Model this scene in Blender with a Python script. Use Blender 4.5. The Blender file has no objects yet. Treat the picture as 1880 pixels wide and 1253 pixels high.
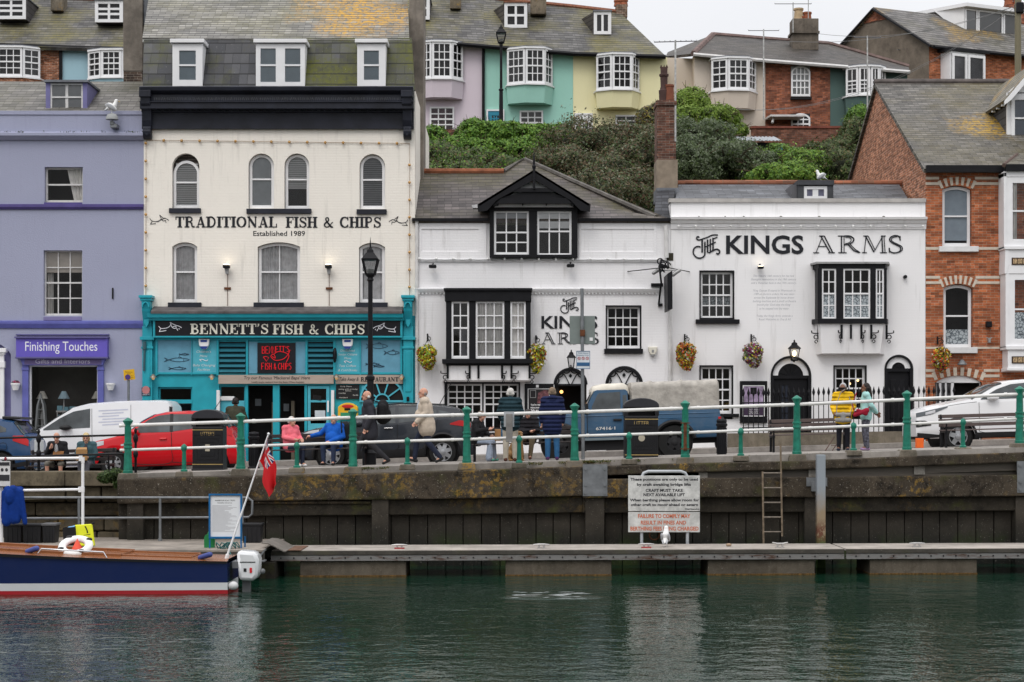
import bpy,math,random
import numpy as np
from mathutils import Vector,Matrix,noise as mnoise
random.seed(7);rng = np.random.default_rng(11)
R = math.radians;PI = math.pi
scene = bpy.context.scene
COL = scene.collection
# ---------------------------------------------------------------- camera: across the harbour, 3 m above the water
F,CX,HY,EZ = 3450.0,940.0,778.0,3.05
cam_d = bpy.data.cameras.new("camera");cam = bpy.data.objects.new("camera",cam_d);COL.objects.link(cam)
cam.location = (0,0,EZ);cam.rotation_euler = (R(90),0,0)
cam_d.sensor_width = 36;cam_d.lens = F/1880*36
cam_d.shift_y = (HY-626.5)/1880
cam_d.clip_start = 0.5;cam_d.clip_end = 6000
scene.camera = cam
# ---------------------------------------------------------------- overcast daylight
SUN_EL,SUN_AZ = R(52),R(200)          # high, behind the camera and a little to the left
world = bpy.data.worlds.new("World");scene.world = world;world.use_nodes = True
wn = world.node_tree;wn.nodes.clear()
sky = wn.nodes.new("ShaderNodeTexSky");sky.sky_type = 'NISHITA';sky.sun_disc = False
sky.sun_elevation = SUN_EL;sky.sun_rotation = SUN_AZ;sky.air_density = 1.0;sky.dust_density = 3.0
tc = wn.nodes.new("ShaderNodeTexCoord");nz = wn.nodes.new("ShaderNodeTexNoise")
nz.inputs['Scale'].default_value = 2.2;nz.inputs['Detail'].default_value = 5
wn.links.new(tc.outputs['Generated'],nz.inputs['Vector'])
cr = wn.nodes.new("ShaderNodeValToRGB")
cr.color_ramp.elements[0].position = .3;cr.color_ramp.elements[0].color = (7.9,7.9,8.1,1)
cr.color_ramp.elements[1].position = .7;cr.color_ramp.elements[1].color = (9.7,9.7,9.8,1)
wn.links.new(nz.outputs['Fac'],cr.inputs['Fac'])
mx = wn.nodes.new("ShaderNodeMixRGB");mx.inputs[0].default_value = .88
wn.links.new(sky.outputs[0],mx.inputs[1]);wn.links.new(cr.outputs[0],mx.inputs[2])
bg = wn.nodes.new("ShaderNodeBackground");bg.inputs['Strength'].default_value = 0.12
sz = wn.nodes.new("ShaderNodeSeparateXYZ");wn.links.new(tc.outputs['Generated'],sz.inputs[0])   # overcast: the zenith is brighter than the horizon
gr_ = wn.nodes.new("ShaderNodeValToRGB");gr_.color_ramp.elements[0].color = (.86,.86,.86,1);gr_.color_ramp.elements[1].color = (2.1,2.1,2.1,1);gr_.color_ramp.elements[0].position = .05
wn.links.new(sz.outputs[2],gr_.inputs['Fac'])
mg = wn.nodes.new("ShaderNodeMixRGB");mg.blend_type = 'MULTIPLY';mg.inputs[0].default_value = 1
wn.links.new(mx.outputs[0],mg.inputs[1]);wn.links.new(gr_.outputs[0],mg.inputs[2]);wn.links.new(mg.outputs[0],bg.inputs['Color'])
wo = wn.nodes.new("ShaderNodeOutputWorld");wn.links.new(bg.outputs[0],wo.inputs['Surface'])
sl = bpy.data.lights.new("sun",'SUN');sl.energy = 0.9;sl.angle = R(24);sl.color = (1,.97,.92)
so = bpy.data.objects.new("sun",sl);COL.objects.link(so);so.location = (-20,-30,60)
_d = Vector((math.sin(SUN_AZ)*math.cos(SUN_EL),math.cos(SUN_AZ)*math.cos(SUN_EL),math.sin(SUN_EL)))
so.rotation_euler = (-_d).to_track_quat('-Z','Y').to_euler()
scene.view_settings.view_transform = 'Standard';scene.view_settings.look = 'None'
scene.view_settings.exposure = -0.12;scene.view_settings.gamma = 1
scene.cycles.max_bounces = 6;scene.cycles.transparent_max_bounces = 12
scene.cycles.use_denoising = True
scene.cycles.caustics_reflective = False;scene.cycles.caustics_refractive = False
scene.cycles.sample_clamp_indirect = 4

# ---------------------------------------------------------------- pixel (of the 1880 px photo) -> metres on a plane of known depth
class Plane:
 def __init__(s,d0,slope=0.0): s.d0,s.s = d0,slope
 def x(s,px): t = (px-CX)/F;return t*s.d0/(1-s.s*t)
 def y(s,px): return s.d0+s.s*s.x(px)
 def z(s,py,px=CX): return EZ-(py-HY)*s.y(px)/F
 def p(s,px,py): return Vector((s.x(px),s.y(px),s.z(py,px)))
FP = Plane(53.0)             # the house fronts
QP = Plane(40.0,0.05)       # the quay edge
PP = Plane(37.6,0.05)       # front of the pontoon
def G(x): return 2.21+0.0295*max(-40,min(40,x))   # the quay rises gently to the right
def gz(px,d): return G((px-CX)*d/F)
def XX(px,d): return (px-CX)*d/F
def ZZ(py,d): return EZ-(py-HY)*d/F

# ---------------------------------------------------------------- materials
class NT:
 def __init__(s,name):
  s.m = bpy.data.materials.new(name);s.m.use_nodes = True;s.t = s.m.node_tree;s.t.nodes.clear()
  s.out = s.t.nodes.new("ShaderNodeOutputMaterial")
 def n(s,typ,props=None,inp=None):
  nd = s.t.nodes.new("ShaderNode" +typ)
  for k,v in (props or {}).items(): setattr(nd,k,v)
  for k,v in (inp or {}).items():
   if isinstance(v,bpy.types.NodeSocket): s.t.links.new(v,nd.inputs[k])
   else: nd.inputs[k].default_value = v
  return nd
 def noise(s,vec,scale,detail=4,rough=.55): return s.n("TexNoise",None,{'Vector': vec,'Scale': scale,'Detail': detail,'Roughness': rough}).outputs[0]
 def ramp(s,fac,stops,interp='LINEAR'):
  r = s.n("ValToRGB",None,{0: fac});e = r.color_ramp;e.interpolation = interp
  while len(e.elements)<len(stops): e.elements.new(.5)
  for el,(p,c) in zip(e.elements,stops):
   el.position = p;el.color = (*c,1) if hasattr(c,'__len__') else (c,c,c,1)
  return r.outputs[0]
 def mix(s,f,a,b,mode='MIX'):
  c = lambda v: (*v,1) if isinstance(v,(tuple,list)) and len(v)==3 else v
  return s.n("MixRGB",{'blend_type': mode},{0: f,1: c(a),2: c(b)}).outputs[0]
 def math(s,op,a,b=0.0): return s.n("Math",{'operation': op},{0: a,1: b}).outputs[0]
 def mapping(s,vec,scale=(1,1,1),loc=(0,0,0)): return s.n("Mapping",None,{0: vec,'Scale': scale,'Location': loc}).outputs[0]
 def bump(s,h,strength=.3,dist=.01,nrm=None):
  i = {'Height': h,'Strength': strength,'Distance': dist}
  if nrm is not None: i['Normal'] = nrm
  return s.n("Bump",None,i).outputs[0]
 def cell(s,vec,w,h):
  """one random value per brick or slate of a staggered bond"""
  x = s.n("SeparateXYZ",None,{0: vec}).outputs;r = s.math('FLOOR',s.math('MULTIPLY',x[1],1/h));c = s.math('FLOOR',s.math('ADD',s.math('MULTIPLY',x[0],1/w),s.math('MULTIPLY',s.math('MODULO',s.math('ABSOLUTE',r),2.),.5)))
  return s.n("TexWhiteNoise",{'noise_dimensions': '2D'},{0: s.n("CombineXYZ",None,{0: c,1: r}).outputs[0]}).outputs[0]
 def pos(s): return s.n("NewGeometry").outputs['Position']
 def obj(s): return s.n("TexCoord").outputs['Object']
 def uv(s): return s.n("UVMap").outputs[0]
 def fin(s,col,rough=.7,metal=0.,nrm=None,**kw):
  c = (*col,1) if isinstance(col,(tuple,list)) and len(col)==3 else col
  i = {'Base Color': c,'Roughness': rough,'Metallic': metal,'Specular IOR Level': .28}
  if nrm is not None: i['Normal'] = nrm
  i.update({k.replace('_',' '): v for k,v in kw.items()})
  b = s.n("BsdfPrincipled",None,i);s.t.links.new(b.outputs[0],s.out.inputs[0]);return s.m
def hexc(h):
 c = [int(h[i:i+2],16)/255 for i in (0,2,4)]
 return tuple(x/12.92 if x <= .04045 else ((x+.055)/1.055) ** 2.4 for x in c)
def sc(c,k): return tuple(min(1,x*k) for x in c)
def m_plain(name,col,rough=.6,metal=0.,var=.12,scale=4.,bump=0.,bscale=40.,**kw):
 t = NT(name);p = t.obj()
 a = t.noise(p,scale,5);f = t.ramp(a,[(.3,1-var),(.7,1+var*.6)])
 c = t.mix(1.,col,f,'MULTIPLY');nrm = None
 if bump: nrm = t.bump(t.noise(p,bscale,3),bump,.01)
 return t.fin(c,rough,metal,nrm,**kw)
def m_render(name,col,grime=.25,bump=.5,bscale=22.,grimecol=(.16,.15,.13),streak=.5):
 """painted stucco: rough-cast relief, faint patchiness, weather streaks"""
 t = NT(name);p = t.pos();u = t.uv()
 big = t.noise(p,.55,6,.6);fine = t.noise(p,bscale,3)
 c = t.mix(t.ramp(big,[(.35,0),(.75,.35)]),col,sc(col,.86))
 st = t.noise(t.mapping(u,(5,.35,1)),1.6,6,.65)
 c = t.mix(t.math('MULTIPLY',t.ramp(st,[(.55,0),(.82,1)]),grime*streak),c,grimecol)
 sp = t.noise(p,7,6,.75);c = t.mix(t.math('MULTIPLY',t.ramp(sp,[(.66,0),(.76,1)]),grime),c,grimecol)
 return t.fin(c,.75,0,t.bump(fine,bump,.012))
def m_paintbrick(name,col,grime=.2,rel=.35):
 """brickwork under thick paint"""
 t = NT(name);u = t.uv();p = t.pos()
 b = t.n("TexBrick",{'offset': .5},{'Vector': u,'Scale': 1.,'Brick Width': .225,'Row Height': .075,'Mortar Size': .008,'Mortar Smooth': .6,
   'Color1': (1,1,1,1),'Color2': (.8,.8,.8,1),'Mortar': (0,0,0,1)})
 h = t.mix(.35,b.outputs[0],t.noise(p,18,4))
 c = t.mix(t.ramp(t.noise(p,.7,6,.6),[(.35,0),(.75,.4)]),col,sc(col,.88))
 st = t.noise(t.mapping(u,(4,.3,1)),1.4,6,.65)
 c = t.mix(t.math('MULTIPLY',t.ramp(st,[(.56,0),(.8,1)]),grime),c,(.2,.18,.15))
 sp = t.noise(p,6,6,.75);c = t.mix(t.math('MULTIPLY',t.ramp(sp,[(.67,0),(.74,1)]),grime*1.5),c,(.14,.13,.12))
 return t.fin(c,.6,0,t.bump(h,rel,.012))
def m_brick(name,c1,c2,mortar=(.35,.3,.25),dark=.35,w=.225,h=.075,soot=.35):
 t = NT(name);u = t.uv();p = t.pos()
 b = t.n("TexBrick",{'offset': .5},{'Vector': u,'Scale': 1.,'Brick Width': w,'Row Height': h,'Mortar Size': .007,'Mortar Smooth': .2,'Bias':-.2,
   'Color1': (*c1,1),'Color2': (*c2,1),'Mortar': (*mortar,1)})
 c = t.mix(1.,b.outputs[0],t.ramp(t.cell(u,w,h),[(0,.5),(.15,.75),(.6,1.05),(1,1.45)]),'MULTIPLY')
 c = t.mix(t.math('MULTIPLY',t.ramp(t.noise(p,.8,6,.7),[(.45,0),(.72,1)]),soot),c,sc(c2,.3))
 w_ = t.noise(t.mapping(u,(4.44,13.3,1)),1.,2);c = t.mix(t.math('MULTIPLY',t.ramp(w_,[(.52,0),(.62,1)]),dark),c,sc(c1,.35))
 c = t.mix(t.math('MULTIPLY',t.ramp(t.noise(p,9,5,.7),[(.66,0),(.8,1)]),.3),c,(.5,.45,.4))
 return t.fin(c,.85,0,t.bump(t.mix(.25,b.outputs[1],t.noise(p,30,3)),.5,-.012))
def m_slate(name,c1,c2,moss=(.16,.15,.02),moss_amt=.5,lichen=(.5,.3,.04),lich_amt=.0,w=.33,h=.2,gap=.018,lpos=None,lscale=.45,up=0.0):
 """slate courses with per-slate tone, moss and lichen"""
 t = NT(name);u = t.uv();p = t.pos()
 wob = t.mix(.02,u,t.n("TexNoise",None,{'Vector': u,'Scale': 1.5}).outputs[1])
 b = t.n("TexBrick",{'offset': .5},{'Vector': wob,'Scale': 1.,'Brick Width': w,'Row Height': h,'Mortar Size': .006,'Mortar Smooth': .3,'Bias': 0.,
   'Color1': (*c1,1),'Color2': (*c2,1),'Mortar': (*sc(c2,.12),1)})
 c = t.mix(1.,b.outputs[0],t.ramp(t.cell(wob,w,h),[(0,.62),(.5,.97),(.85,1.12),(1,1.4)]),'MULTIPLY')
 c = t.mix(t.math('MULTIPLY',t.ramp(t.noise(p,3.5,6,.7),[(.5,0),(.75,1)]),.55),c,sc(c2,.6))
 if moss_amt:
  f = t.math('MULTIPLY',t.ramp(t.noise(p,.38,5,.62),[(.44,0),(.62,1)]),t.ramp(t.noise(p,9,4,.7),[(.3,.25),(.65,1)]))
  c = t.mix(t.math('MULTIPLY',f,moss_amt),c,moss)
 if lich_amt:
  if lpos and len(lpos)==4:
   v = t.n("VectorMath",{'operation': 'DISTANCE'},{0: p,1: lpos[:3]}).outputs['Value'];v = t.ramp(t.math('ADD',t.math('MULTIPLY',v,.5/lpos[3]),t.math('MULTIPLY',t.noise(p,.8,5,.65),.75)),[(.5,1),(.72,0)])
  else: v = t.ramp(t.noise(p,lscale,4,.5),[(.52,0),(.66,1)])
  f = t.math('MULTIPLY',v,t.ramp(t.noise(p,7,6,.75),[(.42,0),(.56,1)]))
  c = t.mix(t.math('MULTIPLY',f,lich_amt),c,t.mix(t.noise(p,14,2),sc(lichen,.7),sc(lichen,1.2)))
 c = t.mix(t.math('MULTIPLY',t.ramp(t.noise(p,26,3,.8),[(.66,0),(.74,1)]),.5),c,(.55,.54,.5))
 saw = t.math('FRACT',t.math('MULTIPLY',t.n("SeparateXYZ",None,{0: wob}).outputs[1],1/h));ln = gap*1.5/h
 c = t.mix(t.math('MULTIPLY',t.ramp(saw,[(0,1),(ln,.85),(ln*1.5,0)]),.8),c,sc(c2,.12))
 hh = t.mix(.55,t.mix(.5,b.outputs[0],b.outputs[1],'SUBTRACT'),t.math('SUBTRACT',1.,saw))
 return t.fin(c,.62,0,t.bump(hh,.55,.02))
def m_concrete(name,col,dark=(.035,.03,.022),amt=.7,speck=.6,lichen=0.,moss=0.,streak=.6,rough=.9,scale=1.):
 t = NT(name);p = t.pos();u = t.uv()
 c = t.mix(t.ramp(t.noise(p,1.1*scale,7,.7),[(.38,0),(.66,1)]),col,sc(col,.5))
 st = t.noise(t.mapping(u,(3.5*scale,.5,1)),1.5,6,.7)
 c = t.mix(t.math('MULTIPLY',t.ramp(st,[(.48,0),(.72,1)]),streak),c,dark)
 c = t.mix(t.math('MULTIPLY',t.ramp(t.noise(p,3.2*scale,8,.75),[(.5,0),(.64,1)]),amt),c,dark)
 if speck: c = t.mix(t.math('MULTIPLY',t.ramp(t.noise(p,34,4,.7),[(.62,0),(.7,1)]),speck),c,(.45,.42,.36))
 if moss: c = t.mix(t.math('MULTIPLY',t.ramp(t.noise(p,1.7,5,.6),[(.55,0),(.68,1)]),moss),c,(.055,.06,.012))
 if lichen: c = t.mix(t.math('MULTIPLY',t.math('MULTIPLY',t.ramp(t.noise(p,.9,3,.5),[(.52,0),(.62,1)]),t.ramp(t.noise(p,8,5,.7),[(.5,0),(.58,1)])),lichen),c,(.36,.21,.03))
 return t.fin(c,rough,0,t.bump(t.mix(.5,t.noise(p,14,6,.7),t.noise(p,60,3)),.6,.015))
def m_leaf(name,cols,rough=.55):
 t = NT(name);g = t.n("NewGeometry").outputs['Random Per Island']
 n = len(cols);c = t.ramp(g,[(i/n,k) for i,k in enumerate(cols)],'CONSTANT')
 b = t.fin(c,rough);bs = [x for x in t.t.nodes if x.type=='BSDF_PRINCIPLED'][0]
 tr = t.n("BsdfTranslucent",None,{0: c});ms = t.n("MixShader",None,{0: .25,1: bs.outputs[0],2: tr.outputs[0]})
 t.t.links.new(ms.outputs[0],t.out.inputs[0]);return t.m
def m_glass(name,tint=.8,refl=.05,rough=.02,col=(1,1,1)):
 t = NT(name)
 f = t.math('MULTIPLY',t.n("Fresnel",None,{0: 1.42,'Normal': t.bump(t.noise(t.pos(),.8,2),.03,.05)}).outputs[0],.75+refl*6)
 f = t.math('MULTIPLY',f,t.math('ADD',.45,t.math('MULTIPLY',t.n("ObjectInfo").outputs['Random'],1.3)))
 tr = t.n("BsdfTransparent",None,{0: (*sc(col,tint),1)})
 gl = t.n("BsdfGlossy",None,{0: (1,1,1,1),'Roughness': rough,'Normal': t.bump(t.noise(t.pos(),.8,2),.05,.05)})
 ms = t.n("MixShader",None,{0: f,1: tr.outputs[0],2: gl.outputs[0]})
 t.t.links.new(ms.outputs[0],t.out.inputs[0]);return t.m
def m_emit(name,col,st):
 t = NT(name);e = t.n("Emission",None,{0: (*col,1),1: st});t.t.links.new(e.outputs[0],t.out.inputs[0]);return t.m
def m_fabric(name,col,quilt=0.,var=.18):
 t = NT(name);p = t.obj()
 c = t.mix(t.ramp(t.noise(p,6,4),[(.3,0),(.7,1)]),sc(col,1-var),sc(col,1+var))
 h = t.noise(p,9,4,.6);n = t.bump(h,.6,.03)
 if quilt:
  z = t.n("SeparateXYZ",None,{0: p}).outputs[2]
  w = t.math('ABSOLUTE',t.math('SINE',t.math('MULTIPLY',z,PI/quilt)))
  c = t.mix(t.ramp(w,[(0,.4),(.25,0)]),c,sc(col,.72));n = t.bump(w,.9,.03,n)
 return t.fin(c,.8,0,n,Specular_IOR_Level=.15)
def m_carpaint(name,col,rough=.28,metal=.0,dirt=.08):
 t = NT(name);p = t.obj()
 c = t.mix(t.math('MULTIPLY',t.ramp(t.noise(p,2.5,6,.7),[(.45,0),(.8,1)]),dirt),col,(.25,.23,.2))
 return t.fin(c,rough,metal,None,Coat_Weight=.4,Coat_Roughness=.05)
def m_wood(name,c1,c2,axis=(1,14,14),rough=.55):
 t = NT(name);p = t.obj();g = t.noise(t.mapping(p,axis),3,6,.65)
 return t.fin(t.mix(g,c1,c2),rough,0,t.bump(g,.25,.006))

WHITE = m_plain("white_gloss_paint",(.78,.78,.79),.4,var=.05,scale=3)
OFFW = m_plain("old_white_paint",(.62,.61,.6),.5,var=.15,scale=6)
BLACK = m_plain("black_paint",(.008,.008,.010),.5,var=.3,Specular_IOR_Level=.18)
NAVYBLK = m_plain("dark_slate_paint",(.018,.02,.03),.55,var=.35,scale=3)
GLASS = m_glass("window_glass",.88,.015)
GLASSD = m_glass("dark_window_glass",.4,.02)
ROOM = m_plain("unlit_room_tone",(.035,.034,.036),.9,var=.95,scale=.9)  # dark patchy colour stands for the unlit rooms behind the glass
NET = m_plain("pale_curtain",(.85,.83,.8),.9,var=.15,scale=5)
NETG = m_plain("grey_net_curtain",(.66,.66,.67),.9,var=.25,scale=7)
BLIND = m_plain("white_blind",(.85,.86,.87),.8,var=.05)
BLINDG = m_plain("grey_slat_blind",(.4,.41,.43),.7,var=.1)
STEEL = m_plain("galvanised_steel",(.2,.21,.22),.5,.55,var=.25,scale=6)
LEAD = m_plain("lead_sheet",(.17,.18,.2),.6,.2,var=.3,scale=3)
CHROME = m_plain("bright_metal",(.6,.6,.62),.2,1.)
RUBBER = m_plain("tyre_rubber",(.012,.012,.012),.8,var=.2)
ALLOY = m_plain("alloy_wheel_silver",(.42,.43,.45),.35,.6,var=.05)
BULB_G = m_plain("gilded_bulb",(.55,.32,.12),.25,.5)
BULB_W = m_plain("white_bulb",(.8,.8,.78),.3)
RUST = m_plain("rust",(.12,.045,.02),.9,var=.5,scale=14)

# ---------------------------------------------------------------- things, parts, meshes
ORG = {};XF = [None]
def thing(name,label,cat,loc=(0,0,0),group=None,rz=0.):
 o = bpy.data.objects.new(name,None);COL.objects.link(o);o.empty_display_size = .2
 o.location = loc;o.rotation_euler[2] = rz;o['label'] = label;o['category'] = cat
 if group: o['group'] = group
 ORG[o] = Vector(loc);return o
def tag(o,label,cat,group=None):
 o['label'] = label;o['category'] = cat
 if group: o['group'] = group
 return o
def put(o,loc,rz=0.): o.location = loc;o.rotation_euler[2] = rz;return o
def copy_tree(o,parent=None):
 c = o.copy();COL.objects.link(c)
 if parent is not None: c.parent = parent
 for ch in list(o.children): copy_tree(ch,c)
 return c
def relabel(o,label): o['label'] = label;return o
class B:
 def __init__(s): s.v = [];s.f = []
 def add(s,vs,fs):
  o = len(s.v);s.v.extend(Vector(v) for v in vs);s.f.extend([i+o for i in f] for f in fs);return s
 def quad(s,*p): return s.add(p,[list(range(len(p)))])
 def box(s,x0,x1,y0,y1,z0,z1):
  return s.add([(x0,y0,z0),(x1,y0,z0),(x1,y1,z0),(x0,y1,z0),(x0,y0,z1),(x1,y0,z1),(x1,y1,z1),(x0,y1,z1)],
                     [(0,1,5,4),(1,2,6,5),(2,3,7,6),(3,0,4,7),(4,5,6,7),(3,2,1,0)])
 def prism(s,pts,y0,y1):
  n = len(pts);a = sum(pts[i][0]*pts[(i+1) % n][1]-pts[(i+1) % n][0]*pts[i][1] for i in range(n))
  if a<0: pts = pts[::-1]
  v = [(x,y0,z) for x,z in pts]+[(x,y1,z) for x,z in pts]
  return s.add(v,[list(range(n)),list(range(2*n-1,n-1,-1))]+[[i,i+n,(i+1) % n+n,(i+1) % n] for i in range(n)])
 def extrude_x(s,prof,x0,x1):   # profile in (y, z)
  n = len(prof);a = sum(prof[i][0]*prof[(i+1) % n][1]-prof[(i+1) % n][0]*prof[i][1] for i in range(n))
  if a<0: prof = prof[::-1]
  v = [(x0,y,z) for y,z in prof]+[(x1,y,z) for y,z in prof]
  return s.add(v,[list(range(n-1,-1,-1)),list(range(n,2*n))]+[[i,(i+1) % n,(i+1) % n+n,i+n] for i in range(n)])
 def slab(s,q,th):               # thick sheet over a quad or polygon
  q = [Vector(p) for p in q];nn = (q[1]-q[0]).cross(q[2]-q[0]).normalized()
  if nn.z<0 or (abs(nn.z)<1e-4 and nn.y>0): q = q[::-1];nn = -nn
  n = len(q);return s.add([*q,*[p-nn*th for p in q]],[list(range(n)),list(range(2*n-1,n-1,-1))]+[[i,i+n,(i+1) % n+n,(i+1) % n] for i in range(n)])
 def tube(s,pts,r,n=8,cap=True,squash=None):
  pts = [Vector(p) for p in pts];m = len(pts);rr = r if hasattr(r,'__len__') else [r]*m
  vs,fs,up = [],[],None
  for i,p in enumerate(pts):
   t = (pts[min(i+1,m-1)]-pts[max(i-1,0)]).normalized()
   if up is None: up = Vector((0,0,1)) if abs(t.z)<.9 else Vector((1,0,0))
   a = t.cross(up)
   if a.length<1e-6: a = t.orthogonal()
   a.normalize();b = a.cross(t).normalized();up = b
   for k in range(n):
    w = 2*PI*k/n;vs.append(p+(a*math.cos(w)+b*math.sin(w))*rr[i])
  for i in range(m-1):
   for k in range(n): fs.append((i*n+k,(i+1)*n+k,(i+1)*n+(k+1) % n,i*n+(k+1) % n))
  if cap: fs += [list(range(n)),list(range(m*n-1,(m-1)*n-1,-1))]
  return s.add(vs,fs)
 def capsule(s,p0,p1,r0,r1,n=12,m=4):
  p0,p1 = Vector(p0),Vector(p1);t = (p1-p0);L = t.length
  t = t.normalized() if L>1e-6 else Vector((0,0,1));a = t.orthogonal().normalized();b = t.cross(a)
  st = [(p0,-math.cos(PI/2*i/m)*r0,math.sin(PI/2*i/m)*r0) for i in range(1,m+1)]
  st += [(p1,math.sin(PI/2*i/m)*r1,math.cos(PI/2*i/m)*r1) for i in range(0,m)]
  vs = [p0-t*r0]
  for c,o,r in st: vs += [c+t*o+(a*math.cos(2*PI*k/n)+b*math.sin(2*PI*k/n))*r for k in range(n)]
  vs.append(p1+t*r1);q = len(st)
  fs = [(0,1+(k+1) % n,1+k) for k in range(n)]
  for i in range(q-1): fs += [(1+i*n+k,1+i*n+(k+1) % n,1+(i+1)*n+(k+1) % n,1+(i+1)*n+k) for k in range(n)]
  fs += [(len(vs)-1,1+(q-1)*n+k,1+(q-1)*n+(k+1) % n) for k in range(n)]
  return s.add(vs,fs)
 def ell(s,c,r,n=16,m=10,rot=None):
  r = r if hasattr(r,'__len__') else (r,r,r);c = Vector(c);vs = [];rot = rot or Matrix.Identity(3)
  for i in range(1,m):
   w = PI*i/m
   for k in range(n): vs.append(c+rot @ Vector((r[0]*math.sin(w)*math.cos(2*PI*k/n),r[1]*math.sin(w)*math.sin(2*PI*k/n),r[2]*math.cos(w))))
  vs += [c+rot @ Vector((0,0,r[2])),c-rot @ Vector((0,0,r[2]))];t = len(vs)
  fs = [(i*n+k,(i+1)*n+k,(i+1)*n+(k+1) % n,i*n+(k+1) % n) for i in range(m-2) for k in range(n)]
  fs += [(t-2,k,(k+1) % n) for k in range(n)]+[(t-1,(m-2)*n+(k+1) % n,(m-2)*n+k) for k in range(n)]
  return s.add(vs,fs)
 def lathe(s,prof,c=(0,0,0),n=16,axis='z',ph=0.,cap=True):
  c = Vector(c);vs = [];m = len(prof)
  for r,h in prof:
   for k in range(n):
    w = 2*PI*k/n+ph;a,b = r*math.cos(w),r*math.sin(w)
    vs.append(c+Vector((a,b,h) if axis=='z' else ((a,h,-b) if axis=='y' else (h,a,b))))
  fs = [(i*n+k,i*n+(k+1) % n,(i+1)*n+(k+1) % n,(i+1)*n+k) for i in range(m-1) for k in range(n)]
  if cap: fs += [list(range(n-1,-1,-1)),list(range((m-1)*n,m*n))]
  return s.add(vs,fs)
 def ribbon(s,pts,w,y0,y1,closed=False):  # stroke lying in an x-z plane, raised from y1 to y0
  P = [Vector((p[0],p[1])) for p in pts];m = len(P);L,Rr = [],[]
  for i in range(m):
   a = P[(i-1) % m] if (closed or i) else P[i];b = P[(i+1) % m] if (closed or i<m-1) else P[i]
   t = (b-a);t = t.normalized() if t.length>1e-9 else Vector((1,0));nn = Vector((-t.y,t.x))*((w[i] if hasattr(w,'__len__') else w)/2)
   L.append(P[i]+nn);Rr.append(P[i]-nn)
  vs = []
  for a,b in zip(L,Rr): vs += [(a.x,y0,a.y),(b.x,y0,b.y),(a.x,y1,a.y),(b.x,y1,b.y)]
  fs = []
  for i in range(m if closed else m-1):
   o,q = 4*i,4*((i+1) % m)
   fs += [(o,o+1,q+1,q),(o,q,q+2,o+2),(o+1,o+3,q+3,q+1)]
  if not closed: fs += [(0,2,3,1),(4*m-4,4*m-3,4*m-1,4*m-2)]
  return s.add(vs,fs)
 def ring(s,outer,inner,y0,y1):            # frame between two contours with as many points
  n = len(outer);vs = []
  for (a,b),(c,d) in zip(outer,inner): vs += [(a,y0,b),(c,y0,d),(a,y1,b),(c,y1,d)]
  fs = []
  for i in range(n):
   o,q = 4*i,4*((i+1) % n)
   fs += [(o,o+1,q+1,q),(o,q,q+2,o+2),(o+1,o+3,q+3,q+1),(o+2,q+2,q+3,o+3)]
  return s.add(vs,fs)
 def xf(s,M,start=0):
  for i in range(start,len(s.v)): s.v[i] = M @ s.v[i]
  return s
 def shear(s,y0,k):
  for v in s.v: v.y += y0+k*v.x
  return s
 def build(s,name,mat,parent=None,smooth=0,bevel=0.,local=False):
  if XF[0] is not None: s.v = [XF[0] @ v for v in s.v]
  me = bpy.data.meshes.new(name);o = bpy.data.objects.new(name,me);COL.objects.link(o)
  off = Vector((0,0,0))
  if parent is not None:
   o.parent = parent;off = ORG.get(parent,off)
   ORG[o] = off
  me.from_pydata([tuple(v-off) for v in s.v] if not local else [tuple(v) for v in s.v],[],s.f)
  me.materials.append(mat);uvbox(me,s.v);me.validate()
  if smooth:
   me.polygons.foreach_set('use_smooth',[True]*len(me.polygons));me.set_sharp_from_angle(angle=R(smooth))
  if bevel:
   b = o.modifiers.new("bevel",'BEVEL');b.width = bevel;b.segments = 2;b.limit_method = 'ANGLE';b.angle_limit = R(40)
  return o
def uvbox(me,vs):
 n = len(me.loops);uv = np.zeros((n,2),np.float32);up = Vector((0,0,1));i = 0
 for p in me.polygons:
  q = p.normal
  if abs(q.z)>.97: a,b = Vector((1,0,0)),Vector((0,1,0))
  else: a = up.cross(q).normalized();b = q.cross(a)
  for k in p.loop_indices:
   w = vs[me.loops[k].vertex_index];uv[k] = (w.dot(a),w.dot(b))
 l = me.uv_layers.new(name="UVMap");l.data.foreach_set('uv',uv.ravel())
def structure(o): o['kind'] = 'structure';return o
def stuff(o): o['kind'] = 'stuff';return o
def arc(cx,cz,rx,rz,a0,a1,n=12): return [(cx+rx*math.cos(R(a0+(a1-a0)*i/n)),cz+rz*math.sin(R(a0+(a1-a0)*i/n))) for i in range(n+1)]

# ---------------------------------------------------------------- lettering
def text(s,x0,x1,zb,zt,y,mat,parent,name="lettering",bold=0.,depth=.006,align=None,shear=0.):
 """built-in font fitted to x0..x1; capital height zb..zt"""
 cu = bpy.data.curves.new("t",'FONT');cu.body = s;cu.offset = bold;cu.shear = shear;cu.resolution_u = 3
 ob = bpy.data.objects.new("t",cu);COL.objects.link(ob)
 me = bpy.data.meshes.new_from_object(ob.evaluated_get(bpy.context.evaluated_depsgraph_get()))
 bpy.data.objects.remove(ob);bpy.data.curves.remove(cu)
 n = len(me.vertices);co = np.zeros(n*3);me.vertices.foreach_get('co',co);co = co.reshape(-1,3)
 cap = .69;lo,hi = co[:,0].min(),co[:,0].max();kz = (zt-zb)/cap
 kx = (x1-x0)/(hi-lo) if x1 is not None else kz
 b = B();v = [(x0+(c[0]-lo)*kx,y,zb+c[1]*kz) for c in co]
 b.add(v,[list(p.vertices) for p in me.polygons]);bpy.data.meshes.remove(me)
 # give the letters thickness
 o = b.build(name,mat,parent);m = o.modifiers.new("thick",'SOLIDIFY');m.thickness = depth;m.offset = -1 if o.data.polygons[0].normal.y>0 else -1
 return o
SLAB = {}
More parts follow.
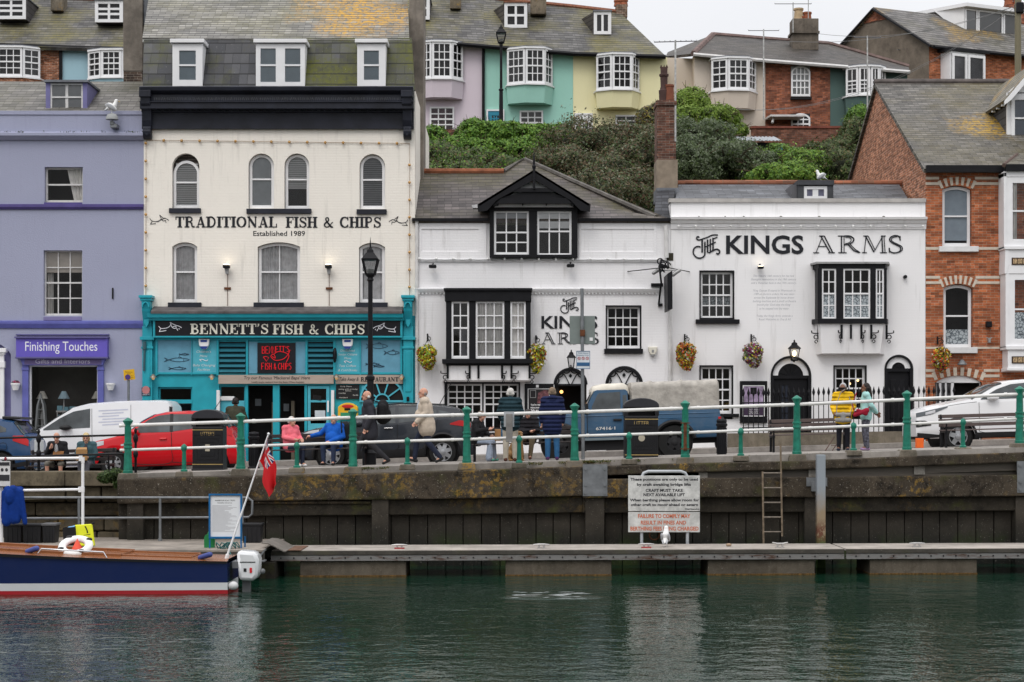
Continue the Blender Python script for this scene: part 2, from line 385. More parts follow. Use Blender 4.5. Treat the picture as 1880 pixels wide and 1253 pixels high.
def _glyphs():
 t,h = .24,.1
 def stem(x,z0=0.,z1=1.,sb=True,st=True,w=t):
  r = [([(x,z0),(x,z1)],w)]
  if sb: r.append(([(x-w*.95,z0+h/2),(x+w*.95,z0+h/2)],h))
  if st: r.append(([(x-w*.95,z1-h/2),(x+w*.95,z1-h/2)],h))
  return r
 g = SLAB
 g['T'] = (.86,stem(.43,st=False)+[([(.02,.955),(.84,.955)],.09),([(.06,1),(.06,.7)],.08),([(.80,1),(.80,.7)],.08)])
 g['I'] = (.42,stem(.21))
 g['H'] = (.98,stem(.21)+stem(.77)+[([(.2,.51),(.78,.51)],h)])
 g['L'] = (.8,stem(.21)+[([(.1,.045),(.76,.045)],.09),([(.73,0),(.73,.34)],.08)])
 g['F'] = (.78,stem(.21)+[([(.1,.955),(.74,.955)],.09),([(.71,1),(.71,.7)],.08),([(.2,.52),(.55,.52)],h),([(.53,.38),(.53,.66)],.07)])
 g['E'] = (.82,stem(.21)+[([(.1,.955),(.76,.955)],.09),([(.73,1),(.73,.7)],.08),([(.2,.52),(.55,.52)],h),([(.53,.38),(.53,.66)],.07),([(.1,.045),(.78,.045)],.09),([(.76,0),(.76,.32)],.08)])
 bowl = lambda x,zc,rx,rz: [(x-.12,zc+rz)]+arc(x,zc,rx,rz,90,-90,14)+[(x-.12,zc-rz)]
 g['P'] = (.84,stem(.21)+[(bowl(.42,.73,.28,.225),.13)])
 g['R'] = (.98,stem(.21)+[(bowl(.42,.74,.27,.215),.13),([(.5,.52),(.66,.38),(.7,.12),(.8,.05),(.95,.07)],.15)])
 g['B'] = (.88,stem(.21)+[(bowl(.42,.745,.25,.21),.13),(bowl(.44,.275,.3,.23),.14)])
 g['D'] = (.98,stem(.21)+[(bowl(.42,.5,.4,.455),.15)])
 g['O'] = (1.,[(arc(.5,.5,.38,.45,0,360,28),[.2 if abs(math.cos(R(360*i/28)))>.5 else .11 for i in range(29)])])
 g['C'] = (.94,[(arc(.52,.5,.39,.45,42,318,24),[.2 if 120<42+276*i/24<240 else .12 for i in range(25)]),([(.83,.66),(.83,1.0)],.09),([(.83,.02),(.83,.3)],.07)])
 g['S'] = (.8,[([(.68,.73),(.62,.87),(.4,.945),(.2,.88),(.15,.74),(.24,.6),(.5,.49),(.66,.38),(.68,.22),(.57,.09),(.38,.05),(.2,.1),(.11,.27)],[.1,.11,.1,.13,.16,.18,.2,.18,.16,.13,.1,.11,.1]),([(.7,.66),(.7,.98)],.08),([(.1,.03),(.1,.34)],.08)])
 g['N'] = (1.0,stem(.19,w=.1)+[([(.13,.97),(.8,.04)],.21)]+stem(.81,sb=False,w=.1)+[([(.02,.96),(.26,.96)],h)])
 g['A'] = (1.0,[([(.5,.98),(.8,.03)],.2),([(.5,.98),(.2,.03)],.09),([(.28,.3),(.72,.3)],h),([(.03,.045),(.36,.045)],h),([(.62,.045),(.98,.045)],h)])
 g['U'] = (.98,[([(.21,1),(.21,.34)]+arc(.49,.33,.28,.28,180,360,12)+[(.77,.34),(.77,1)],[.2]*2+[.16]*13+[.1]*2),([(.02,.96),(.4,.96)],h),([(.6,.96),(.95,.96)],h)])
 g['&'] = (1.05,[([(.98,.5),(.84,.42),(.7,.2),(.5,.07),(.3,.06),(.15,.16),(.14,.32),(.28,.46),(.48,.57),(.56,.72),(.52,.88),(.4,.94),(.28,.87),(.27,.73),(.38,.55),(.6,.3),(.82,.06),(1.,.05)],[.08,.08,.09,.1,.11,.14,.16,.14,.11,.12,.12,.1,.12,.13,.15,.18,.18,.1])])
 g["'"] = (.3,[([(.15,1.),(.15,.86),(.08,.7)],[.16,.14,.05])])
 g[' '] = (.5,[])
_glyphs()
def slab_text(s,x0,x1,zb,zt,y,mat,parent,name="lettering",gap=.05,depth=.008):
 W = sum(SLAB[c][0]+gap for c in s)-gap;kx = (x1-x0)/W;kz = zt-zb;b = B();x = x0;k = 0
 for c in s:
  w,st = SLAB[c]
  for pts,sw in st:
   wid = [q*(kx+kz)/2 for q in sw] if hasattr(sw,'__len__') else sw*(kx+kz)/2
   b.ribbon([(x+p[0]*kx,zb+p[1]*kz) for p in pts],wid,y-depth-.0005*(k % 6),y);k += 1
  x += (w+gap)*kx
 return b.build(name,mat,parent)
def pxstrokes(strokes,P,y,w,mat,parent,name,depth=.01):
 """line drawing given in photo pixels on the plane P; w in pixels (single or one per stroke)"""
 b = B()
 for k,st in enumerate(strokes):
  ww = w[k] if hasattr(w,'__len__') else w
  b.ribbon([(P.x(a),P.z(c)) for a,c in st],ww*P.d0/F,y-depth-.0006*(k % 7),y)
 return b.build(name,mat,parent)
def smooth_line(pts,n=6):
 out = [];P = [Vector((p[0],p[1])) for p in pts]
 for i in range(len(P)-1):
  a,b,c,d = P[max(i-1,0)],P[i],P[i+1],P[min(i+2,len(P)-1)]
  for k in range(n):
   t = k/n;q = .5*((2*b)+(c-a)*t+(2*a-5*b+4*c-d)*t*t+(3*b-a-3*c+d)*t ** 3);out.append((q.x,q.y))
 out.append((P[-1].x,P[-1].y));return out

# ---------------------------------------------------------------- walls with openings, sash windows
def contour(x0,x1,z0,z1,arch=None,ins=0.,n=14):
 """anticlockwise outline of an opening; arch = None, 'round' or a rise in metres"""
 if arch is None: return [(x0+ins,z0+ins),(x1-ins,z0+ins),(x1-ins,z1-ins),(x0+ins,z1-ins)]
 w = (x1-x0)/2;rise = w if arch=='round' else arch;cx = (x0+x1)/2
 if arch=='round': top = arc(cx,z1-w,w-ins,w-ins,0,180,n)
 else:
  r = (w*w+rise*rise)/(2*rise);a = math.degrees(math.asin(w/r));zc = z1-r;a2 = math.degrees(math.asin((w-ins)/(r-ins)))
  top = arc(cx,zc,r-ins,r-ins,90-a2,90+a2,n)
 return [(x0+ins,z0+ins),(x1-ins,z0+ins)]+top
def wall(b,x0,x1,z0,z1,y,holes,rev=.2):
 """front skin with openings and their reveals; holes: (x0, x1, z0, z1, arch)"""
 xs = sorted({x0,x1,*[h[0] for h in holes],*[h[1] for h in holes]});zs = sorted({z0,z1,*[h[2] for h in holes],*[h[3] for h in holes]})
 xs = [x for x in xs if x0 <= x <= x1];zs = [z for z in zs if z0 <= z <= z1]
 for i in range(len(xs)-1):
  j = 0
  while j<len(zs)-1:
   cx = (xs[i]+xs[i+1])/2;ins = lambda k: any(h[0]<cx<h[1] and h[2]<(zs[k]+zs[k+1])/2<h[3] for h in holes)
   if ins(j): j += 1;continue
   k = j
   while k+1<len(zs)-1 and not ins(k+1): k += 1
   b.quad((xs[i],y,zs[j]),(xs[i+1],y,zs[j]),(xs[i+1],y,zs[k+1]),(xs[i],y,zs[k+1]));j = k+1
 for hx0,hx1,hz0,hz1,arch in holes:
  c = contour(hx0,hx1,hz0,hz1,arch);n = len(c)
  for i in range(n):
   (a,p),(d,q) = c[i],c[(i+1) % n];b.quad((a,y,p),(d,y,q),(d,y+rev,q),(a,y+rev,p))
  if arch is not None:
   top = c[2:];m = len(top) // 2
   for i in range(len(top)-1):
    cor = (hx1,hz1) if i<m else (hx0,hz1);b.quad((top[i][0],y,top[i][1]),(cor[0],y,cor[1]),(top[i+1][0],y,top[i+1][1]))
   b.quad((hx1,y,hz1),(hx0,y,hz1),(top[m][0],y,top[m][1]))
 return b
def interp(t,pts):
 for (a,b),(c,d) in zip(pts,pts[1:]):
  if t <= c: return b+(d-b)*max(0,min(1,(t-a)/(c-a))) if c>a else d
 return pts[-1][1]
def cloth(b,x0,x1,z0,z1,y,amp=.03,wl=.11,edge0=None,edge1=None):
 """hanging curtain; edge0/edge1 shift the left/right edge at the bottom"""
 n = max(8,int((x1-x0)/wl*6));rows = 5;o = []
 ph = [random.random()*6 for _ in range(3)]
 for j in range(rows+1):
  t = j/rows;a = x0+(edge0 or 0)*t;c = x1+(edge1 or 0)*t
  for i in range(n+1):
   u = i/n;x = a+(c-a)*u;o.append((x,y+amp*(math.sin((x0+(x1-x0)*u)*2*PI/wl+ph[0])+.5*math.sin((x0+(x1-x0)*u)*2.3*PI/wl+ph[1])),z1-(z1-z0)*t))
 w = n+1;b.add(o,[(j*w+i,(j+1)*w+i,(j+1)*w+i+1,j*w+i+1) for j in range(rows) for i in range(n)]);return b
def window(parent,x0,x1,z0,z1,y,cols=2,rows=(1,1),fw=.06,bar=.024,mat=None,arch=None,sill=None,inside=None,glass=None,split=.5,meet=.045,bottom=.03,dep=.09,name="window",label=None):
 """sash window: frame, glazing bars, meeting rail; pane, curtain or blind and sill are its own pieces"""
 mat = mat or WHITE;b = B();b.ring(contour(x0,x1,z0,z1,arch),contour(x0,x1,z0,z1,arch,fw),y,y+dep)
 ix0,ix1,iz0,iz1 = x0+fw,x1-fw,z0+fw+bottom,z1-fw
 if bottom: b.box(ix0,ix1,y+.012,y+.07,z0+fw*.6,iz0)
 def top_at(x):
  if arch is None: return iz1
  w = (x1-x0)/2;cx = (x0+x1)/2;rise = w if arch=='round' else arch;r = (w*w+rise*rise)/(2*rise)
  return z1-r+math.sqrt(max(0,(r-fw) ** 2-(x-cx) ** 2))
 zm = iz0+(iz1-iz0)*(1-split)
 if len(rows)>1: b.box(ix0,ix1,y-.006,y+.06,zm-meet/2,zm+meet/2)
 for c in range(1,cols):
  x = ix0+(ix1-ix0)*c/cols;b.box(x-bar/2,x+bar/2,y+.015,y+.05,iz0,top_at(x)+.005)
 segs = [(zm,iz1,rows[0]),(iz0,zm,rows[1])] if len(rows)>1 else [(iz0,iz1,rows[0])]
 for a,c,k in segs:
  for i in range(1,k):
   z = a+(c-a)*i/k;b.box(ix0,ix1,y+.018,y+.047,z-bar/2,z+bar/2)
 w = b.build(name,mat,parent)
 if label: w['label'] = label
 pb = B();pb.quad(*[(a,y+.036,c) for a,c in contour(x0,x1,z0,z1,arch,fw*.7)]);pb.build("pane",glass or GLASS,w)
 yi = y+.105
 if inside:
  k = inside[0];ib = B()
  if k=='net': cloth(ib,ix0-.03,ix1+.03,iz0-.05,iz1+.02,yi,.022,.13);ib.build("curtain",inside[1] if len(inside)>1 else NETG,w)
  elif k=='right': cloth(ib,ix0+(ix1-ix0)*inside[1],ix1+.03,iz0-.03,iz1,yi,.03,.12,edge0=inside[2]*(ix1-ix0));ib.build("curtain",NET,w)
  elif k=='left': cloth(ib,ix0-.03,ix0+(ix1-ix0)*inside[1],iz0-.03,iz1,yi,.03,.12,edge1=inside[2]*(ix1-ix0));ib.build("curtain",NET,w)
  elif k=='pair':
   cloth(ib,ix0-.03,ix0+(ix1-ix0)*inside[1],iz0-.03,iz1,yi,.025,.1);cloth(ib,ix1-(ix1-ix0)*inside[1],ix1+.03,iz0-.03,iz1,yi,.025,.1);ib.build("curtain",inside[2] if len(inside)>2 else NET,w)
  elif k=='roller': ib.box(ix0-.02,ix1+.02,yi-.05,yi-.04,iz1-(iz1-iz0)*inside[1],iz1+.02);ib.build("blind",inside[2] if len(inside)>2 else BLIND,w)
  elif k=='slats':
   z = iz1;zend = iz1-(iz1-iz0)*inside[1]
   while z>zend: ib.quad((ix0-.02,yi-.05,z),(ix1+.02,yi-.05,z),(ix1+.02,yi-.02,z-.045),(ix0-.02,yi-.02,z-.045));z -= .06
   ib.build("blind",inside[2] if len(inside)>2 else BLIND,w)
  elif k=='lace': ib.box(ix0,ix1,yi-.07,yi-.065,iz0-.02,iz0+(iz1-iz0)*inside[1]);ib.build("curtain",LACE,w)
 if sill:
  sx0,sx1,sz0,sz1,pr,sm = sill;b = B();b.box(sx0,sx1,y-.14-pr,y+.02,sz0,sz1);b.build("sill",sm,w,bevel=.008)
 return w
def _lace():
 t = NT("lace_curtain");v = t.n("TexVoronoi",{'feature': 'DISTANCE_TO_EDGE'},{'Vector': t.pos(),'Scale': 11.}).outputs[0]
 return t.fin(t.mix(t.ramp(v,[(.03,0),(.12,1)]),(.07,.085,.1),(.36,.4,.42)),.9)
LACE = _lace()
# ---------------------------------------------------------------- foliage
def leafmesh(name,blobs,n,size,mat,parent=None,shell=(.72,1.08),up=.35,droop=0.,lump=.25,lscale=1.1):
 """leaf-sized faces through the outer volume of several ellipsoids; blobs: (centre, radii)"""
 vol = np.array([b[1][0]*b[1][1]+b[1][1]*b[1][2]+b[1][0]*b[1][2] for b in blobs]);cnt = np.maximum(1,(n*vol/vol.sum()).astype(int));P,N = [],[]
 for (c,r),k in zip(blobs,cnt):
  k = int(k*1.3);d = rng.normal(size=(k,3));d /= np.linalg.norm(d,axis=1)[:,None];rad = rng.uniform(shell[0],shell[1],k) ** .7
  dd = d*np.array(r);lum = np.array([mnoise.noise(Vector(q)*lscale) for q in (np.array(c)+dd)])
  fine = np.array([mnoise.noise(Vector(q)*lscale*2.7) for q in (np.array(c)+dd)]);keep = (fine+.5*lum>-.16) | (rng.random(k)<.2)
  rad = rad+lump*(lum+.45*fine)+np.where((rng.random(k)<.06) & (fine>.05),rng.uniform(0,lump*.9,k),0)
  P.append((np.array(c)+dd*rad[:,None])[keep]);N.append(d[keep])
 P = np.concatenate(P);N = np.concatenate(N);k = len(P)
 N = N+rng.normal(size=(k,3))*.55+np.array([0,-.1,up]);N /= np.linalg.norm(N,axis=1)[:,None]
 a = np.cross(N,rng.normal(size=(k,3)));a /= np.linalg.norm(a,axis=1)[:,None];b = np.cross(N,a)
 s = (size*rng.uniform(.6,1.35,k))[:,None]
 V = np.stack([P-a*s,P-b*s*.5+N*s*.12,P+a*s,P+b*s*.5+N*s*.12],1).reshape(-1,3)
 off = ORG.get(parent,Vector((0,0,0)));V = V-np.array(off)
 me = bpy.data.meshes.new(name);me.vertices.add(4*k);me.vertices.foreach_set('co',V.ravel().astype(np.float32))
 me.loops.add(4*k);me.loops.foreach_set('vertex_index',np.arange(4*k,dtype=np.int32));me.polygons.add(k)
 me.polygons.foreach_set('loop_start',np.arange(0,4*k,4,dtype=np.int32));me.polygons.foreach_set('loop_total',np.full(k,4,np.int32))
 me.update(calc_edges=True);me.materials.append(mat);o = bpy.data.objects.new(name,me);COL.objects.link(o)
 if parent is not None: o.parent = parent;ORG[o] = off
 return o
# ================================================================ WATER, GROUND
def m_water():
 t = NT("harbour_water");p = t.pos()
 a = t.noise(t.mapping(p,(1.,1.15,1)),1.35,3,.5);b = t.noise(t.mapping(p,(1.25,1.2,1),(3,7,0)),3.1,3,.55);c = t.noise(t.mapping(p,(1.1,1.1,1)),7.5,2)
 calm = t.ramp(t.noise(t.mapping(p,(.12,.2,1)),1.,3),[(.3,.45),(.65,1)])
 h = t.math('ADD',t.math('MULTIPLY',a,1.),t.math('ADD',t.math('MULTIPLY',b,.5),t.math('MULTIPLY',c,.2)))
 # a swirl of disturbed water off the pontoon
 sp = t.n("VectorMath",{'operation': 'DISTANCE'},{0: t.mapping(p,(1,1.9,1)),1: (.70,33.0*1.9,0)}).outputs['Value']
 k = t.math('MULTIPLY',t.ramp(sp,[(.35,1),(1.,0)]),t.noise(t.mapping(p,(2,5,1)),3.,3))
 h = t.math('ADD',t.math('MULTIPLY',h,calm),t.math('MULTIPLY',k,3.2))
 return t.fin(t.mix(t.noise(p,.15,3),(.003,.019,.011),(.006,.028,.0165)),.02,0,t.bump(h,1.,.04),IOR=1.33,Specular_IOR_Level=.36)
b = B();b.quad((-400,-260,0),(400,-260,0),(400,41.2,0),(-400,41.2,0));structure(b.build("water",m_water()))
b = B();fy = [(-75,-1),(-78,2.2),(-95,3),(-110,9),(-150,15),(-400,20),(-3000,10)];fx_ = [-3000,-700]+[40.*i for i in range(-10,11)]+[700,3000]
b.add([(x,y,z+(2.5*mnoise.noise(Vector((x*.02,y*.03,3))) if z>4 else 0)) for y,z in fy for x in fx_],[(j*len(fx_)+i,j*len(fx_)+i+1,(j+1)*len(fx_)+i+1,(j+1)*len(fx_)+i) for j in range(len(fy)-1) for i in range(len(fx_)-1)]);structure(b.build("unseen_far_shore",m_concrete("unseen_shore_ground",(.12,.11,.09),(.04,.05,.02),.7,0,moss=.6,scale=.05)))  # unseen bank behind the camera, added to darken the window reflections
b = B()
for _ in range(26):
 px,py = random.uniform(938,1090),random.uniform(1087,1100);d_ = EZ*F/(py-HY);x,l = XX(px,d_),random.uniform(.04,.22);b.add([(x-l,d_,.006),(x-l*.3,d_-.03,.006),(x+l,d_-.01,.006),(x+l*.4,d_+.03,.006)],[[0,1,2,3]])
stuff(b.build("foam_and_sparkle",m_plain("foam_sparkle_flecks",(.42,.45,.45),.5)))  # pale flecks painted in for foam and white sparkle on the ripples
def hill(x,y):
 g = G(x)
 pts = [(40.3,g-.5),(58,g-.3),(60.5,g+.2),(63,7.0),(68,10.2),(74,13.4),(75.5,13.8),(110,14.6),(150,14),(300,9),(4000,4)]
 return interp(y,pts)
gx = [-3000,-800,-200,-80]+[i*4. for i in range(-15,16)]+[80,200,800,3000];gy = [40.6,43,47,51,55,58,59.5,60.5,62,63,65,66.5,68,70,72,74,75.5,79,85,95,110,150,300,1000,4000]
b = B();w_ = len(gx)
b.add([(x,y,hill(x,y)+(mnoise.noise(Vector((x*.4,y*.4,0)))*.4 if 61<y<74 else 0)) for y in gy for x in gx],[(j*w_+i,j*w_+i+1,(j+1)*w_+i+1,(j+1)*w_+i) for j in range(len(gy)-1) for i in range(w_-1)])
structure(b.build("terrain",m_concrete("bank_soil",(.06,.05,.03),(.02,.025,.01),.6,.1,moss=.7)))
def strip(b,x0,x1,y0,y1,top,th,n=24):
 xs = [x0+(x1-x0)*i/n for i in range(n+1)]
 for u,v in zip(xs,xs[1:]):
  b.add([(u,y0,G(u)+top-th),(v,y0,G(v)+top-th),(v,y1,G(v)+top-th),(u,y1,G(u)+top-th),(u,y0,G(u)+top),(v,y0,G(v)+top),(v,y1,G(v)+top),(u,y1,G(u)+top)],
              [(0,1,5,4),(2,3,7,6),(4,5,6,7)])
TARMAC = m_concrete("worn_tarmac",(.17,.145,.13),(.08,.07,.065),.4,.5,streak=.1)
PAVE = m_concrete("pale_paving",(.36,.33,.30),(.16,.14,.12),.35,.35,streak=.15)
b = B();strip(b,-8.15,60,40.6,43.4,0,.3);strip(b,-60,-8.16,41.45,43.4,-.24,.2,8);structure(b.build("quayside_pavement",PAVE))
b = B();strip(b,-60,60,43.404,43.55,.004,.35);structure(b.build("kerb",m_concrete("granite_kerb",(.34,.32,.3),(.15,.14,.12),.3,.4,streak=.1)))
b = B();strip(b,-60,60,43.554,51.1,-.12,.3);structure(b.build("road",TARMAC))
b = B();strip(b,-60,60,51.104,53.3,.0,.35);structure(b.build("house_side_pavement",PAVE))

# ================================================================ QUAY WALL
def qp(b,pts,d0,d1):
 k = len(b.v);b.prism([(QP.x(a),QP.z(c,a)) for a,c in pts],d0,d1)
 for v in b.v[k:]: v.y += 40+.05*v.x
 return b
def qbox(b,x0,x1,y0,y1,d0,d1): return qp(b,[(x0,y0),(x1,y0),(x1,y1),(x0,y1)],d0,d1)
CON = m_concrete("weathered_concrete",(.068,.053,.037),(.009,.0065,.004),.95,.8,lichen=.4,moss=.5)
CON2 = m_concrete("dark_wet_concrete",(.034,.028,.02),(.007,.006,.004),.85,.2,moss=.55,lichen=.1)
def m_pile():
 t = NT("tide_stained_piles");p = t.pos();u = t.uv();z = t.n("SeparateXYZ",None,{0: p}).outputs[2]
 c = t.mix(t.ramp(t.noise(p,1.5,6,.7),[(.35,0),(.65,1)]),(.05,.042,.032),(.024,.02,.015))
 zz = t.math('ADD',t.math('MULTIPLY',z,.33),t.math('MULTIPLY',t.noise(t.mapping(u,(2,1,1)),1.5,4),.17))
 c = t.mix(t.ramp(zz,[(.2,1),(.42,0)]),c,(.007,.008,.006))        # tide mark
 c = t.mix(t.math('MULTIPLY',t.ramp(zz,[(.17,1),(.34,.0)]),t.ramp(t.noise(p,1.1,4),[(.5,0),(.62,.7)])),c,(.03,.05,.008))
 st = t.noise(t.mapping(u,(5,.4,1)),1.5,6,.7);c = t.mix(t.math('MULTIPLY',t.ramp(st,[(.5,0),(.75,1)]),.6),c,(.03,.025,.018))
 c = t.mix(t.math('MULTIPLY',t.ramp(t.noise(p,30,4,.7),[(.64,0),(.7,1)]),.5),c,(.4,.37,.32))
 return t.fin(c,.8,0,t.bump(t.noise(p,14,6,.7),.6,.015))
PILE = m_pile()
qw = thing("quay_wall","weathered concrete quay wall with pile panels and lichen spotted coping above the water","wall",(0,40,0))
b = B()
qp(b,[(215,880),(330,877),(500,874),(650,871),(860,864),(1070,857),(1070,911),(1000,913),(800,917),(500,920),(215,926)],0,1.2)
qp(b,[(1070,858),(1258,851),(1463,847),(1665,838),(1960,828),(1960,845),(1880,849),(1665,857),(1463,863),(1258,868),(1070,875)],0,1.2)
b.build("coping",CON,qw,bevel=.03)
b = B();qp(b,[(1070,880),(1400,877),(1960,871),(1960,911),(1500,914),(1400,913),(1250,914),(1070,915)],-.02,1.0)
qbox(b,440,680,921,926,.08,.4);b.build("lower_band",CON,qw,bevel=.025)
b = B();qp(b,[(215,926),(500,920),(800,917),(1070,911),(1070,942),(800,946),(500,948),(215,954)],.14,1.0)
qp(b,[(1070,914),(1500,913),(1960,911),(1960,938),(1500,941),(1070,943)],.12,1.0);b.build("capping_beam",CON2,qw,bevel=.02)
b = B();qp(b,[(1290,868),(1960,847),(1960,870),(1290,880)],.16,.5);b.build("timber_waler",m_wood("grey_timber",(.14,.12,.1),(.07,.06,.05),(1,9,9)),qw)
b = B();qbox(b,1680,1700,856,872,.10,.16);qbox(b,1486,1500,863,876,.10,.16);qbox(b,1284,1300,868,880,.10,.16);b.build("concrete_block",m_concrete("pale_block",(.3,.28,.25),amt=.2),qw)
b = B();x = QP.x(212)
while x<12.6:
 j = random.uniform(-.012,.02);wv = .385+random.uniform(-.02,.02)
 k = len(b.v);b.box(x,x+wv-.018,.32+j,.6,-.9,1.25)
 for v in b.v[k:]: v.y += 40+.05*v.x
 x += wv
k = len(b.v);b.box(QP.x(212),12.6,.5,.9,-.9,1.25)
for v in b.v[k:]: v.y += 40+.05*v.x
b.build("pile_panels",PILE,qw,bevel=.008)
for a,c in ((682,713),(1075,1110),(1478,1502),(1866,1898),(232,262)):
 b = B();qp(b,[(a,913),(c,913),(c,1075),(a,1075)],.06,.7);b.build("pier",PILE,qw,bevel=.015)
for a,c,e,f in ((1070,1115,853,911),(1867,1892,847,905)):
 b = B();qbox(b,a,c,e,f,-.03,.02)
 for px in (a+5,c-5):
  for py in (e+8,f-20,f-6):
   v = QP.p(px,py);b.lathe([(.028,-.02),(.028,.03)],(v.x,v.y-.04,v.z),8,'y')
 b.build("steel_plate",STEEL,qw)
b = B();qbox(b,1480,1518,877,893,-.05,.02);qbox(b,1488,1499,884,902,-.14,-.05);b.build("pile_bracket",STEEL,qw)
# older stone wall on the left
st = thing("stone_wall","old harbour wall of large lichen stained stone blocks under a dressed coping","wall",(-9.5,41,0))
STONE = m_concrete("quay_stone",(.17,.14,.095),(.03,.025,.018),.7,.25,lichen=.5,streak=.35)
b = B();zt,zb = ZZ(866,41),ZZ(893,41)
x = XX(-260,41)
while x<XX(218,41):
 l = random.uniform(1.6,2.6);b.box(x,min(x+l-.012,XX(222,41)),40.95,41.6,zb,zt);x += l
b.build("coping",STONE,st,bevel=.02)
b = B();zr = zb
for h in (.36,.30,.33,.34,.4,.5):
 x = XX(-260,41)+random.uniform(-.5,0)
 while x<XX(238,41):
  l = random.uniform(.7,1.6);j = random.uniform(0,.07);b.box(x+.012,min(x+l-.012,XX(240,41)),41.05+j,41.6,zr-h+.012,zr-.008);x += l
 zr -= h
o = b.build("stone_blocks",STONE,st,bevel=.035)
b = B();b.box(XX(-260,41),XX(236,41),41.25,41.6,-1,zb-.01);b.build("joint_backing",m_plain("dark_joint",(.03,.027,.02),.95),st)
pl = thing("wall_plant","leafy green plant growing out of the stone wall below the first green post","plant",tuple(QP.p(208,890)))
leafmesh("leaves",[((XX(213,40.3),40.35,ZZ(869,40.3)),(.13,.2,.1)),((XX(200,40.5),40.5,ZZ(876,40.3)),(.22,.2,.12)),((XX(214,40.3),40.5,ZZ(886,40.3)),(.11,.2,.16)),((XX(193,40.5),40.5,ZZ(878,40.3)),(.13,.15,.1))],1500,.032,m_leaf("wall_plant_leaf",[(.03,.06,.01),(.05,.09,.02),(.02,.04,.008),(.07,.1,.03)]),pl,shell=(.3,1.1))
gt = leafmesh("grass",[((x_,40.45+.05*x_+random.uniform(-.05,.05),G(x_)-.03),(random.uniform(.08,.4),.06,.03)) for x_ in [random.uniform(-8,11) for _ in range(26)]],1500,.022,m_leaf("verge_weed",[(.06,.08,.02),(.1,.1,.03),(.04,.06,.015),(.16,.12,.03)]),None,shell=(.2,1.2));stuff(gt)

# ---------------- ladder, pile
ld = thing("ladder","rusty steel access ladder fixed to the quay wall left of the tall steel pile","ladder",tuple(QP.p(1417,1000)))
b = B();LY = 40+.05*5.5-.1
b.tube([(XX(1400,LY),LY,ZZ(866,LY)),(XX(1402,LY),LY,ZZ(1010,LY))],.022,6);b.tube([(XX(1433,LY),LY,ZZ(815,LY)),(XX(1436,LY),LY,ZZ(985,LY))],.022,6);b.build("stile",m_plain("flaking_ladder_steel",(.22,.17,.12),.7,.3,var=.5,scale=9),ld)
b = B()
for py in (869,896,923,950,977): b.tube([(XX(1401,LY),LY,ZZ(py,LY)),(XX(1434,LY),LY,ZZ(py,LY))],.018,6)
b.build("rungs",m_plain("rung_steel",(.2,.17,.14),.6,.4,var=.4,scale=9),ld)
mp = thing("mooring_pile","tall square steel mooring pile with rusty algae stained foot right of the ladder","pile",(XX(1506,39.9),39.9,0))
def m_pilesteel():
 t = NT("steel_pile");z = t.n("SeparateXYZ",None,{0: t.pos()}).outputs[2];n = t.noise(t.pos(),7,5,.7);zz = t.math('ADD',t.math('MULTIPLY',z,.33),t.math('MULTIPLY',n,.17))
 c = t.mix(t.ramp(zz,[(.46,1),(.64,0)]),(.27,.3,.33),(.26,.2,.13));c = t.mix(t.math('MULTIPLY',t.ramp(zz,[(.36,1),(.44,0)]),t.ramp(n,[(.45,0),(.5,1)])),c,(.12,.05,.03));c = t.mix(t.ramp(zz,[(.24,1),(.32,0)]),c,(.05,.08,.02))
 return t.fin(c,.6,.2,t.bump(n,.2,.01))
b = B();b.box(XX(1497.5,39.9),XX(1513,39.9),39.7,39.9,-1,ZZ(835,39.9));b.build("pile_shaft",m_pilesteel(),mp,bevel=.012)

# ================================================================ GREEN AND WHITE QUAY RAILING
GREEN = m_plain("sea_green_paint",(.014,.17,.115),.4,var=.3,scale=9,bump=.2,bscale=25)
RAILW = m_plain("chipped_white_paint",(.68,.67,.65),.4,var=.12,scale=5)
PLINTH = m_concrete("mossy_plinth",(.22,.19,.15),(.05,.045,.03),.6,.4,moss=.5,lichen=.7)
ql = thing("quay_railing","white two rail quay railing with sea green cast iron posts along the water edge","railing",(0,40,G(0)))
TALL = [(235,767,869),(442,758,861),(648,750,857),(857,746,850),(1055,740,846),(1258,735,840),(1463,726,834),(1665,717,826),(1872,709,814)]
SHORT = [(338,815,866),(545,811,859),(748,803,853),(953,799,850),(1155,793,843),(1360,785,837),(1567,775,827),(1768,768,822)]
def qpt(px,py,dd=0.): v = QP.p(px,py);v.y += .32+dd;return Vector(((px-CX)*v.y/F,v.y,ZZ(py,v.y)))
for px,pt,pb in TALL:
 t_,o_ = qpt(px,pt),qpt(px,pb);h = t_.z-o_.z;r = .082
 b = B();b.lathe([(.105,0),(.105,.05),(.095,.06),(.085,.25),(.078,h*.44),(.095,h*.445),(.097,h*.47),(.083,h*.48),(.083,h*.51),(.097,h*.52),(.095,h*.545),(.076,h*.55),(.070,h-.17),(.08,h-.13),(.108,h-.085),(.112,h-.07),(.1,h-.06),(.03,h-.012),(.0,h)],(o_.x,o_.y,o_.z),8,ph=PI/8)
 b.build("post",GREEN,ql,smooth=28)
 b = B();b.prism([(o_.x-.2,o_.z-.16),(o_.x+.2,o_.z-.16),(o_.x+.165,o_.z),(o_.x-.165,o_.z)],o_.y-.2,o_.y+.2);b.build("plinth",PLINTH,ql,bevel=.02)
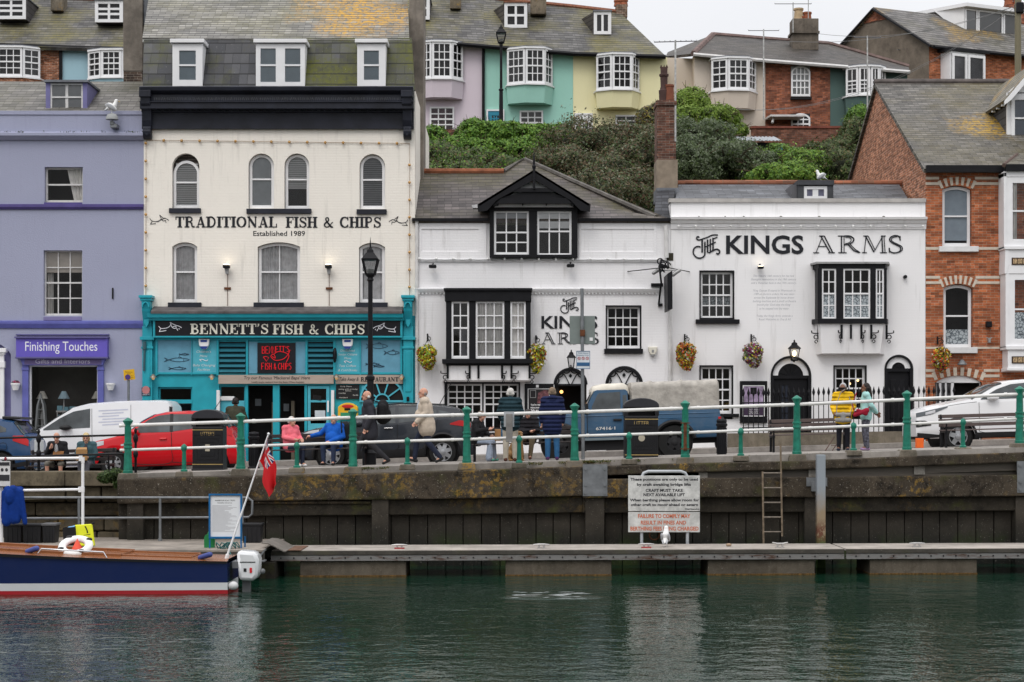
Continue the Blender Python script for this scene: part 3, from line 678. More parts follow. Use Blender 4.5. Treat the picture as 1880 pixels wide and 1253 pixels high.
for px,pt,pb in SHORT:
 t_,o_ = qpt(px,pt),qpt(px,pb);h = t_.z-o_.z
 b = B();b.lathe([(.075,0),(.075,.03),(.05,.05),(.042,h-.17),(.048,h-.15),(.066,h-.12),(.07,h-.09),(.066,h-.06),(.045,h-.03),(.0,h)],(o_.x,o_.y,o_.z),12)
 b.build("short_post",GREEN,ql,smooth=35)
 b = B();b.prism([(o_.x-.17,o_.z-.12),(o_.x+.17,o_.z-.12),(o_.x+.15,o_.z),(o_.x-.15,o_.z)],o_.y-.17,o_.y+.17);b.build("plinth",PLINTH,ql,bevel=.02)
UP = [(219,782),(442,774.5),(648,767),(857,762),(1055,757),(1258,750),(1463,743),(1665,734),(1872,724),(1960,720)]
LO = [(220,827),(442,820),(648,813),(857,807),(1055,801),(1258,795),(1463,787),(1665,779),(1872,769),(1960,765)]
for pts,r in ((UP,.038),(LO,.032)):
 b = B();v = [qpt(*p) for p in pts];b.tube(v,r,10)
 for p in pts[1:-1]:
  for s_ in (-26,24):
   e = qpt(p[0]+s_,p[1]-s_*.036*0-(s_*(pts[-2][1]-pts[1][1])/(pts[-2][0]-pts[1][0])*-1));b.tube([e-Vector((.03,0,0)),e+Vector((.03,0,.002))],r+.008,10)
 b.build("rail",RAILW,ql,smooth=40)
b = B();e = qpt(1258,800,-.1);b.box(e.x-.035,e.x+.03,e.y-.02,e.y+.01,ZZ(828,40),ZZ(776,40));b.box(e.x-.1,e.x+.1,e.y-.03,e.y,ZZ(778,40),ZZ(776,40));b.box(e.x-.1,e.x+.1,e.y-.03,e.y,ZZ(826,40),ZZ(824,40));b.build("rusty_clamp",RUST,ql)

# black railing at far left
br = thing("black_railing","black iron railing with ball topped posts before the couple eating on a bench","railing",(XX(100,40.9),40.9,ZZ(866,40.9)))
BR = 41.2
for k,(pts) in enumerate(([(-60,806),(70,803),(235,799)],[(-60,842),(70,838),(235,833)])):
 b = B();b.tube([(XX(a,BR),BR,ZZ(c,BR)) for a,c in pts],.023,8);b.build("rail",BLACK,br,smooth=40)
for px,pt,pb in ((71,788,868),(249,786,872)):
 b = B();h = ZZ(pt,BR)-ZZ(pb,BR);b.lathe([(.03,0),(.03,h*.36),(.045,h*.38),(.06,h*.44),(.045,h*.5),(.028,h*.52),(.028,h*.68),(.05,h*.72),(.058,h*.78),(.045,h*.84),(.02,h*.88),(.032,h*.92),(.036,h*.95),(.02,h*.99),(0,h)],(XX(px,BR),BR,ZZ(pb,BR)),10);b.build("post",BLACK,br,smooth=40)
b = B();b.box(XX(63,41.4),XX(80,41.4),41.4,41.43,ZZ(830,41.4),ZZ(808,41.4));tag(b.build("notice_plate",m_plain("faded_white_plate",(.6,.62,.64),.5),None),"small blank white plate fixed behind the black railing post","plate")

# ================================================================ PONTOONS
DECKW = m_concrete("bleached_deck",(.42,.38,.34),(.24,.21,.18),.3,.15,streak=.3)
def m_edge(): return m_concrete("grey_timber_edge",(.075,.068,.058),(.07,.06,.05),.5,.2,moss=.25,scale=1.3)
def m_channel():
 t = NT("rusting_steel_channel");p = t.pos();n = t.noise(t.mapping(p,(1.2,1,6)),2,6,.7)
 c = t.mix(t.ramp(n,[(.5,0),(.66,1)]),(.19,.185,.18),(.07,.032,.018));return t.fin(c,.6,.2,t.bump(n,.3,.01))
pn = thing("pontoon","long low pontoon with pale deck, bolted steel edge and concrete floats along the quay","pontoon",(3,38,0))
def pbox(b,x0,x1,z0,z1,d0,d1):
 k = len(b.v);b.box(x0,x1,d0,d1,z0,z1)
 for v in b.v[k:]: v.y += 37.6+.05*v.x
pj = PP.x(1552);pa,pe = PP.x(497),12.5
for x0,x1 in ((pa,pj-.02),(pj+.02,pe)):
 b = B();pbox(b,x0+.01,x1,.47,.52,.06,1.72);b.build("deck",DECKW,pn,bevel=.01)
 b = B();pbox(b,x0,x1,.425,.515,0,.058);pbox(b,x0,x1,.425,.47,1.66,1.72);b.build("edge_timber",m_edge(),pn,bevel=.012)
 b = B();pbox(b,x0,x1,.325,.42,.015,.05);pbox(b,x0,x1,.315,.325,-.01,.2);b.build("steel_channel",m_channel(),pn)
 b = B();x = x0+.2
 while x<x1-.1: b.lathe([(.016,0),(.016,.02)],(x,37.6+.05*x+.0,.372),8,'y');x += .255
 b.build("bolts",BLACK,pn)
FLOAT = m_concrete("stained_float_concrete",(.125,.105,.08),(.045,.034,.022),.6,.3,lichen=.0,streak=.5)
for a,c in ((550,745),(928,1123),(1300,1497),(1598,1795)):
 b = B();pbox(b,PP.x(a),PP.x(c),-.35,.315,.06,1.55);f_ = b.build("float",FLOAT,pn,bevel=.02)
 b = B();pbox(b,PP.x(a)-.004,PP.x(c)+.004,-.35,.022,.05,1.56);b.build("waterline_growth",m_plain("rust_weed",(.13,.07,.02),.9,var=.7,scale=20),f_)
def cleat_b(b,x,y,z,flat):
 b.box(x-.09,x+.09,y-.05,y+.05,z,z+.012)
 for s_ in (-.055,.055): b.tube([(x+s_,y,z),(x+s_*.8,y,z+.075)],.018,8)
 b.tube([(x-.16,y,z+.075+(0 if flat else .03)),(x-.06,y,z+.08),(x+.06,y,z+.08),(x+.16,y,z+.075+(0 if flat else .03))],[.012,.02,.02,.012],8)
for px,flat,red in ((733,1,1),(994,1,0),(1187,1,1),(1433,0,0),(1685,1,0)):
 x = PP.x(px)*1.01;b = B();cleat_b(b,x,37.6+.05*x+.45,.52,flat);cl = b.build("cleat",m_plain("cleat_steel",(.42,.41,.4),.4,.6),pn,smooth=40)
 if red: b = B();b.box(x-.1,x+.1,37.6+.05*x+.39,37.6+.05*x+.51,.521,.545);b.build("base",m_plain("red_cleat_base",(.35,.05,.05),.5),cl)
lp = thing("landing_stage","wide concrete landing stage behind the blue boat at the left","pontoon",(-9,38,0))
b = B();zt = .59;b.box(XX(-120,36.6),XX(484,36.7),36.65,40.6,zt-.05,zt);b.build("deck",m_concrete("landing_deck",(.33,.29,.25),(.16,.14,.12),.35,.2,streak=.15),lp,bevel=.01)
b = B();b.box(XX(-120,36.6),XX(484,36.7),36.64,36.9,zt-.27,zt-.055);b.build("edge_beam",m_edge(),lp,bevel=.015)
b = B();b.prism([(XX(467,36.6),zt-.2),(XX(487,36.6),zt+.02),(XX(489,36.6),zt+.02),(XX(474,36.6),zt-.2)],36.6,36.64);b.box(XX(468,36.6),XX(488,36.6),36.4,36.75,zt-.22,zt-.2);b.build("end_frame",STEEL,lp)
b = B()
for px in (40,240,400,476): b.box(XX(px,37),XX(px,37)+.3,37.0,38.5,-.6,zt-.28)
b.build("stage_leg",CON2,lp)
gw = thing("gangway_plate","curved grey ramp plate bridging the landing stage and the pontoon","ramp",(XX(505,37.4),37.4,.5))
b = B();P_ = [(484,995),(496,996),(510,1002),(524,1010),(528,1010)]
for u,v in zip(P_,P_[1:]): b.slab([(XX(u[0],37.3),37.0,ZZ(u[1],37.3)),(XX(v[0],37.3),37.0,ZZ(v[1],37.3)),(XX(v[0],37.3),38.6,ZZ(v[1],37.3)),(XX(u[0],37.3),38.6,ZZ(u[1],37.3))],.02)
b.build("plate",m_plain("worn_chequer_plate",(.2,.18,.16),.5,.4,var=.3,scale=5),gw)
b = B();b.box(XX(524,37.3),XX(552,37.3),37.35,38.7,.524,.536);b.build("rust_flap",m_plain("rust_plate",(.16,.09,.06),.7,.2,var=.4,scale=6),gw)
# grey pipe rail on the landing stage
gr = thing("grey_pipe_rail","grey galvanised pipe railing along the back of the landing stage","railing",(XX(250,39.4),39.4,zt))
GD = 39.4
pz = lambda py: ZZ(py,GD);pxx = lambda px: XX(px,GD)
b = B();b.tube([(pxx(-60),GD,pz(914)),(pxx(455),GD,pz(914)),(pxx(463),GD,pz(920)),(pxx(463),GD,pz(944)),(pxx(456),GD,pz(950)),(pxx(-60),GD,pz(953))],.026,8);b.build("rail",STEEL,gr,smooth=50)
for px in (145,294,445): b = B();b.tube([(pxx(px),GD,zt),(pxx(px),GD,pz(914))],.03,8);b.lathe([(.045,0),(.045,.05)],(pxx(px),GD,zt),10);b.build("post",STEEL,gr,smooth=50)
# white pipe frame
WD = 38.3;wr = thing("white_pipe_frame","white plastic pipe frame standing on the landing stage, a blue hoodie hung over it","rail",(XX(152,WD),WD,zt))
b = B();q = lambda px,py: (XX(px,WD),WD,ZZ(py,WD))
b.tube([q(-50,843),q(151,841.5)],.03,10);b.tube([q(-50,902),q(152,899)],.028,10);b.build("rail",WHITE,wr,smooth=50)
b = B();b.tube([q(152,840),(XX(152,WD),WD,zt)],.031,10);b.tube([q(1,868),(XX(1,WD),WD,zt)],.05,10)
for a,c in ((152,845),(152,899),(148,842),(147,899)): b.tube([q(a-.01,c-5),q(a,c+5)],.038,10)
b.build("post",WHITE,wr,smooth=50)
# ================================================================ HOUSE FRONTS (plane y = 53)
YF = 53.0
fx = lambda px: FP.x(px)
fz = lambda py: FP.z(py)
def hole(px0,py0,px1,py1,arch=None): return (fx(px0),fx(px1),fz(py1),fz(py0),arch)
def fbox(b,px0,py0,px1,py1,out,back=0.): return b.box(fx(px0),fx(px1),YF-out,YF+back,fz(py1),fz(py0))
def fwin(parent,px0,py0,px1,py1,cols=2,rows=(1,1),rec=.14,sill=None,**kw):
 s = None
 if sill: s = (fx(sill[0]),fx(sill[2]),fz(sill[3]),fz(sill[1]),sill[4] if len(sill)>4 else .08,sill[5] if len(sill)>5 else NAVYBLK)
 y = YF+rec
 w = window(parent,fx(px0),fx(px1),fz(py1),fz(py0),y,cols,rows,**kw)
 if s:
  b = B();b.box(s[0],s[1],YF-s[4],y+.02,s[2],s[3]);b.build("sill",s[5],w,bevel=.008)
 return w
def shell(parent,px0,px1,ztop,mat,depth=9.,name="side_wall"):
 """side and back walls behind a front, with a dark panel for the unlit room"""
 b = B();x0,x1 = fx(px0),fx(px1);g = G((x0+x1)/2)-.4
 b.box(x0,x0+.2,YF+.25,YF+depth,g,ztop);b.box(x1-.2,x1,YF+.25,YF+depth,g,ztop);b.box(x0+.2,x1-.2,YF+depth-.2,YF+depth,g,ztop)
 b.build(name,mat,parent)
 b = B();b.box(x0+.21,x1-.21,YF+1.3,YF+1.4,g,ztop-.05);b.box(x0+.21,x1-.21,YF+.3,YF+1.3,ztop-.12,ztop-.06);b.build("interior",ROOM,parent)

# ---------------------------------------------------------------- lilac gift shop
LILAC = m_render("lilac_roughcast",(.33,.345,.462),.3,.7,26,(.12,.1,.18))
VIOLET = m_plain("violet_trim",(.09,.07,.23),.5,var=.15)
BLUEV = m_plain("blue_violet_trim",(.12,.13,.4),.5,var=.15)
ps = thing("gift_shop","lilac roughcast gift shop with violet fascia sign and large display window","shop",(fx(130),YF,G(fx(130))))
hs = [hole(82,307,152,372),hole(80,460,151,580),hole(54,671,180,800),hole(-60,628,20,860,1.05)]
b = B();wall(b,fx(-170),fx(264),1.2,fz(206),YF,hs,.2);b.build("wall",LILAC,ps)
b = B();b.box(fx(-170),fx(264.5),YF-.03,YF+.3,fz(211),fz(204));b.extrude_x([(YF-.20,fz(246)),(YF-.20,fz(251)),(YF-.06,fz(258)),(YF,fz(258)),(YF,fz(242))],fx(-170),fx(264.5));b.build("parapet_cornice",LILAC,ps)
b = B();b.extrude_x([(YF-.09,fz(376)),(YF-.09,fz(381)),(YF-.04,fz(385)),(YF,fz(385)),(YF,fz(375))],fx(-170),fx(264));b.build("string_course",VIOLET,ps)
b = B();b.extrude_x([(YF-.1,fz(591)),(YF-.1,fz(595)),(YF-.04,fz(603)),(YF,fz(603)),(YF,fz(589))],fx(-170),fx(264));b.build("string_course",BLUEV,ps)
leafmesh("ledge_weeds",[((fx(x_),YF-.15,fz(244)),(random.uniform(.1,.5),.05,.035)) for x_ in (8,40,85,138,165,190,250)],260,.025,m_leaf("ledge_weed",[(.05,.07,.02),(.09,.09,.03),(.03,.04,.015)]),ps,shell=(.2,1.2),lump=.03)
shell(ps,-170,264,fz(212),LILAC)
fwin(ps,82,307,152,372,1,(1,1),fw=.05,inside=('right',.55,.2),mat=OFFW,sill=(81,372,151,377,.02,VIOLET))
fwin(ps,80,460,151,580,3,(2,2),fw=.04,bar=.03,inside=('roller',.33,m_plain("cream_blind",(.55,.5,.45),.8)),mat=OFFW,sill=(80,582,150,589,.03,m_plain("lilac_sill",(.2,.18,.34),.6)))
b = B();cloth(b,fx(82),fx(92),fz(578),fz(500),YF+.36,.03,.12);b.build("curtain",NET,ps)
# shop window
b = B()
for a,c in ((42,53),(180,191)): fbox(b,a,668,c,870,.07);fbox(b,a-1,676,c+1,680,.09)
b.prism([(fx(38),fz(658)),(fx(196),fz(658)),(fx(190),fz(671)),(fx(44),fz(671))],YF-.12,YF);b.build("shopfront_pilaster",BLUEV,ps)
b = B();fbox(b,33,622,200,657,.22);sg = b.build("sign_board",m_plain("violet_sign",(.13,.1,.47),.4,var=.05),ps,bevel=.01)
b = B();fbox(b,31,619,202,622,.28);fbox(b,32,656,201,659,.25);fbox(b,30,614,201,616,.06);b.build("sign_trim",m_plain("sign_trim_violet",(.11,.1,.25),.5),ps)
SIGNW = m_plain("sign_white",(.8,.8,.85),.5,var=.03)
text("Finishing Touches",fx(50),fx(182),fz(645),fz(628),YF-.225,SIGNW,sg)
b = B();fbox(b,47,658,188,670,.125);b.build("sign_board",m_plain("dull_violet_sign",(.13,.1,.24),.5),ps)
text("Gifts and Interiors",fx(67),fx(167),fz(668),fz(660),YF-.13,m_plain("pale_lettering",(.5,.48,.6),.5),ps)
w = window(ps,fx(54),fx(180),fz(800),fz(671),YF+.06,1,(1,),fw=.04,mat=WHITE,bottom=0,name="shop_window",glass=m_glass("shop_glass",.9,.03))
b = B();b.box(fx(50),fx(184),YF+1.25,YF+1.29,.8,fz(668));b.build("window_backing",m_plain("grey_backdrop",(.075,.07,.066),.9,var=.5,scale=1),w)
b = B();b.box(fx(54),fx(180),YF+.2,YF+1.2,fz(800),fz(795));b.build("display_floor",m_plain("display_floor",(.2,.2,.2),.8),w)
for px,py0,py1,c in ((68,720,732,(.75,.72,.64)),(108,718,732,(.5,.7,.8)),(170,719,732,(.75,.72,.64))):
 b = B();x = fx(px);y_ = YF+.6
 b.lathe([(.17,fz(732)),(.06,fz(718)),(.05,fz(718)),(.16,fz(732))],(x,y_,0),14);tl = thing("table_lamp","table lamp with %s shade in the shop window, %s" % (("pale blue","the middle one") if px==108 else ("cream","leftmost" if px==68 else "rightmost")),"lamp",(x,y_,fz(795)),"lamps in the gift shop window");b.build("lamp_shade",m_plain("shade_%d" % px,c,.8),tl,smooth=40)
 b = B();b.lathe([(.1,fz(795)),(.1,fz(792)),(.03,fz(788)),(.06,fz(765)),(.02,fz(745)),(.012,fz(730))],(x,y_,0),10);b.build("lamp_base",OFFW,tl,smooth=40)
ob = thing("display_boat","white boat shaped display shelf standing in the shop window","shelf",(fx(70),YF+.45,fz(795)))
b = B();b.prism([(fx(57),fz(795)),(fx(61),fz(745)),(fx(68),fz(722)),(fx(75),fz(745)),(fx(79),fz(795)),(fx(76),fz(795)),(fx(72.5),fz(747)),(fx(68),fz(730)),(fx(64),fz(747)),(fx(60),fz(795))],YF+.35,YF+.6)
for py in (752,768,782): b.box(fx(62),fx(75),YF+.37,YF+.58,fz(py+1),fz(py))
b.build("hull_shelf",m_plain("pale_driftwood",(.62,.65,.65),.8),ob)
tb = thing("display_table","small white display table with pale blue boxes in the shop window","table",(fx(112),YF+.7,fz(795)))
b = B();b.box(fx(95),fx(130),YF+.5,YF+.9,fz(757),fz(754));b.build("tabletop",OFFW,tb)
for px in (96,128): b = B();b.box(fx(px),fx(px+1.5),YF+.52,YF+.56,fz(795),fz(757));b.build("leg",OFFW,tb)
for k,(a,c,e) in enumerate(((96,745,106),(108,747,117),(119,746,129),(97,762,109))):
 b = B();b.box(fx(a),fx(e),YF+.55,YF+.75,fz(c+9) if k<3 else fz(780),fz(c));tag(b.build("gift_box",m_plain("blue_box_%d" % k,(.22,.42,.5),.7),None,bevel=.005),["pale blue gift box at the left end of the display table","pale blue gift box in the middle of the display table","pale blue gift box at the right end of the display table","pale blue gift box under the display table"][k],"box","pale blue boxes in the shop window")
# arched doorway at the photo's left edge
b = B()
fbox(b,-20,640,9,870,.12);fbox(b,-22,640,14,648,.2);fbox(b,-21,648,11,652,.16);fbox(b,-20,664,11,676,.15);b.build("door_pilaster",WHITE,ps,bevel=.01)
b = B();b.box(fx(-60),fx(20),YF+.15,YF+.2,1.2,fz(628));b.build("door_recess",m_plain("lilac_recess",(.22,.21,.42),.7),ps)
def wall_pot(px,py,flowers,label):
 t = thing("wall_planter",label,"planter",(fx(px),YF-.12,fz(py)),"white pots on the gift shop wall")
 b = B();z0,z1 = fz(717),fz(704);b.lathe([(.075,z0),(.12,z1-.05),(.135,z1-.045),(.135,z1)],(fx(px),YF-.14,0),14);b.build("pot",WHITE,t,smooth=40)
 if flowers: leafmesh("flowers",[((fx(px),YF-.14,fz(703)),(.11,.1,.06))],200,.03,m_leaf("pink_flowers",[(.3,.04,.1),(.08,.1,.03),(.45,.1,.2),(.05,.08,.02)]),t,shell=(.1,1.1))
wall_pot(31,710,True,"white wall pot with small pink flowers left of the shop window");wall_pot(205,709,False,"empty white wall pot right of the shop window")
b = B();fbox(b,206,529,208.5,549,.04);tag(b.build("wall_tie",BLACK,None),"short black iron strap on the lilac wall beside the sash window","wall tie")
# slate roof and dormer behind the parapet
RD = 53.9
SLATE_G = m_slate("grey_green_slate",(.12,.115,.105),(.17,.16,.15),(.14,.13,.04),.25,w=.42,h=.235)
b = B();z0 = ZZ(208,RD);b.slab([(XX(-170,RD),RD,z0),(XX(262,RD),RD,z0),(XX(262,56.5),56.6,ZZ(150,56.6)),(XX(-170,56.5),56.6,ZZ(150,56.6))],.12);b.build("roof",SLATE_G,ps)
dm = B();D2 = 54.3;dx = lambda p: XX(p,D2);dz = lambda p: ZZ(p,D2)
dm.box(dx(84),dx(92),D2,D2+2,dz(206),dz(152));dm.box(dx(152),dx(160),D2,D2+2,dz(206),dz(152));d = dm.build("dormer",m_plain("lilac_dormer_wood",(.17,.16,.33),.6),ps)
dm = B();dm.box(dx(82),dx(163),D2-.1,D2+2.2,dz(152),dz(148));dm.build("dormer_roof",LEAD,d)
window(ps,dx(92),dx(152),dz(206),dz(153),D2+.03,2,(1,1),fw=.05,bar=.08,mat=OFFW,inside=('roller',.95,m_plain("dusty_pane",(.35,.36,.37),.8)),name="dormer_window")

# ---------------------------------------------------------------- fish and chip shop
CREAM = m_paintbrick("cream_painted_brick",(.86,.815,.74),.3,.45)
TURQ = m_plain("turquoise_paint",(.02,.34,.42),.45,var=.14,scale=2.5)
TURQ2 = m_plain("pale_turquoise_panel",(.08,.41,.51),.45,var=.12)
PANELB = m_plain("sea_blue_panel",(.13,.33,.45),.35,var=.15,scale=3)
bn = thing("fish_and_chip_shop","tall cream fish and chip shop with black cornice, mansard roof and turquoise shopfront","shop",(fx(512),YF,G(fx(512))))
up = [(316,282,366,383),(456,282,503,383),(522,282,568,384),(660,283,707,384)]
lo = [(316,445,362,556),(473,445,551,556),(659,446,707,556)]
hs = [hole(*u,'round') for u in up]+[hole(*u,.13) for u in lo]
b = B();wall(b,fx(264),fx(762),fz(580),fz(205),YF,hs,.2);b.build("wall",CREAM,bn)
# ground floor wall with openings
gh = [hole(290,711,353,790),hole(402,708,450,870),hole(455,708,501,870),hole(513,708,559,870),hole(564,708,606,870)]
b = B();wall(b,fx(264),fx(762),1.3,fz(580),YF,gh,.2);b.build("shopfront_wall",TURQ,bn)
shell(bn,262,762,fz(165),CREAM)
# cornice
CORN = m_plain("black_cornice_paint",(.014,.016,.026),.5,var=.5,scale=2.2)
b = B();b.extrude_x([(YF,fz(238)),(YF-.12,fz(238)),(YF-.12,fz(209)),(YF-.2,fz(208)),(YF-.2,fz(204)),(YF-.42,fz(204)),(YF-.42,fz(194)),(YF-.46,fz(193)),(YF-.46,fz(191)),(YF-.36,fz(188)),(YF-.34,fz(178)),(YF-.5,fz(172)),(YF-.52,fz(166)),(YF-.4,fz(163)),(YF+.6,fz(163)),(YF+.6,fz(238))],fx(262),fx(760));co = b.build("cornice",CORN,bn)
b = B();x = fx(287)
while x<fx(736): b.box(x,x+.09,YF-.3,YF-.2,fz(206),fz(196));x += .19
b.build("dentils",CORN,co)
for px in (262,738):
 b = B();x0,x1 = fx(px),fx(px+21)
 b.extrude_x([(YF,fz(236)),(YF-.2,fz(234)),(YF-.26,fz(224)),(YF-.3,fz(206)),(YF-.48,fz(196)),(YF-.5,fz(184)),(YF,fz(184))],x0+.03,x1-.03)
 b.box(x0,x1,YF-.55,YF,fz(184),fz(172));b.extrude_x(arc(YF-.06,fz(244),.22,.2,0,360,16),x0+.05,x1-.05)
 for k in range(5): b.tube([(x0+.06+k*.05,YF-.26,fz(238)),(x0+.16,YF-.25,fz(252))],.02,5)
 b.build("bracket",CORN,co,bevel=.01)
# bird spikes along the cornice
b = B();x = fx(290)
while x<fx(735): b.tube([(x,YF-.45,fz(191)),(x+random.uniform(-.04,.04),YF-.5,fz(185))],.004,3,cap=False);x += .06
b.build("bird_spikes",STEEL,co)
# mansard
BLUESH = m_plain("blue_grey_pane_tone",(.30,.38,.44),.8,var=.08)  # flat sheet behind the dormer glass sets the blue-grey pane tone
MSL = m_slate("mossy_mansard_slate",(.035,.037,.043),(.07,.07,.075),(.085,.09,.008),1.3,w=.46,h=.36,gap=.02)
USL = m_slate("pale_lichened_slate",(.25,.24,.222),(.165,.16,.15),(.3,.27,.08),.3,(.55,.3,.03),1.,w=.36,h=.17,gap=.022,lpos=(-4.6,55.6,15.4,2.9))
M0,M1 = 53.25,54.1
b = B();b.slab([(XX(262,M0),M0,ZZ(166,M0)),(XX(762,M0),M0,ZZ(166,M0)),(XX(756,M1),M1,ZZ(70,M1)),(XX(264,M1),M1,ZZ(70,M1))],.1);b.build("mansard",MSL,bn)
b = B();b.slab([(XX(262,M1),M1-.05,ZZ(71,M1)),(XX(752,M1),M1-.05,ZZ(75,M1)),(XX(745,58.),58.3,ZZ(-40,58.3)),(XX(275,58.),58.3,ZZ(-40,58.3))],.12);b.build("upper_roof",USL,bn)
b = B();b.box(XX(262,M1),XX(752,M1),M1-.03,M1+.05,ZZ(78,M1),ZZ(73,M1));b.build("lead_flashing",m_plain("pale_flashing",(.4,.4,.38),.6,.1,var=.4,scale=6),bn)
for k,(a,c) in enumerate(((317,372),(470,560),(656,708))):
 D3 = 53.3;ax,cx_ = XX(a,D3),XX(c,D3);z0,z1 = ZZ(161,D3),ZZ(80,D3)
 n = 2 if k==1 else 1
 b = B()
 b.box(ax-.06,cx_+.06,D3-.12,D3+1,z1,ZZ(73,D3));b.box(ax,ax+.09,D3+.05,D3+1,z0,z1);b.box(cx_-.09,cx_,D3+.05,D3+1,z0,z1);b.box(ax,cx_,D3+.9,D3+1,z0,z1)
 d = b.build("dormer",WHITE,bn,bevel=.012)
 for i in range(n):
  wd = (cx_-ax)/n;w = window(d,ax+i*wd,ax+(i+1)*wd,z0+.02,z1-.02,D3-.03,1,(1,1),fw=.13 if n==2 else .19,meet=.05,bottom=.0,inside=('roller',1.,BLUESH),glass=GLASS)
# windows
ins_up = [('slats',1.,BLIND),('roller',1.,m_plain("frosted_blind",(.42,.45,.47),.8)),('slats',.62,BLIND),('slats',1.,BLINDG)]
for (a,b0,c,d0),i_,s_ in zip(up,ins_up,((311,383,369,392),(453,384,572,393),None,(655,385,710,394))):
 fwin(bn,a+1,b0+(12 if a==316 else 1),c-1,d0,1,(1,1),arch='round',inside=i_,sill=s_,fw=.075,split=.46)
for (a,b0,c,d0),s_ in zip(lo,((309,556,370,567),(466,556,558,567),(653,556,712,567))):
 fwin(bn,a+1,b0+1,c-1,d0,2 if a==473 else 1,(1,1),arch=.12,inside=('net',NETG),sill=s_,fw=.075,split=.49)
b = B();b.box(fx(314),fx(368),YF+.24,YF+.26,fz(330),fz(280));b.build("arch_shutter",m_slate("brown_shutter",(.16,.13,.11),(.12,.1,.09),moss_amt=0,w=3.,h=.09,gap=.03),bn)
LETT = m_plain("black_lettering",(.012,.013,.018),.5,var=.1)
slab_text("TRADITIONAL",fx(322),fx(509),fz(418),fz(398),YF,LETT,bn,depth=.012);slab_text("FISH & CHIPS",fx(525),fx(700),fz(418.5),fz(398.5),YF,LETT,bn,depth=.012)
text("Established 1989",fx(465),fx(560),fz(433.5),fz(424.5),YF-.004,LETT,bn,bold=.012)
fishL = [smooth_line([(275,401),(279,406),(288,407),(296,404)]),[(276,412),(280,406)],[(276,412),(286,411)],smooth_line([(284,407),(291,407),(296,402)]),[(293,395),(297,404)],[(293,395),(300,401)],smooth_line([(297,404),(303,401),(310,405)]),smooth_line([(297,404),(300,406),(304,405)]),[(304,405),(305,410)]]
pxstrokes(fishL,FP,YF,1.,LETT,bn,"fish_drawing");pxstrokes([[(1024-x,y+2.5) for x,y in s_] for s_ in fishL],FP,YF,1.,LETT,bn,"fish_drawing")
# shopfront mouldings
b = B();b.extrude_x([(YF,fz(563)),(YF-.5,fz(574)),(YF-.5,fz(578)),(YF,fz(578))],fx(283),fx(740));b.build("fascia_roof",m_plain("weathered_slate_ledge",(.11,.1,.1),.8,var=.4),bn)
b = B();b.extrude_x([(YF,fz(578)),(YF-.48,fz(578)),(YF-.44,fz(585)),(YF-.36,fz(586)),(YF-.34,fz(590)),(YF,fz(590))],fx(276),fx(742))
b.box(fx(284),fx(740),YF-.27,YF,fz(621),fz(618));b.box(fx(284),fx(288),YF-.27,YF,fz(618),fz(590));b.box(fx(736),fx(740),YF-.27,YF,fz(618),fz(590));b.build("fascia_frame",TURQ,bn,bevel=.006)
b = B();fbox(b,288,590,736,618,.22);fs = b.build("sign_board",m_plain("black_sign",(.008,.008,.012),.3,var=.1),bn)
SIGNC = m_plain("cream_sign_letters",(.75,.72,.62),.5,var=.03)
slab_text("BENNETT'S",fx(352),fx(495),fz(614.5),fz(595.5),YF-.222,SIGNC,fs);slab_text("FISH & CHIPS",fx(503),fx(671),fz(615),fz(596),YF-.222,SIGNC,fs)
fishS = [smooth_line([(294,600),(298,604),(305,604),(312,602),(317,597)]),[(295,610),(298,604)],[(295,610),(308,608)],[(315,593),(318,601)],smooth_line([(315,593),(322,597),(331,600),(336,603)]),smooth_line([(318,601),(322,604),(326,603),(325,600),(320,601)]),[(327,604),(329,608)],[(331,604),(332,606)]]
pxstrokes(fishS,FP,YF-.222,1.2,SIGNW,fs,"fish_drawing");pxstrokes([[(1022-x,y+1) for x,y in s_] for s_ in fishS],FP,YF-.222,1.2,SIGNW,fs,"fish_drawing")
for px in (261,739):
 b = B();x0,x1 = fx(px),fx(px+22);m_ = (x0+x1)/2
 b.box(x0-.02,x1+.02,YF-.42,YF,fz(549),fz(544));b.box(x0+.01,x1-.01,YF-.38,YF,fz(554),fz(549))
 b.extrude_x([(YF,fz(600)),(YF-.12,fz(600)),(YF-.16,fz(590)),(YF-.3,fz(572)),(YF-.36,fz(555)),(YF,fz(555))],x0+.05,x1-.05)
 b.ribbon(arc(m_,fz(566),.09,.14,0,180,10),.035,YF-.41,YF-.3);b.prism([(m_-.07,fz(594)),(m_,fz(603)),(m_+.07,fz(594)),(m_+.07,fz(588)),(m_-.07,fz(588))],YF-.26,YF-.1)
 b.build("console_bracket",TURQ,bn,bevel=.008)
 b = B();b.box(x0+.03,x1-.03,YF-.14,YF,1.3,fz(600));b.box(x0-.03,x1+.03,YF-.2,YF,fz(625),fz(619));b.box(x0,x1,YF-.17,YF,fz(641),fz(637));b.box(x0+.09,x1-.09,YF-.16,YF,fz(720),fz(645));b.build("pilaster",TURQ,bn,bevel=.008)
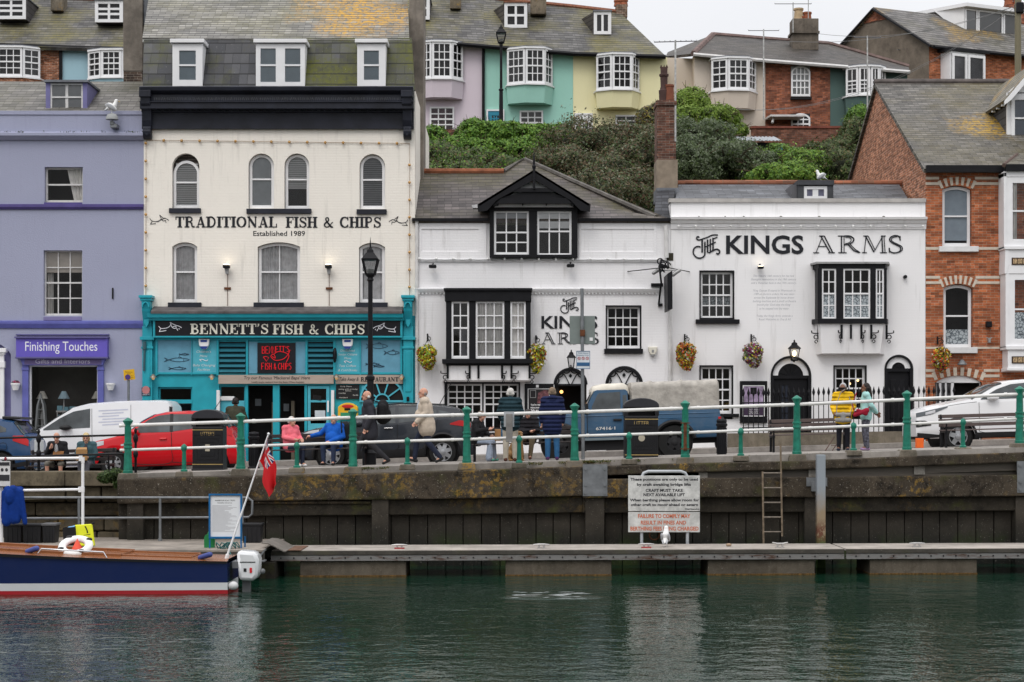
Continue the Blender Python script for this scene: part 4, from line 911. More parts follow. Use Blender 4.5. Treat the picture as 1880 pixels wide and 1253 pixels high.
# transom panels
def panel(a,c,e,f,mat,name,out=.03,lab=None):
 b = B();fbox(b,a,c,e,f,out);o = b.build(name,mat,bn)
 if lab: o['label'] = lab
 return o
panel(290,624,352,684,PANELB,"fish_panel");panel(663,624,735,684,PANELB,"fish_panel");panel(353,624,398,684,TURQ2,"menu_panel");panel(617,624,661,684,TURQ2,"menu_panel")
panel(457,628,473,686,PANELB,"glass_panel");panel(543,628,561,686,PANELB,"glass_panel")
b = B()
for a,c in ((286,290),(352,353.5),(398,402),(452,456),(561,565),(612,617),(661,663),(735,739)): fbox(b,a,622,c,690,.07)
fbox(b,286,684,402,688,.06);fbox(b,617,684,739,688,.06);fbox(b,286,621,739,625,.08);b.build("transom_frame",TURQ,bn,bevel=.005)
for a,c in ((403,451),(566,612)):
 b = B();fbox(b,a,628,c,686,.01);v = b.build("louvre",m_plain("dark_vent",(.01,.025,.03),.8),bn)
 b = B()
 for k in range(6): z = fz(631+k*9.4);b.extrude_x([(YF-.01,z),(YF-.09,z-.085),(YF-.075,z-.1),(YF-.0,z-.02)],fx(a),fx(c))
 b.build("slats",m_plain("louvre_teal",(.02,.15,.2),.5),v)
DARKFISH = m_plain("fish_outline",(.012,.03,.06),.5)
def fishd(cx,cy,L,h,flip=1):
 t = lambda u,v: (cx+flip*u*L/2,cy+v*h/2)
 return [smooth_line([t(-.62,0),t(-.2,-.75),t(.4,-.8),t(1,0),t(.4,.8),t(-.2,.7),t(-.62,0)]),[t(-.62,0),t(-1,-.9),t(-.8,0),t(-1,.9),t(-.62,0)],[t(.1,-.85),t(.2,-1.5),t(.4,-.85)],[t(.55,-.3),t(.55,.5)]]
pxstrokes(fishd(325,661,46,8)+fishd(338,651,18,3)+fishd(326,677,32,5),FP,YF-.032,.8,DARKFISH,bn,"fish_drawing")
pxstrokes(fishd(692,636,40,10)+fishd(719,648,28,8)+fishd(684,669,26,4)+fishd(696,673,20,3),FP,YF-.032,.8,DARKFISH,bn,"fish_drawing")
ITAL = m_plain("pale_script",(.6,.66,.66),.5)
for s_,a,c,z in (("Children's",361,388,648),("Menu",367,381,656),("Baby Changing",354.5,396,673),("Facilities",363,386,681)): text(s_,fx(a),fx(c),fz(z),fz(z-4.2),YF-.034,ITAL,bn,shear=.25)
for s_,a,c,z in (("Discounted",625,652,646),("Senior Citizens",621,656,653),("Menu",632,645,660),("Teas Coffees",623,654,674),("& Cold Drinks",621,656,682)): text(s_,fx(a),fx(c),fz(z),fz(z-4),YF-.034,ITAL,bn,shear=.25)
pxstrokes([smooth_line([(367,662),(371,660),(379,663),(382,661)]),[(367,660),(370,664)]] ,FP,YF-.033,1.,SIGNW,bn,"fish_drawing");pxstrokes([smooth_line([(632,665),(636,663),(643,666),(646,664)]),[(632,663),(635,667)]],FP,YF-.033,1.,SIGNW,bn,"fish_drawing")
for px,lab in ((376,"white shield shaped alarm box above the children's menu panel"),(639,"white shield shaped alarm box above the right menu panel")):
 t = thing("alarm_box",lab,"alarm box",(fx(px),YF-.1,fz(632)),"alarm boxes on the turquoise shopfront")
 b = B();c = [(fx(px-10),fz(623)),(fx(px+10),fz(623)),(fx(px+9),fz(634)),(fx(px+4),fz(642)),(fx(px-4),fz(642)),(fx(px-9),fz(634))];b.prism(c,YF-.17,YF-.03);b.build("casing",WHITE,t,bevel=.02)
 b = B();b.prism([(fx(px-7.8),fz(636.5)),(fx(px+7.8),fz(636.5)),(fx(px+4),fz(641.5)),(fx(px-4),fz(641.5))],YF-.176,YF-.168);b.box(fx(px-6),fx(px+6),YF-.176,YF-.168,fz(629),fz(625));b.build("blue_badge",m_plain("alarm_blue",(.02,.05,.25),.4),t)
# neon
nb = B();fbox(nb,473,630,543,686,.05);nbo = nb.build("neon_board",m_plain("neon_backboard",(.012,.012,.016),.25),bn)
NEON = m_emit("red_neon",(.9,.03,.04),.75)
def neon(strokes):
 b = B()
 for s_ in strokes: b.tube([(fx(x),YF-.075,fz(y)) for x,y in s_],.011,6)
 b.build("neon_tube",NEON,nbo)
def nword(s,x,y,w,h,gap):
 g = {'B': [[(0,1),(0,0),(.8,.1),(.75,.45),(0,.5),(.85,.6),(.85,.95),(0,1)]],'E': [[(.9,0),(0,0),(0,1),(.9,1)],[(0,.5),(.7,.5)]],'N': [[(0,1),(0,0),(.9,1),(.9,0)]],'T': [[(0,0),(1,0)],[(.5,0),(.5,1)]],
         "'": [[(.3,0),(.2,.25)]],'S': [[(.9,.1),(.4,0),(.05,.25),(.85,.65),(.6,1),(0,.9)]],'F': [[(.9,0),(0,0),(0,1)],[(0,.5),(.7,.5)]],'I': [[(.3,0),(.3,1)]],'H': [[(0,0),(0,1)],[(.9,0),(.9,1)],[(0,.5),(.9,.5)]],
         '&': [[(.9,.6),(.5,1),(.05,.8),(.6,.3),(.4,0),(.15,.25),(.9,1)]],'C': [[(.9,.15),(.5,0),(0,.3),(0,.75),(.5,1),(.9,.85)]],'P': [[(0,1),(0,0),(.85,.1),(.85,.45),(0,.5)]],' ': []}
 o = []
 for ch in s:
  k = .35 if ch in "I' " else 1
  for st_ in g[ch]: o.append([(x+p[0]*w,y+p[1]*h) for p in st_])
  x += w*k+gap
 return o
neon(nword("BENN",482,636.5,5.2,13,1.3)+nword("ETT'S",507,636.5,4.6,10,1.2));neon(nword("FISH & CHIPS",481,667,4.3,12,1.3))
neon([smooth_line([(500,655),(506,658),(503,651),(498,655),(506,662),(520,660),(529,652),(533,643)]),smooth_line([(504,650),(512,646),(524,648),(531,654),(526,666)]),[(484,656),(490,664),(494,657),(489,655),(484,656)]])
# timber signs
TIM = m_wood("bleached_sign_timber",(.50,.42,.36),(.33,.25,.2),(1.5,12,12))
b = B();fbox(b,402,689,613,705,.1);o = b.build("timber_sign",TIM,bn);text("Try our Famous 'Mackerel Baps' Here",fx(449),fx(570),fz(697),fz(691.3),YF-.105,LETT,o,shear=.15);text("Locally caught mackerel from Day Boats (When Available)",fx(463),fx(559),fz(703.3),fz(700.5),YF-.105,LETT,o)
b = B();fbox(b,617,689,740,705,.1);o = b.build("timber_sign",TIM,bn);text("Take Away &",fx(624),fx(659),fz(700),fz(693),YF-.105,LETT,o,shear=.3);slab_text("RESTAURANT",fx(663),fx(732),fz(701),fz(693),YF-.1,LETT,o)
for px in (284,391,619,738):
 t = thing("bulkhead_lamp","small brass bulkhead lamp on the turquoise shopfront, %s from the left" % {284: 'first',391: 'second',619: 'third',738: 'fourth'}[px],"lamp",(fx(px),YF-.15,fz(694)),"small lamps on the turquoise shopfront")
 b = B();b.lathe([(.015,.1),(.03,.09),(.09,.02),(.1,0)],(fx(px),YF-.22,fz(694)),12);b.tube([(fx(px),YF-.05,fz(690)),(fx(px),YF-.22,fz(690))],.015,6);b.build("lamp_shade",m_plain("aged_brass_%d" % px,(.25,.22,.18),.4,.6),t,smooth=40)
 b = B();b.ell((fx(px),YF-.22,fz(695)),(.045,.045,.05),10,8);b.build("bulb",m_emit("warm_bulb_%d" % px,(1,.62,.3),.5),t)
# ground floor openings
fwin(bn,290,711,353,790,1,(1,),rec=.1,fw=.05,mat=TURQ,bottom=0,glass=GLASSD)
b = B();fbox(b,290,734,353,741,.02,.15);b.build("hatch_rail",TURQ,bn)
fwin(bn,402,708,450,790,1,(1,),rec=.1,fw=.04,mat=TURQ,bottom=0,glass=GLASSD)
b = B();fbox(b,404,736,449,870,-.06,.14);b.build("hatch_panel",TURQ2,bn,bevel=.01)
b = B();fbox(b,404,728,430,736,.0,.3);tag(b.build("paper_stack",m_plain("white_paper",(.7,.7,.7),.8),None,bevel=.02),"stack of white chip paper on the serving hatch","paper")
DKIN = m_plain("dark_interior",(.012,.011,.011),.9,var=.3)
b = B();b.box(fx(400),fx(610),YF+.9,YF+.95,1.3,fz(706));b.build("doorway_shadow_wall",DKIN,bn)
b = B();b.box(fx(494),fx(500),YF+.6,YF+.9,1.3,fz(738));b.box(fx(530),fx(536),YF+.6,YF+.9,1.3,fz(736));b.build("inner_pier",m_plain("inner_cream",(.18,.15,.11),.8),bn)
for a,c,e,f in ((461,732,472,745),(514,741,524,755)):
 b = B();b.box(fx(a),fx(e),YF+.84,YF+.88,fz(f),fz(c));b.build("wall_notice",m_plain("dim_notice",(.2,.22,.24),.7),bn)
dr = B();dr.ring(contour(fx(565),fx(605),1.35,fz(709)),contour(fx(570),fx(599),fz(778),fz(714)),YF+.0,YF+.06);dr.box(fx(566),fx(604),YF+.005,YF+.05,fz(739),fz(735));d = dr.build("open_door",TURQ2,bn)
b = B();b.prism(contour(fx(570),fx(599),fz(778),fz(714)),YF+.03,YF+.036);b.build("pane",GLASSD,d)
b = B();b.box(fx(601),fx(604),YF-.06,YF-.01,fz(757),fz(736));b.build("handle",WHITE,d)
b = B();b.box(fx(578),fx(597),YF+.02,YF+.028,fz(766),fz(754));b.build("door_notice",m_plain("paper_notice",(.5,.55,.58),.7),d)
b = B();b.prism([(fx(574),fz(733)),(fx(590),fz(736)),(fx(590),fz(727)),(fx(575),fz(725))],YF-.01,YF+.0);b.build("hanging_sign",DKIN,d)
for a,c in ((398.5,404.5),(608.5,614)):
 b = B();fbox(b,a,717,c,860,.12);b.build("white_jamb",WHITE,bn,bevel=.008)
# right bay: chalkboard, defibrillator, restaurant door
b = B();fbox(b,617,707,660,733,.05);o = b.build("chalkboard",m_plain("chalkboard",(.012,.012,.013),.7),bn)
CHK = m_plain("chalk",(.55,.55,.52),.9)
for s_,a,c,z in (("Early Menu",625,646,711),("eating with us today",622,657,716),("Salmon",634,645,719),("Cod fillet",622,635,723.5),("Open daily",648,658,727),("Haddock",623,639,731.5)): text(s_,fx(a),fx(c),fz(z),fz(z-2.4),YF-.055,CHK,o,shear=.2)
df = thing("defibrillator_cabinet","yellow wall mounted defibrillator cabinet below the chalkboard","cabinet",(fx(640),YF-.15,fz(752)))
b = B();b.prism(contour(fx(622),fx(658),fz(768),fz(740),.12),YF-.28,YF);b.build("casing",m_plain("defib_yellow",(.75,.42,.02),.4),df,bevel=.02)
b = B();b.ell((fx(640),YF-.285,fz(746.5)),(fx(651)-fx(640),.008,.05),16,8);text_m = b.build("red_badge",m_plain("defib_red",(.5,.02,.02),.4),df)
b = B();b.box(fx(627),fx(653),YF-.29,YF-.282,fz(766),fz(758));b.build("green_label",m_plain("defib_green",(.03,.25,.12),.5),df);b = B();b.box(fx(634),fx(645),YF-.29,YF-.282,fz(754),fz(750));b.build("window",BLACK,df)
rd = B();fbox(rd,664,708,738,870,.04);d = rd.build("restaurant_door",TURQ2,bn,bevel=.01)
mid = fx(702);zc = fz(737)
b = B();b.prism([(mid+.6,zc)]+arc(mid,zc,.6,.62,0,180,20),YF-.055,YF-.03);b.build("fanlight",DKIN,d)
b = B();b.ribbon(arc(mid,zc,.62,.64,0,180,20),.05,YF-.09,YF-.04);b.ribbon(arc(mid,zc,.2,.2,0,180,10),.04,YF-.09,YF-.04)
for k in (36,72,108,144): b.ribbon([(mid+.18*math.cos(R(k)),zc+.18*math.sin(R(k))),(mid+.62*math.cos(R(k)),zc+.62*math.sin(R(k)))],.04,YF-.088,YF-.04)
b.ribbon([(mid-.64,zc),(mid+.64,zc)],.05,YF-.092,YF-.04);b.build("fanlight_bars",TURQ2,d)
b = B();fbox(b,674,742,732,800,.06);b.build("door_panel",TURQ,d,bevel=.02)
b = B();fbox(b,747,729,752,737,.2);tag(b.build("entry_keypad",BLACK,None,bevel=.02),"small black entry keypad on the right turquoise pilaster","keypad")
b = B();fbox(b,262,712,278,727,.16);tag(b.build("round_logo_sign",m_plain("navy_sign",(.015,.03,.06),.4),None),"small navy sign with round red emblem on the left turquoise pilaster","sign")
b = B();b.lathe([(.11,-.01),(.11,.0)],(fx(270),YF-.165,fz(716.5)),16,'y');o = b.build("emblem",m_plain("emblem_red",(.5,.2,.2),.5),None);o.parent = bpy.data.objects["round_logo_sign"]
text("THE ULTIMATE",fx(263.5),fx(276.5),fz(723),fz(721),YF-.165,SIGNW,None).parent = bpy.data.objects["round_logo_sign"]
text("COOKING OIL",fx(263.5),fx(276.5),fz(726),fz(724),YF-.165,SIGNW,None).parent = bpy.data.objects["round_logo_sign"]
# folded parasol-like hook lamps and extinguisher silhouettes
b = B();b.tube([(fx(268),YF-.2,fz(628)),(fx(268),YF-.2,fz(642))],.05,8);b.tube([(fx(268),YF-.2,fz(642)),(fx(267),YF-.2,fz(682))],.03,8);tag(b.build("awning_winder",m_plain("winder_grey",(.05,.12,.14),.5,.3),None),"black and teal awning winder on the left turquoise pilaster","winder")
b = B();b.ell((fx(616),YF-.2,fz(653)),(.06,.1,.22),10,8);b.box(fx(614),fx(618),YF-.2,YF-.05,fz(655),fz(651));tag(b.build("hanging_reel",BLACK,None,smooth=40),"black oval bracket hanging beside the right louvre","bracket")
# festoon bulbs
fl = thing("festoon_lights","string of gilded bulbs round the top and sides of the cream front","string lights",(fx(512),YF-.05,fz(262)))
b = B();b.tube([(fx(268),YF-.03,fz(545)),(fx(268.5),YF-.03,fz(258)),(fx(752),YF-.03,fz(264)),(fx(752),YF-.03,fz(545))],.008,5);b.build("cable",m_plain("rusty_cable",(.3,.2,.12),.8),fl)
bpts = [(268.5+32.9*k,258.5+k*.42) for k in range(1,15)]+[(268.5,264+32.7*k) for k in range(9)]+[(752,304+32*k) for k in range(8)]
for px,py in bpts: b = B();b.ell((fx(px),YF-.075,fz(py)),.042,8,6);b.build("bulb",BULB_G,fl,smooth=60)
for px,lab in ((418,"left of the wide lace curtained window"),(604.5,"right of the wide lace curtained window")):
 t = thing("wall_floodlight","small black up-lighting lamp glowing on the cream wall, " +lab,"lamp",(fx(px),YF,fz(492)),"up-lights on the cream wall")
 b = B();b.box(fx(px-6),fx(px+6),YF-.32,YF-.12,fz(494),fz(488));b.build("housing",BLACK,t,bevel=.01)
 b = B();b.prism([(fx(px-4),fz(494)),(fx(px+4),fz(494)),(fx(px+2),fz(504)),(fx(px-2),fz(504))],YF-.2,YF-.05);b.box(fx(px-2),fx(px+2),YF-.06,YF,fz(504),fz(496));b.build("bracket",m_plain("lamp_bracket_grey",(.35,.35,.35),.5),t)
 b = B();b.box(fx(px-5),fx(px+5),YF-.31,YF-.13,fz(487.6),fz(487.2));b.build("lens",m_emit("floodlight_lens",(1,.85,.62),7),t)
 b = B();b.box(fx(px-6),fx(px+6),YF-.05,YF,fz(532),fz(528));b.tube([(fx(px),YF-.02,fz(504)),(fx(px),YF-.02,fz(562))],.008,5);b.build("rusty_clip",RUST,t)
# party chimney on the right and chimney on the left
CHIM = m_concrete("grey_rendered_chimney",(.27,.235,.20),(.1,.09,.075),.35,.25,streak=.5)
ch = thing("rendered_chimney","tall grey rendered chimney stack rising beside the cream front, right","chimney",(XX(761,56),56,ZZ(345,56)))
b = B();b.box(XX(751,56),XX(777.5,56),56,57.4,ZZ(352,56),ZZ(-60,56));b.build("stack",CHIM,ch,bevel=.02)
b = B();b.box(XX(751,56),XX(778,56),55.99,57.4,ZZ(350,56),ZZ(343,56));b.build("flashing",LEAD,ch)
ch = thing("rendered_chimney","broad grey rendered chimney stack left of the mansard roof","chimney",(XX(243,57),57,ZZ(150,57)))
b = B();b.box(XX(226,57),XX(262,57),57,58.4,ZZ(131,57),ZZ(-60,57));b.build("stack",CHIM,ch,bevel=.02)
b = B();b.box(XX(226.5,57),XX(260,57),57.02,58.3,ZZ(160,57),ZZ(131.3,57));b.build("base",m_brick("sooty_brick",(.12,.08,.06),(.06,.045,.04)),ch)
b = B();b.box(XX(262.5,57),XX(276,57),57.1,58.4,ZZ(45,57),ZZ(-60,57));b.build("lead_flank",LEAD,ch)

# ---------------------------------------------------------------- lamp and gull on the lilac parapet
fg = thing("parapet_floodlight","round grey floodlight on the lilac parapet with a gull standing on it","lamp",(fx(210),YF-.3,fz(237)))
b = B();b.lathe([(.03,.16),(.12,.13),(.17,.05),(.175,-.02),(.15,-.02),(.0,.02)],(fx(210),YF-.3,fz(222)),16);b.build("bowl",m_plain("grey_lamp_bowl",(.33,.34,.34),.5,var=.2),fg,smooth=40)
b = B();b.box(fx(206.5),fx(213.5),YF-.36,YF-.16,fz(233),fz(226));b.box(fx(207),fx(219),YF-.34,YF,fz(238),fz(231));b.build("mount",STEEL,fg,bevel=.01)
def gull(label,x,y,z,rz,s=1.,look=0.):
 t = thing("seagull",label,"seagull",(x,y,z),"seagulls",rz)
 b = B();tilt = Matrix.Rotation(R(32),3,'Y')
 b.ell((0,0,.2),(.17,.085,.095),16,10,tilt);b.capsule((.08,0,.24),(.125,0,.36),.07,.05);b.ell((.135,0,.385),(.058,.048,.05),14,10);b.capsule((-.1,0,.15),(-.2,0,.09),.055,.015)
 for s_ in (-1,1): b.capsule((0,.035*s_,.13),(.0,.035*s_,.01),.011,.008);b.ell((.02,.035*s_,.006),(.035,.02,.006),8,6)
 b.v = [v*s for v in b.v];o = b.build("body",GULLW,t,local=True);m = o.modifiers.new("join",'REMESH');m.mode = 'VOXEL';m.voxel_size = .009;m.use_smooth_shade = True
 b = B()
 for s_ in (-1,1): b.ell((-.045,.078*s_,.2),(.15,.022,.06),12,8,tilt);b.capsule((-.14,.05*s_,.13),(-.24,.03*s_,.07),.022,.006)
 b.v = [v*s for v in b.v];b.build("wing",m_plain("gull_grey_wing",(.42,.43,.45),.7,var=.2),t,smooth=60,local=True)
 b = B();b.capsule((.185,0,.38),(.235,0,.368),.014,.007);b.v = [v*s for v in b.v];b.build("beak",m_plain("gull_yellow",(.55,.35,.05),.5),t,smooth=60,local=True)
 b = B()
 for s_ in (-1,1): b.ell((.16,.042*s_,.395),.008,8,6)
 b.v = [v*s for v in b.v];b.build("eye",BLACK,t,local=True);return t
GULLW = m_plain("gull_white",(.75,.75,.74),.7,var=.08)
gull("white gull standing on the parapet floodlight of the lilac shop",fx(209),YF-.3,fz(213),R(25),.98)
# ================================================================ THE WHITE PUB, gabled left half
PUBW = m_paintbrick("white_painted_brick",(.82,.81,.82),.42,.32)
PUBW2 = m_paintbrick("white_rendered_wall",(.84,.83,.835),.36,.18)
BRACK = BLACK
def the_logo(x0,y0,k,parent,P=FP,y=None):
 """curly 'The' drawn in pixels from (x0, y0), k = scale (1 = large sign, 50 px wide)"""
 y = YF if y is None else y
 t = lambda pts: [(x0+a*k,y0+c*k) for a,c in pts]
 s_ = [smooth_line(t([(12,6),(8,5),(7,9),(11,11),(18,9),(27,6),(36,2),(46,2)])),t([(17,10),(17,34)]),t([(22,14),(22,36)]),
          smooth_line(t([(22,34),(21,40),(15,44),(7,43),(1,36),(2,27),(8,23),(14,24)])),t([(27,10),(27,34)]),t([(32,9),(32,32)]),t([(37,7),(37,30)]),t([(22,24),(42,15)]),t([(37,9),(45,6)]),
          smooth_line(t([(29,35),(36,31),(43,28),(48,30),(49,34),(46,37),(43,35)]))]
 return pxstrokes(s_,P,y,[2.4*k,3*k,2.8*k,2.6*k,2.8*k,2.4*k,2.8*k,2.2*k,2.2*k,2.8*k],LETT,parent,"lettering",.02)
def arms_text(x0,x1,yb,yt,parent,dbl=True,w=1.):
 """ARMS in an inline roman"""
 L = x1-x0;h = yb-yt;out = [];ws = []
 def a(pts,ww): out.append([(x0+p[0]*L,yb-p[1]*h) for p in pts]);ws.append(ww*w)
 thin,th,se = 1.3,2.2,1.5
 # A
 a([(.025,.02),(.10,.97)],thin);a([(.08,.97),(.185,.03)],th);a([(.12,.97),(.215,.03)],th);a([(.05,.38),(.14,.38)],thin);a([(-.005,.02),(.06,.02)],se);a([(.165,.02),(.24,.02)],se);a([(.06,.98),(.12,.98)],se)
 # R
 a([(.315,.02),(.315,.98)],th);a([(.345,.02),(.345,.98)],thin);a([(.275,.98),(.38,.98)],se);a([(.28,.02),(.375,.02)],se)
 a(smooth_line([(.345,.98),(.41,.97),(.455,.82),(.44,.62),(.39,.5),(.345,.49)]),th);a(smooth_line([(.36,.9),(.40,.9),(.425,.8),(.415,.64),(.38,.56),(.36,.56)]),thin)
 a([(.39,.5),(.455,.14),(.52,.02)],th);a([(.415,.5),(.475,.2),(.53,.03)],thin)
 # M
 a([(.575,.02),(.595,.97)],thin);a([(.59,.97),(.685,.06)],th);a([(.62,.97),(.70,.16)],thin);a([(.685,.06),(.785,.97)],thin);a([(.775,.97),(.785,.03)],th);a([(.80,.97),(.812,.03)],thin);a([(.55,.02),(.605,.02)],se);a([(.755,.02),(.835,.02)],se);a([(.565,.98),(.62,.98)],se);a([(.765,.98),(.82,.98)],se)
 # S
 a(smooth_line([(.985,.74),(.97,.95),(.92,1.),(.875,.9),(.865,.74),(.89,.6),(.94,.47),(.985,.33),(.985,.14),(.95,.03),(.90,.02),(.865,.12),(.86,.28)]),th);a(smooth_line([(.95,.93),(.92,.93),(.89,.84),(.885,.74),(.91,.62),(.96,.5),(1.005,.36),(1.005,.16),(.975,.04)]),thin)
 a([(.985,.7),(.985,.98)],thin);a([(.86,.02),(.86,.3)],thin)
 return pxstrokes(out,FP,YF,ws,LETT,parent,"lettering",.02)
def bold_text(s,px0,px1,yb,yt,parent,bold=.03,depth=.02): return text(s,fx(px0),fx(px1),fz(yb),fz(yt),YF-depth,LETT,parent,bold=bold,depth=depth)
def scroll_bracket(b,px,y0,y1,out,side):
 """iron hanging basket arm seen from the front: bar, hook and scrolls"""
 b.box(fx(px)-.03,fx(px)+.03,YF-out-.02,YF-out,fz(y1),fz(y0))
 if side:
  s_ = side;x = fx(px);z = fz(y0+14)
  b.ribbon([(x,z-.02),(x+s_*.13,z-.02),(x+s_*.19,z),(x+s_*.19,z+.06)],.03,YF-out-.06,YF-out-.03)
  b.ribbon([(x+s_*(.07+.055*math.cos(R(a))),z-.12+.055*math.sin(R(a))) for a in range(-120,200,20)],.025,YF-out-.05,YF-out-.02)
  b.ribbon([(x+s_*(.06+.04*math.cos(R(a))),z-.25+.04*math.sin(R(a))) for a in range(-120,220,20)],.022,YF-out-.05,YF-out-.02)
pl_ = thing("gabled_pub","white painted pub with black timbered gable dormer and black bay window","pub",(fx(995),YF,G(fx(995))))
hs = [hole(1114,563,1175,640),hole(820,704,953,790),hole(1018,677,1077,870,'round'),hole(1113,674,1179,870,'round'),hole(828,545,968,662),hole(900,386,1060,472)]
b = B();wall(b,fx(762),fx(1231),1.4,fz(405),YF,hs,.2)
for a,c in ((770,893),(1063,1205)):   # sunk panels with raised borders
 b.ring(contour(fx(a),fx(c),fz(478),fz(407)),contour(fx(a+4),fx(c-14 if a<800 else c-4),fz(463),fz(421)),YF-.03,YF)
b.build("wall",PUBW,pl_)
shell(pl_,762,1231,fz(408),PUBW)
b = B();b.extrude_x([(YF,fz(481)),(YF-.05,fz(481)),(YF-.07,fz(477)),(YF,fz(475))],fx(762),fx(1216));b.build("moulding",WHITE,pl_)
for a,c in ((762,818),(976,1210)):
 b = B()
 b.extrude_x([(YF,fz(538)),(YF-.06,fz(538)),(YF-.1,fz(534)),(YF-.12,fz(531)),(YF,fz(529))],fx(a),fx(c));x = fx(a)
 while x<fx(c)-.06: b.box(x,x+.04,YF-.06,YF,fz(541),fz(538));x += .1
 b.build("dentil_moulding",WHITE,pl_)
b = B();b.tube([(fx(765.5),YF-.06,fz(406)),(fx(765.5),YF-.06,1.9)],.05,8);b.build("downpipe",OFFW,pl_,smooth=40);b = B();b.tube([(fx(1222),YF-.08,fz(415)),(fx(1223.5),YF-.08,fz(474))],.06,8);b.build("downpipe",OFFW,pl_,smooth=40)
b = B();b.tube([(fx(1230),YF-.08,fz(484)),(fx(1229.5),YF-.08,2.0)],.055,8);b.build("downpipe",OFFW,pl_,smooth=40)
b = B();fbox(b,1224,465,1236,479,.02);b.build("broken_render",m_plain("dark_broken_render",(.05,.045,.03),.9,var=.5),pl_)
# gutter and slate roof
for a,c in ((757,897),(1062,1231)): b = B();b.box(fx(a),fx(c),YF-.16,YF+.1,fz(407),fz(402));b.build("gutter",BLACK,pl_)
VSL = m_slate("violet_grey_slate",(.115,.098,.095),(.07,.06,.06),(.11,.10,.025),.5,w=.4,h=.235)
e0,r0 = YF-.1,56.5
zE,zR = ZZ(403,e0),ZZ(317,r0)
rx = lambda p: XX(p,r0)
pk = Vector((XX(963,57.6),57.6,ZZ(293,57.6)))
b = B();b.slab([(fx(757),e0,zE),(fx(1231),e0,zE),(fx(1231),e0+.02,zE+.012),(fx(1194),e0+.5,zE+.06),tuple(pk),(rx(925),r0,zR),(rx(757),r0,zR)],.12)
b.slab([(fx(1231),e0,zE),(fx(1231),62,zE),tuple(pk)],.1);b.build("roof",VSL,pl_)
b = B();b.tube([(rx(757),r0,zR+.03),(rx(925),r0,zR+.03)],.09,8);b.build("ridge_tiles",m_plain("red_ridge_tile",(.28,.1,.05),.8,var=.4),pl_)
b = B();b.tube([(rx(925),r0,zR+.05),tuple(pk),(fx(1205),e0+.35,zE+.1)],.07,6);b.build("hip_tiles",m_plain("grey_hip_tile",(.13,.12,.11),.8,var=.4),pl_)
# timbered dormer
DY = YF-.12
db = B()
db.box(fx(899),fx(907),DY-.05,DY+.2,fz(472),fz(388));db.box(fx(971),fx(986),DY-.05,DY+.2,fz(472),fz(388));db.box(fx(1049),fx(1060),DY-.05,DY+.2,fz(472),fz(388));db.box(fx(899),fx(1060),DY-.08,DY+.2,fz(389),fz(380));db.box(fx(899),fx(1060),DY-.08,DY+.2,fz(474),fz(469))
db.box(fx(900),fx(904),DY+.2,DY+2.2,fz(472),fz(383));db.box(fx(1056),fx(1060),DY+.2,DY+2.2,fz(472),fz(383))
dm = db.build("gable_dormer",BLACK,pl_)
window(dm,fx(907),fx(971),fz(470),fz(388),DY,3,(1,2),fw=.06,bar=.035,split=.5,inside=('roller',.14,BLINDG));window(dm,fx(986),fx(1049),fz(472),fz(388),DY,3,(1,1),fw=.06,bar=.035,split=.46,inside=('roller',.38,BLIND))
b = B()
apx,apz = fx(980),fz(317);GD_ = YF-.55
for s_,ex in ((-1,877),(1,1083)):
 ez = fz(380);xx = fx(ex)
 b.prism([(apx,apz),(xx,ez),(xx+s_*-.02,ez-.2),(fx(895 if s_<0 else 1065),fz(391)),(fx(912 if s_<0 else 1046),fz(372)),(apx,fz(335))],GD_,GD_+.07)
b.prism([(fx(912),fz(378)),(fx(1048),fz(378)),(fx(1040),fz(368)),(fx(920),fz(368))],GD_+.02,GD_+.09);b.prism([(fx(935),fz(357)),(fx(1025),fz(357)),(fx(1015),fz(350)),(fx(945),fz(350))],GD_+.02,GD_+.09)
lo_ = [(fx(905),fz(370)),(fx(905),fz(382))]+arc(fx(937),fz(382),fx(22)-fx(0),fz(0)-fz(12),180,0,10)+arc(fx(981),fz(382),fx(21)-fx(0),fz(0)-fz(13),180,0,10)+arc(fx(1025),fz(382),fx(22)-fx(0),fz(0)-fz(12),180,0,10)+[(fx(1052),fz(382)),(fx(1052),fz(368)),(fx(980),fz(352))]
b.prism(lo_,GD_+.08,GD_+.13);b.build("bargeboard",BLACK,dm)
b = B();b.prism([(fx(908),fz(383)),(fx(1052),fz(383)),(fx(980),fz(330))],GD_+.2,GD_+.3);b.build("gable_panel",m_plain("grey_gable_panel",(.45,.45,.46),.7,var=.1),dm)
b = B();b.box(apx-.035,apx+.035,GD_-.05,GD_+.03,fz(352),fz(315));b.lathe([(.04,0),(.06,.08),(.035,.14),(.03,.3),(.0,.55)],(apx,GD_,fz(316)),8);b.build("finial",BLACK,dm)
b = B();ry = 55.5
for s_,ex in ((-1,879),(1,1081)): b.slab([(apx,GD_,apz+.01),(fx(ex),GD_,fz(380)+.01),(fx(ex),54.0,fz(380)+.01),(apx,57.3,apz+.01)],.06)
b.build("dormer_roof",VSL,dm)
b = B();b.prism([(fx(866),fz(378)),(fx(880),fz(376)),(fx(878),fz(383)),(fx(868),fz(383))],YF-.12,YF+.2);b.prism([(fx(1074),fz(380)),(fx(1082),fz(378)),(fx(1083),fz(383)),(fx(1075),fz(384))],YF-.12,YF+.2);b.build("lead_apron",m_plain("white_lead",(.55,.55,.56),.6),dm)
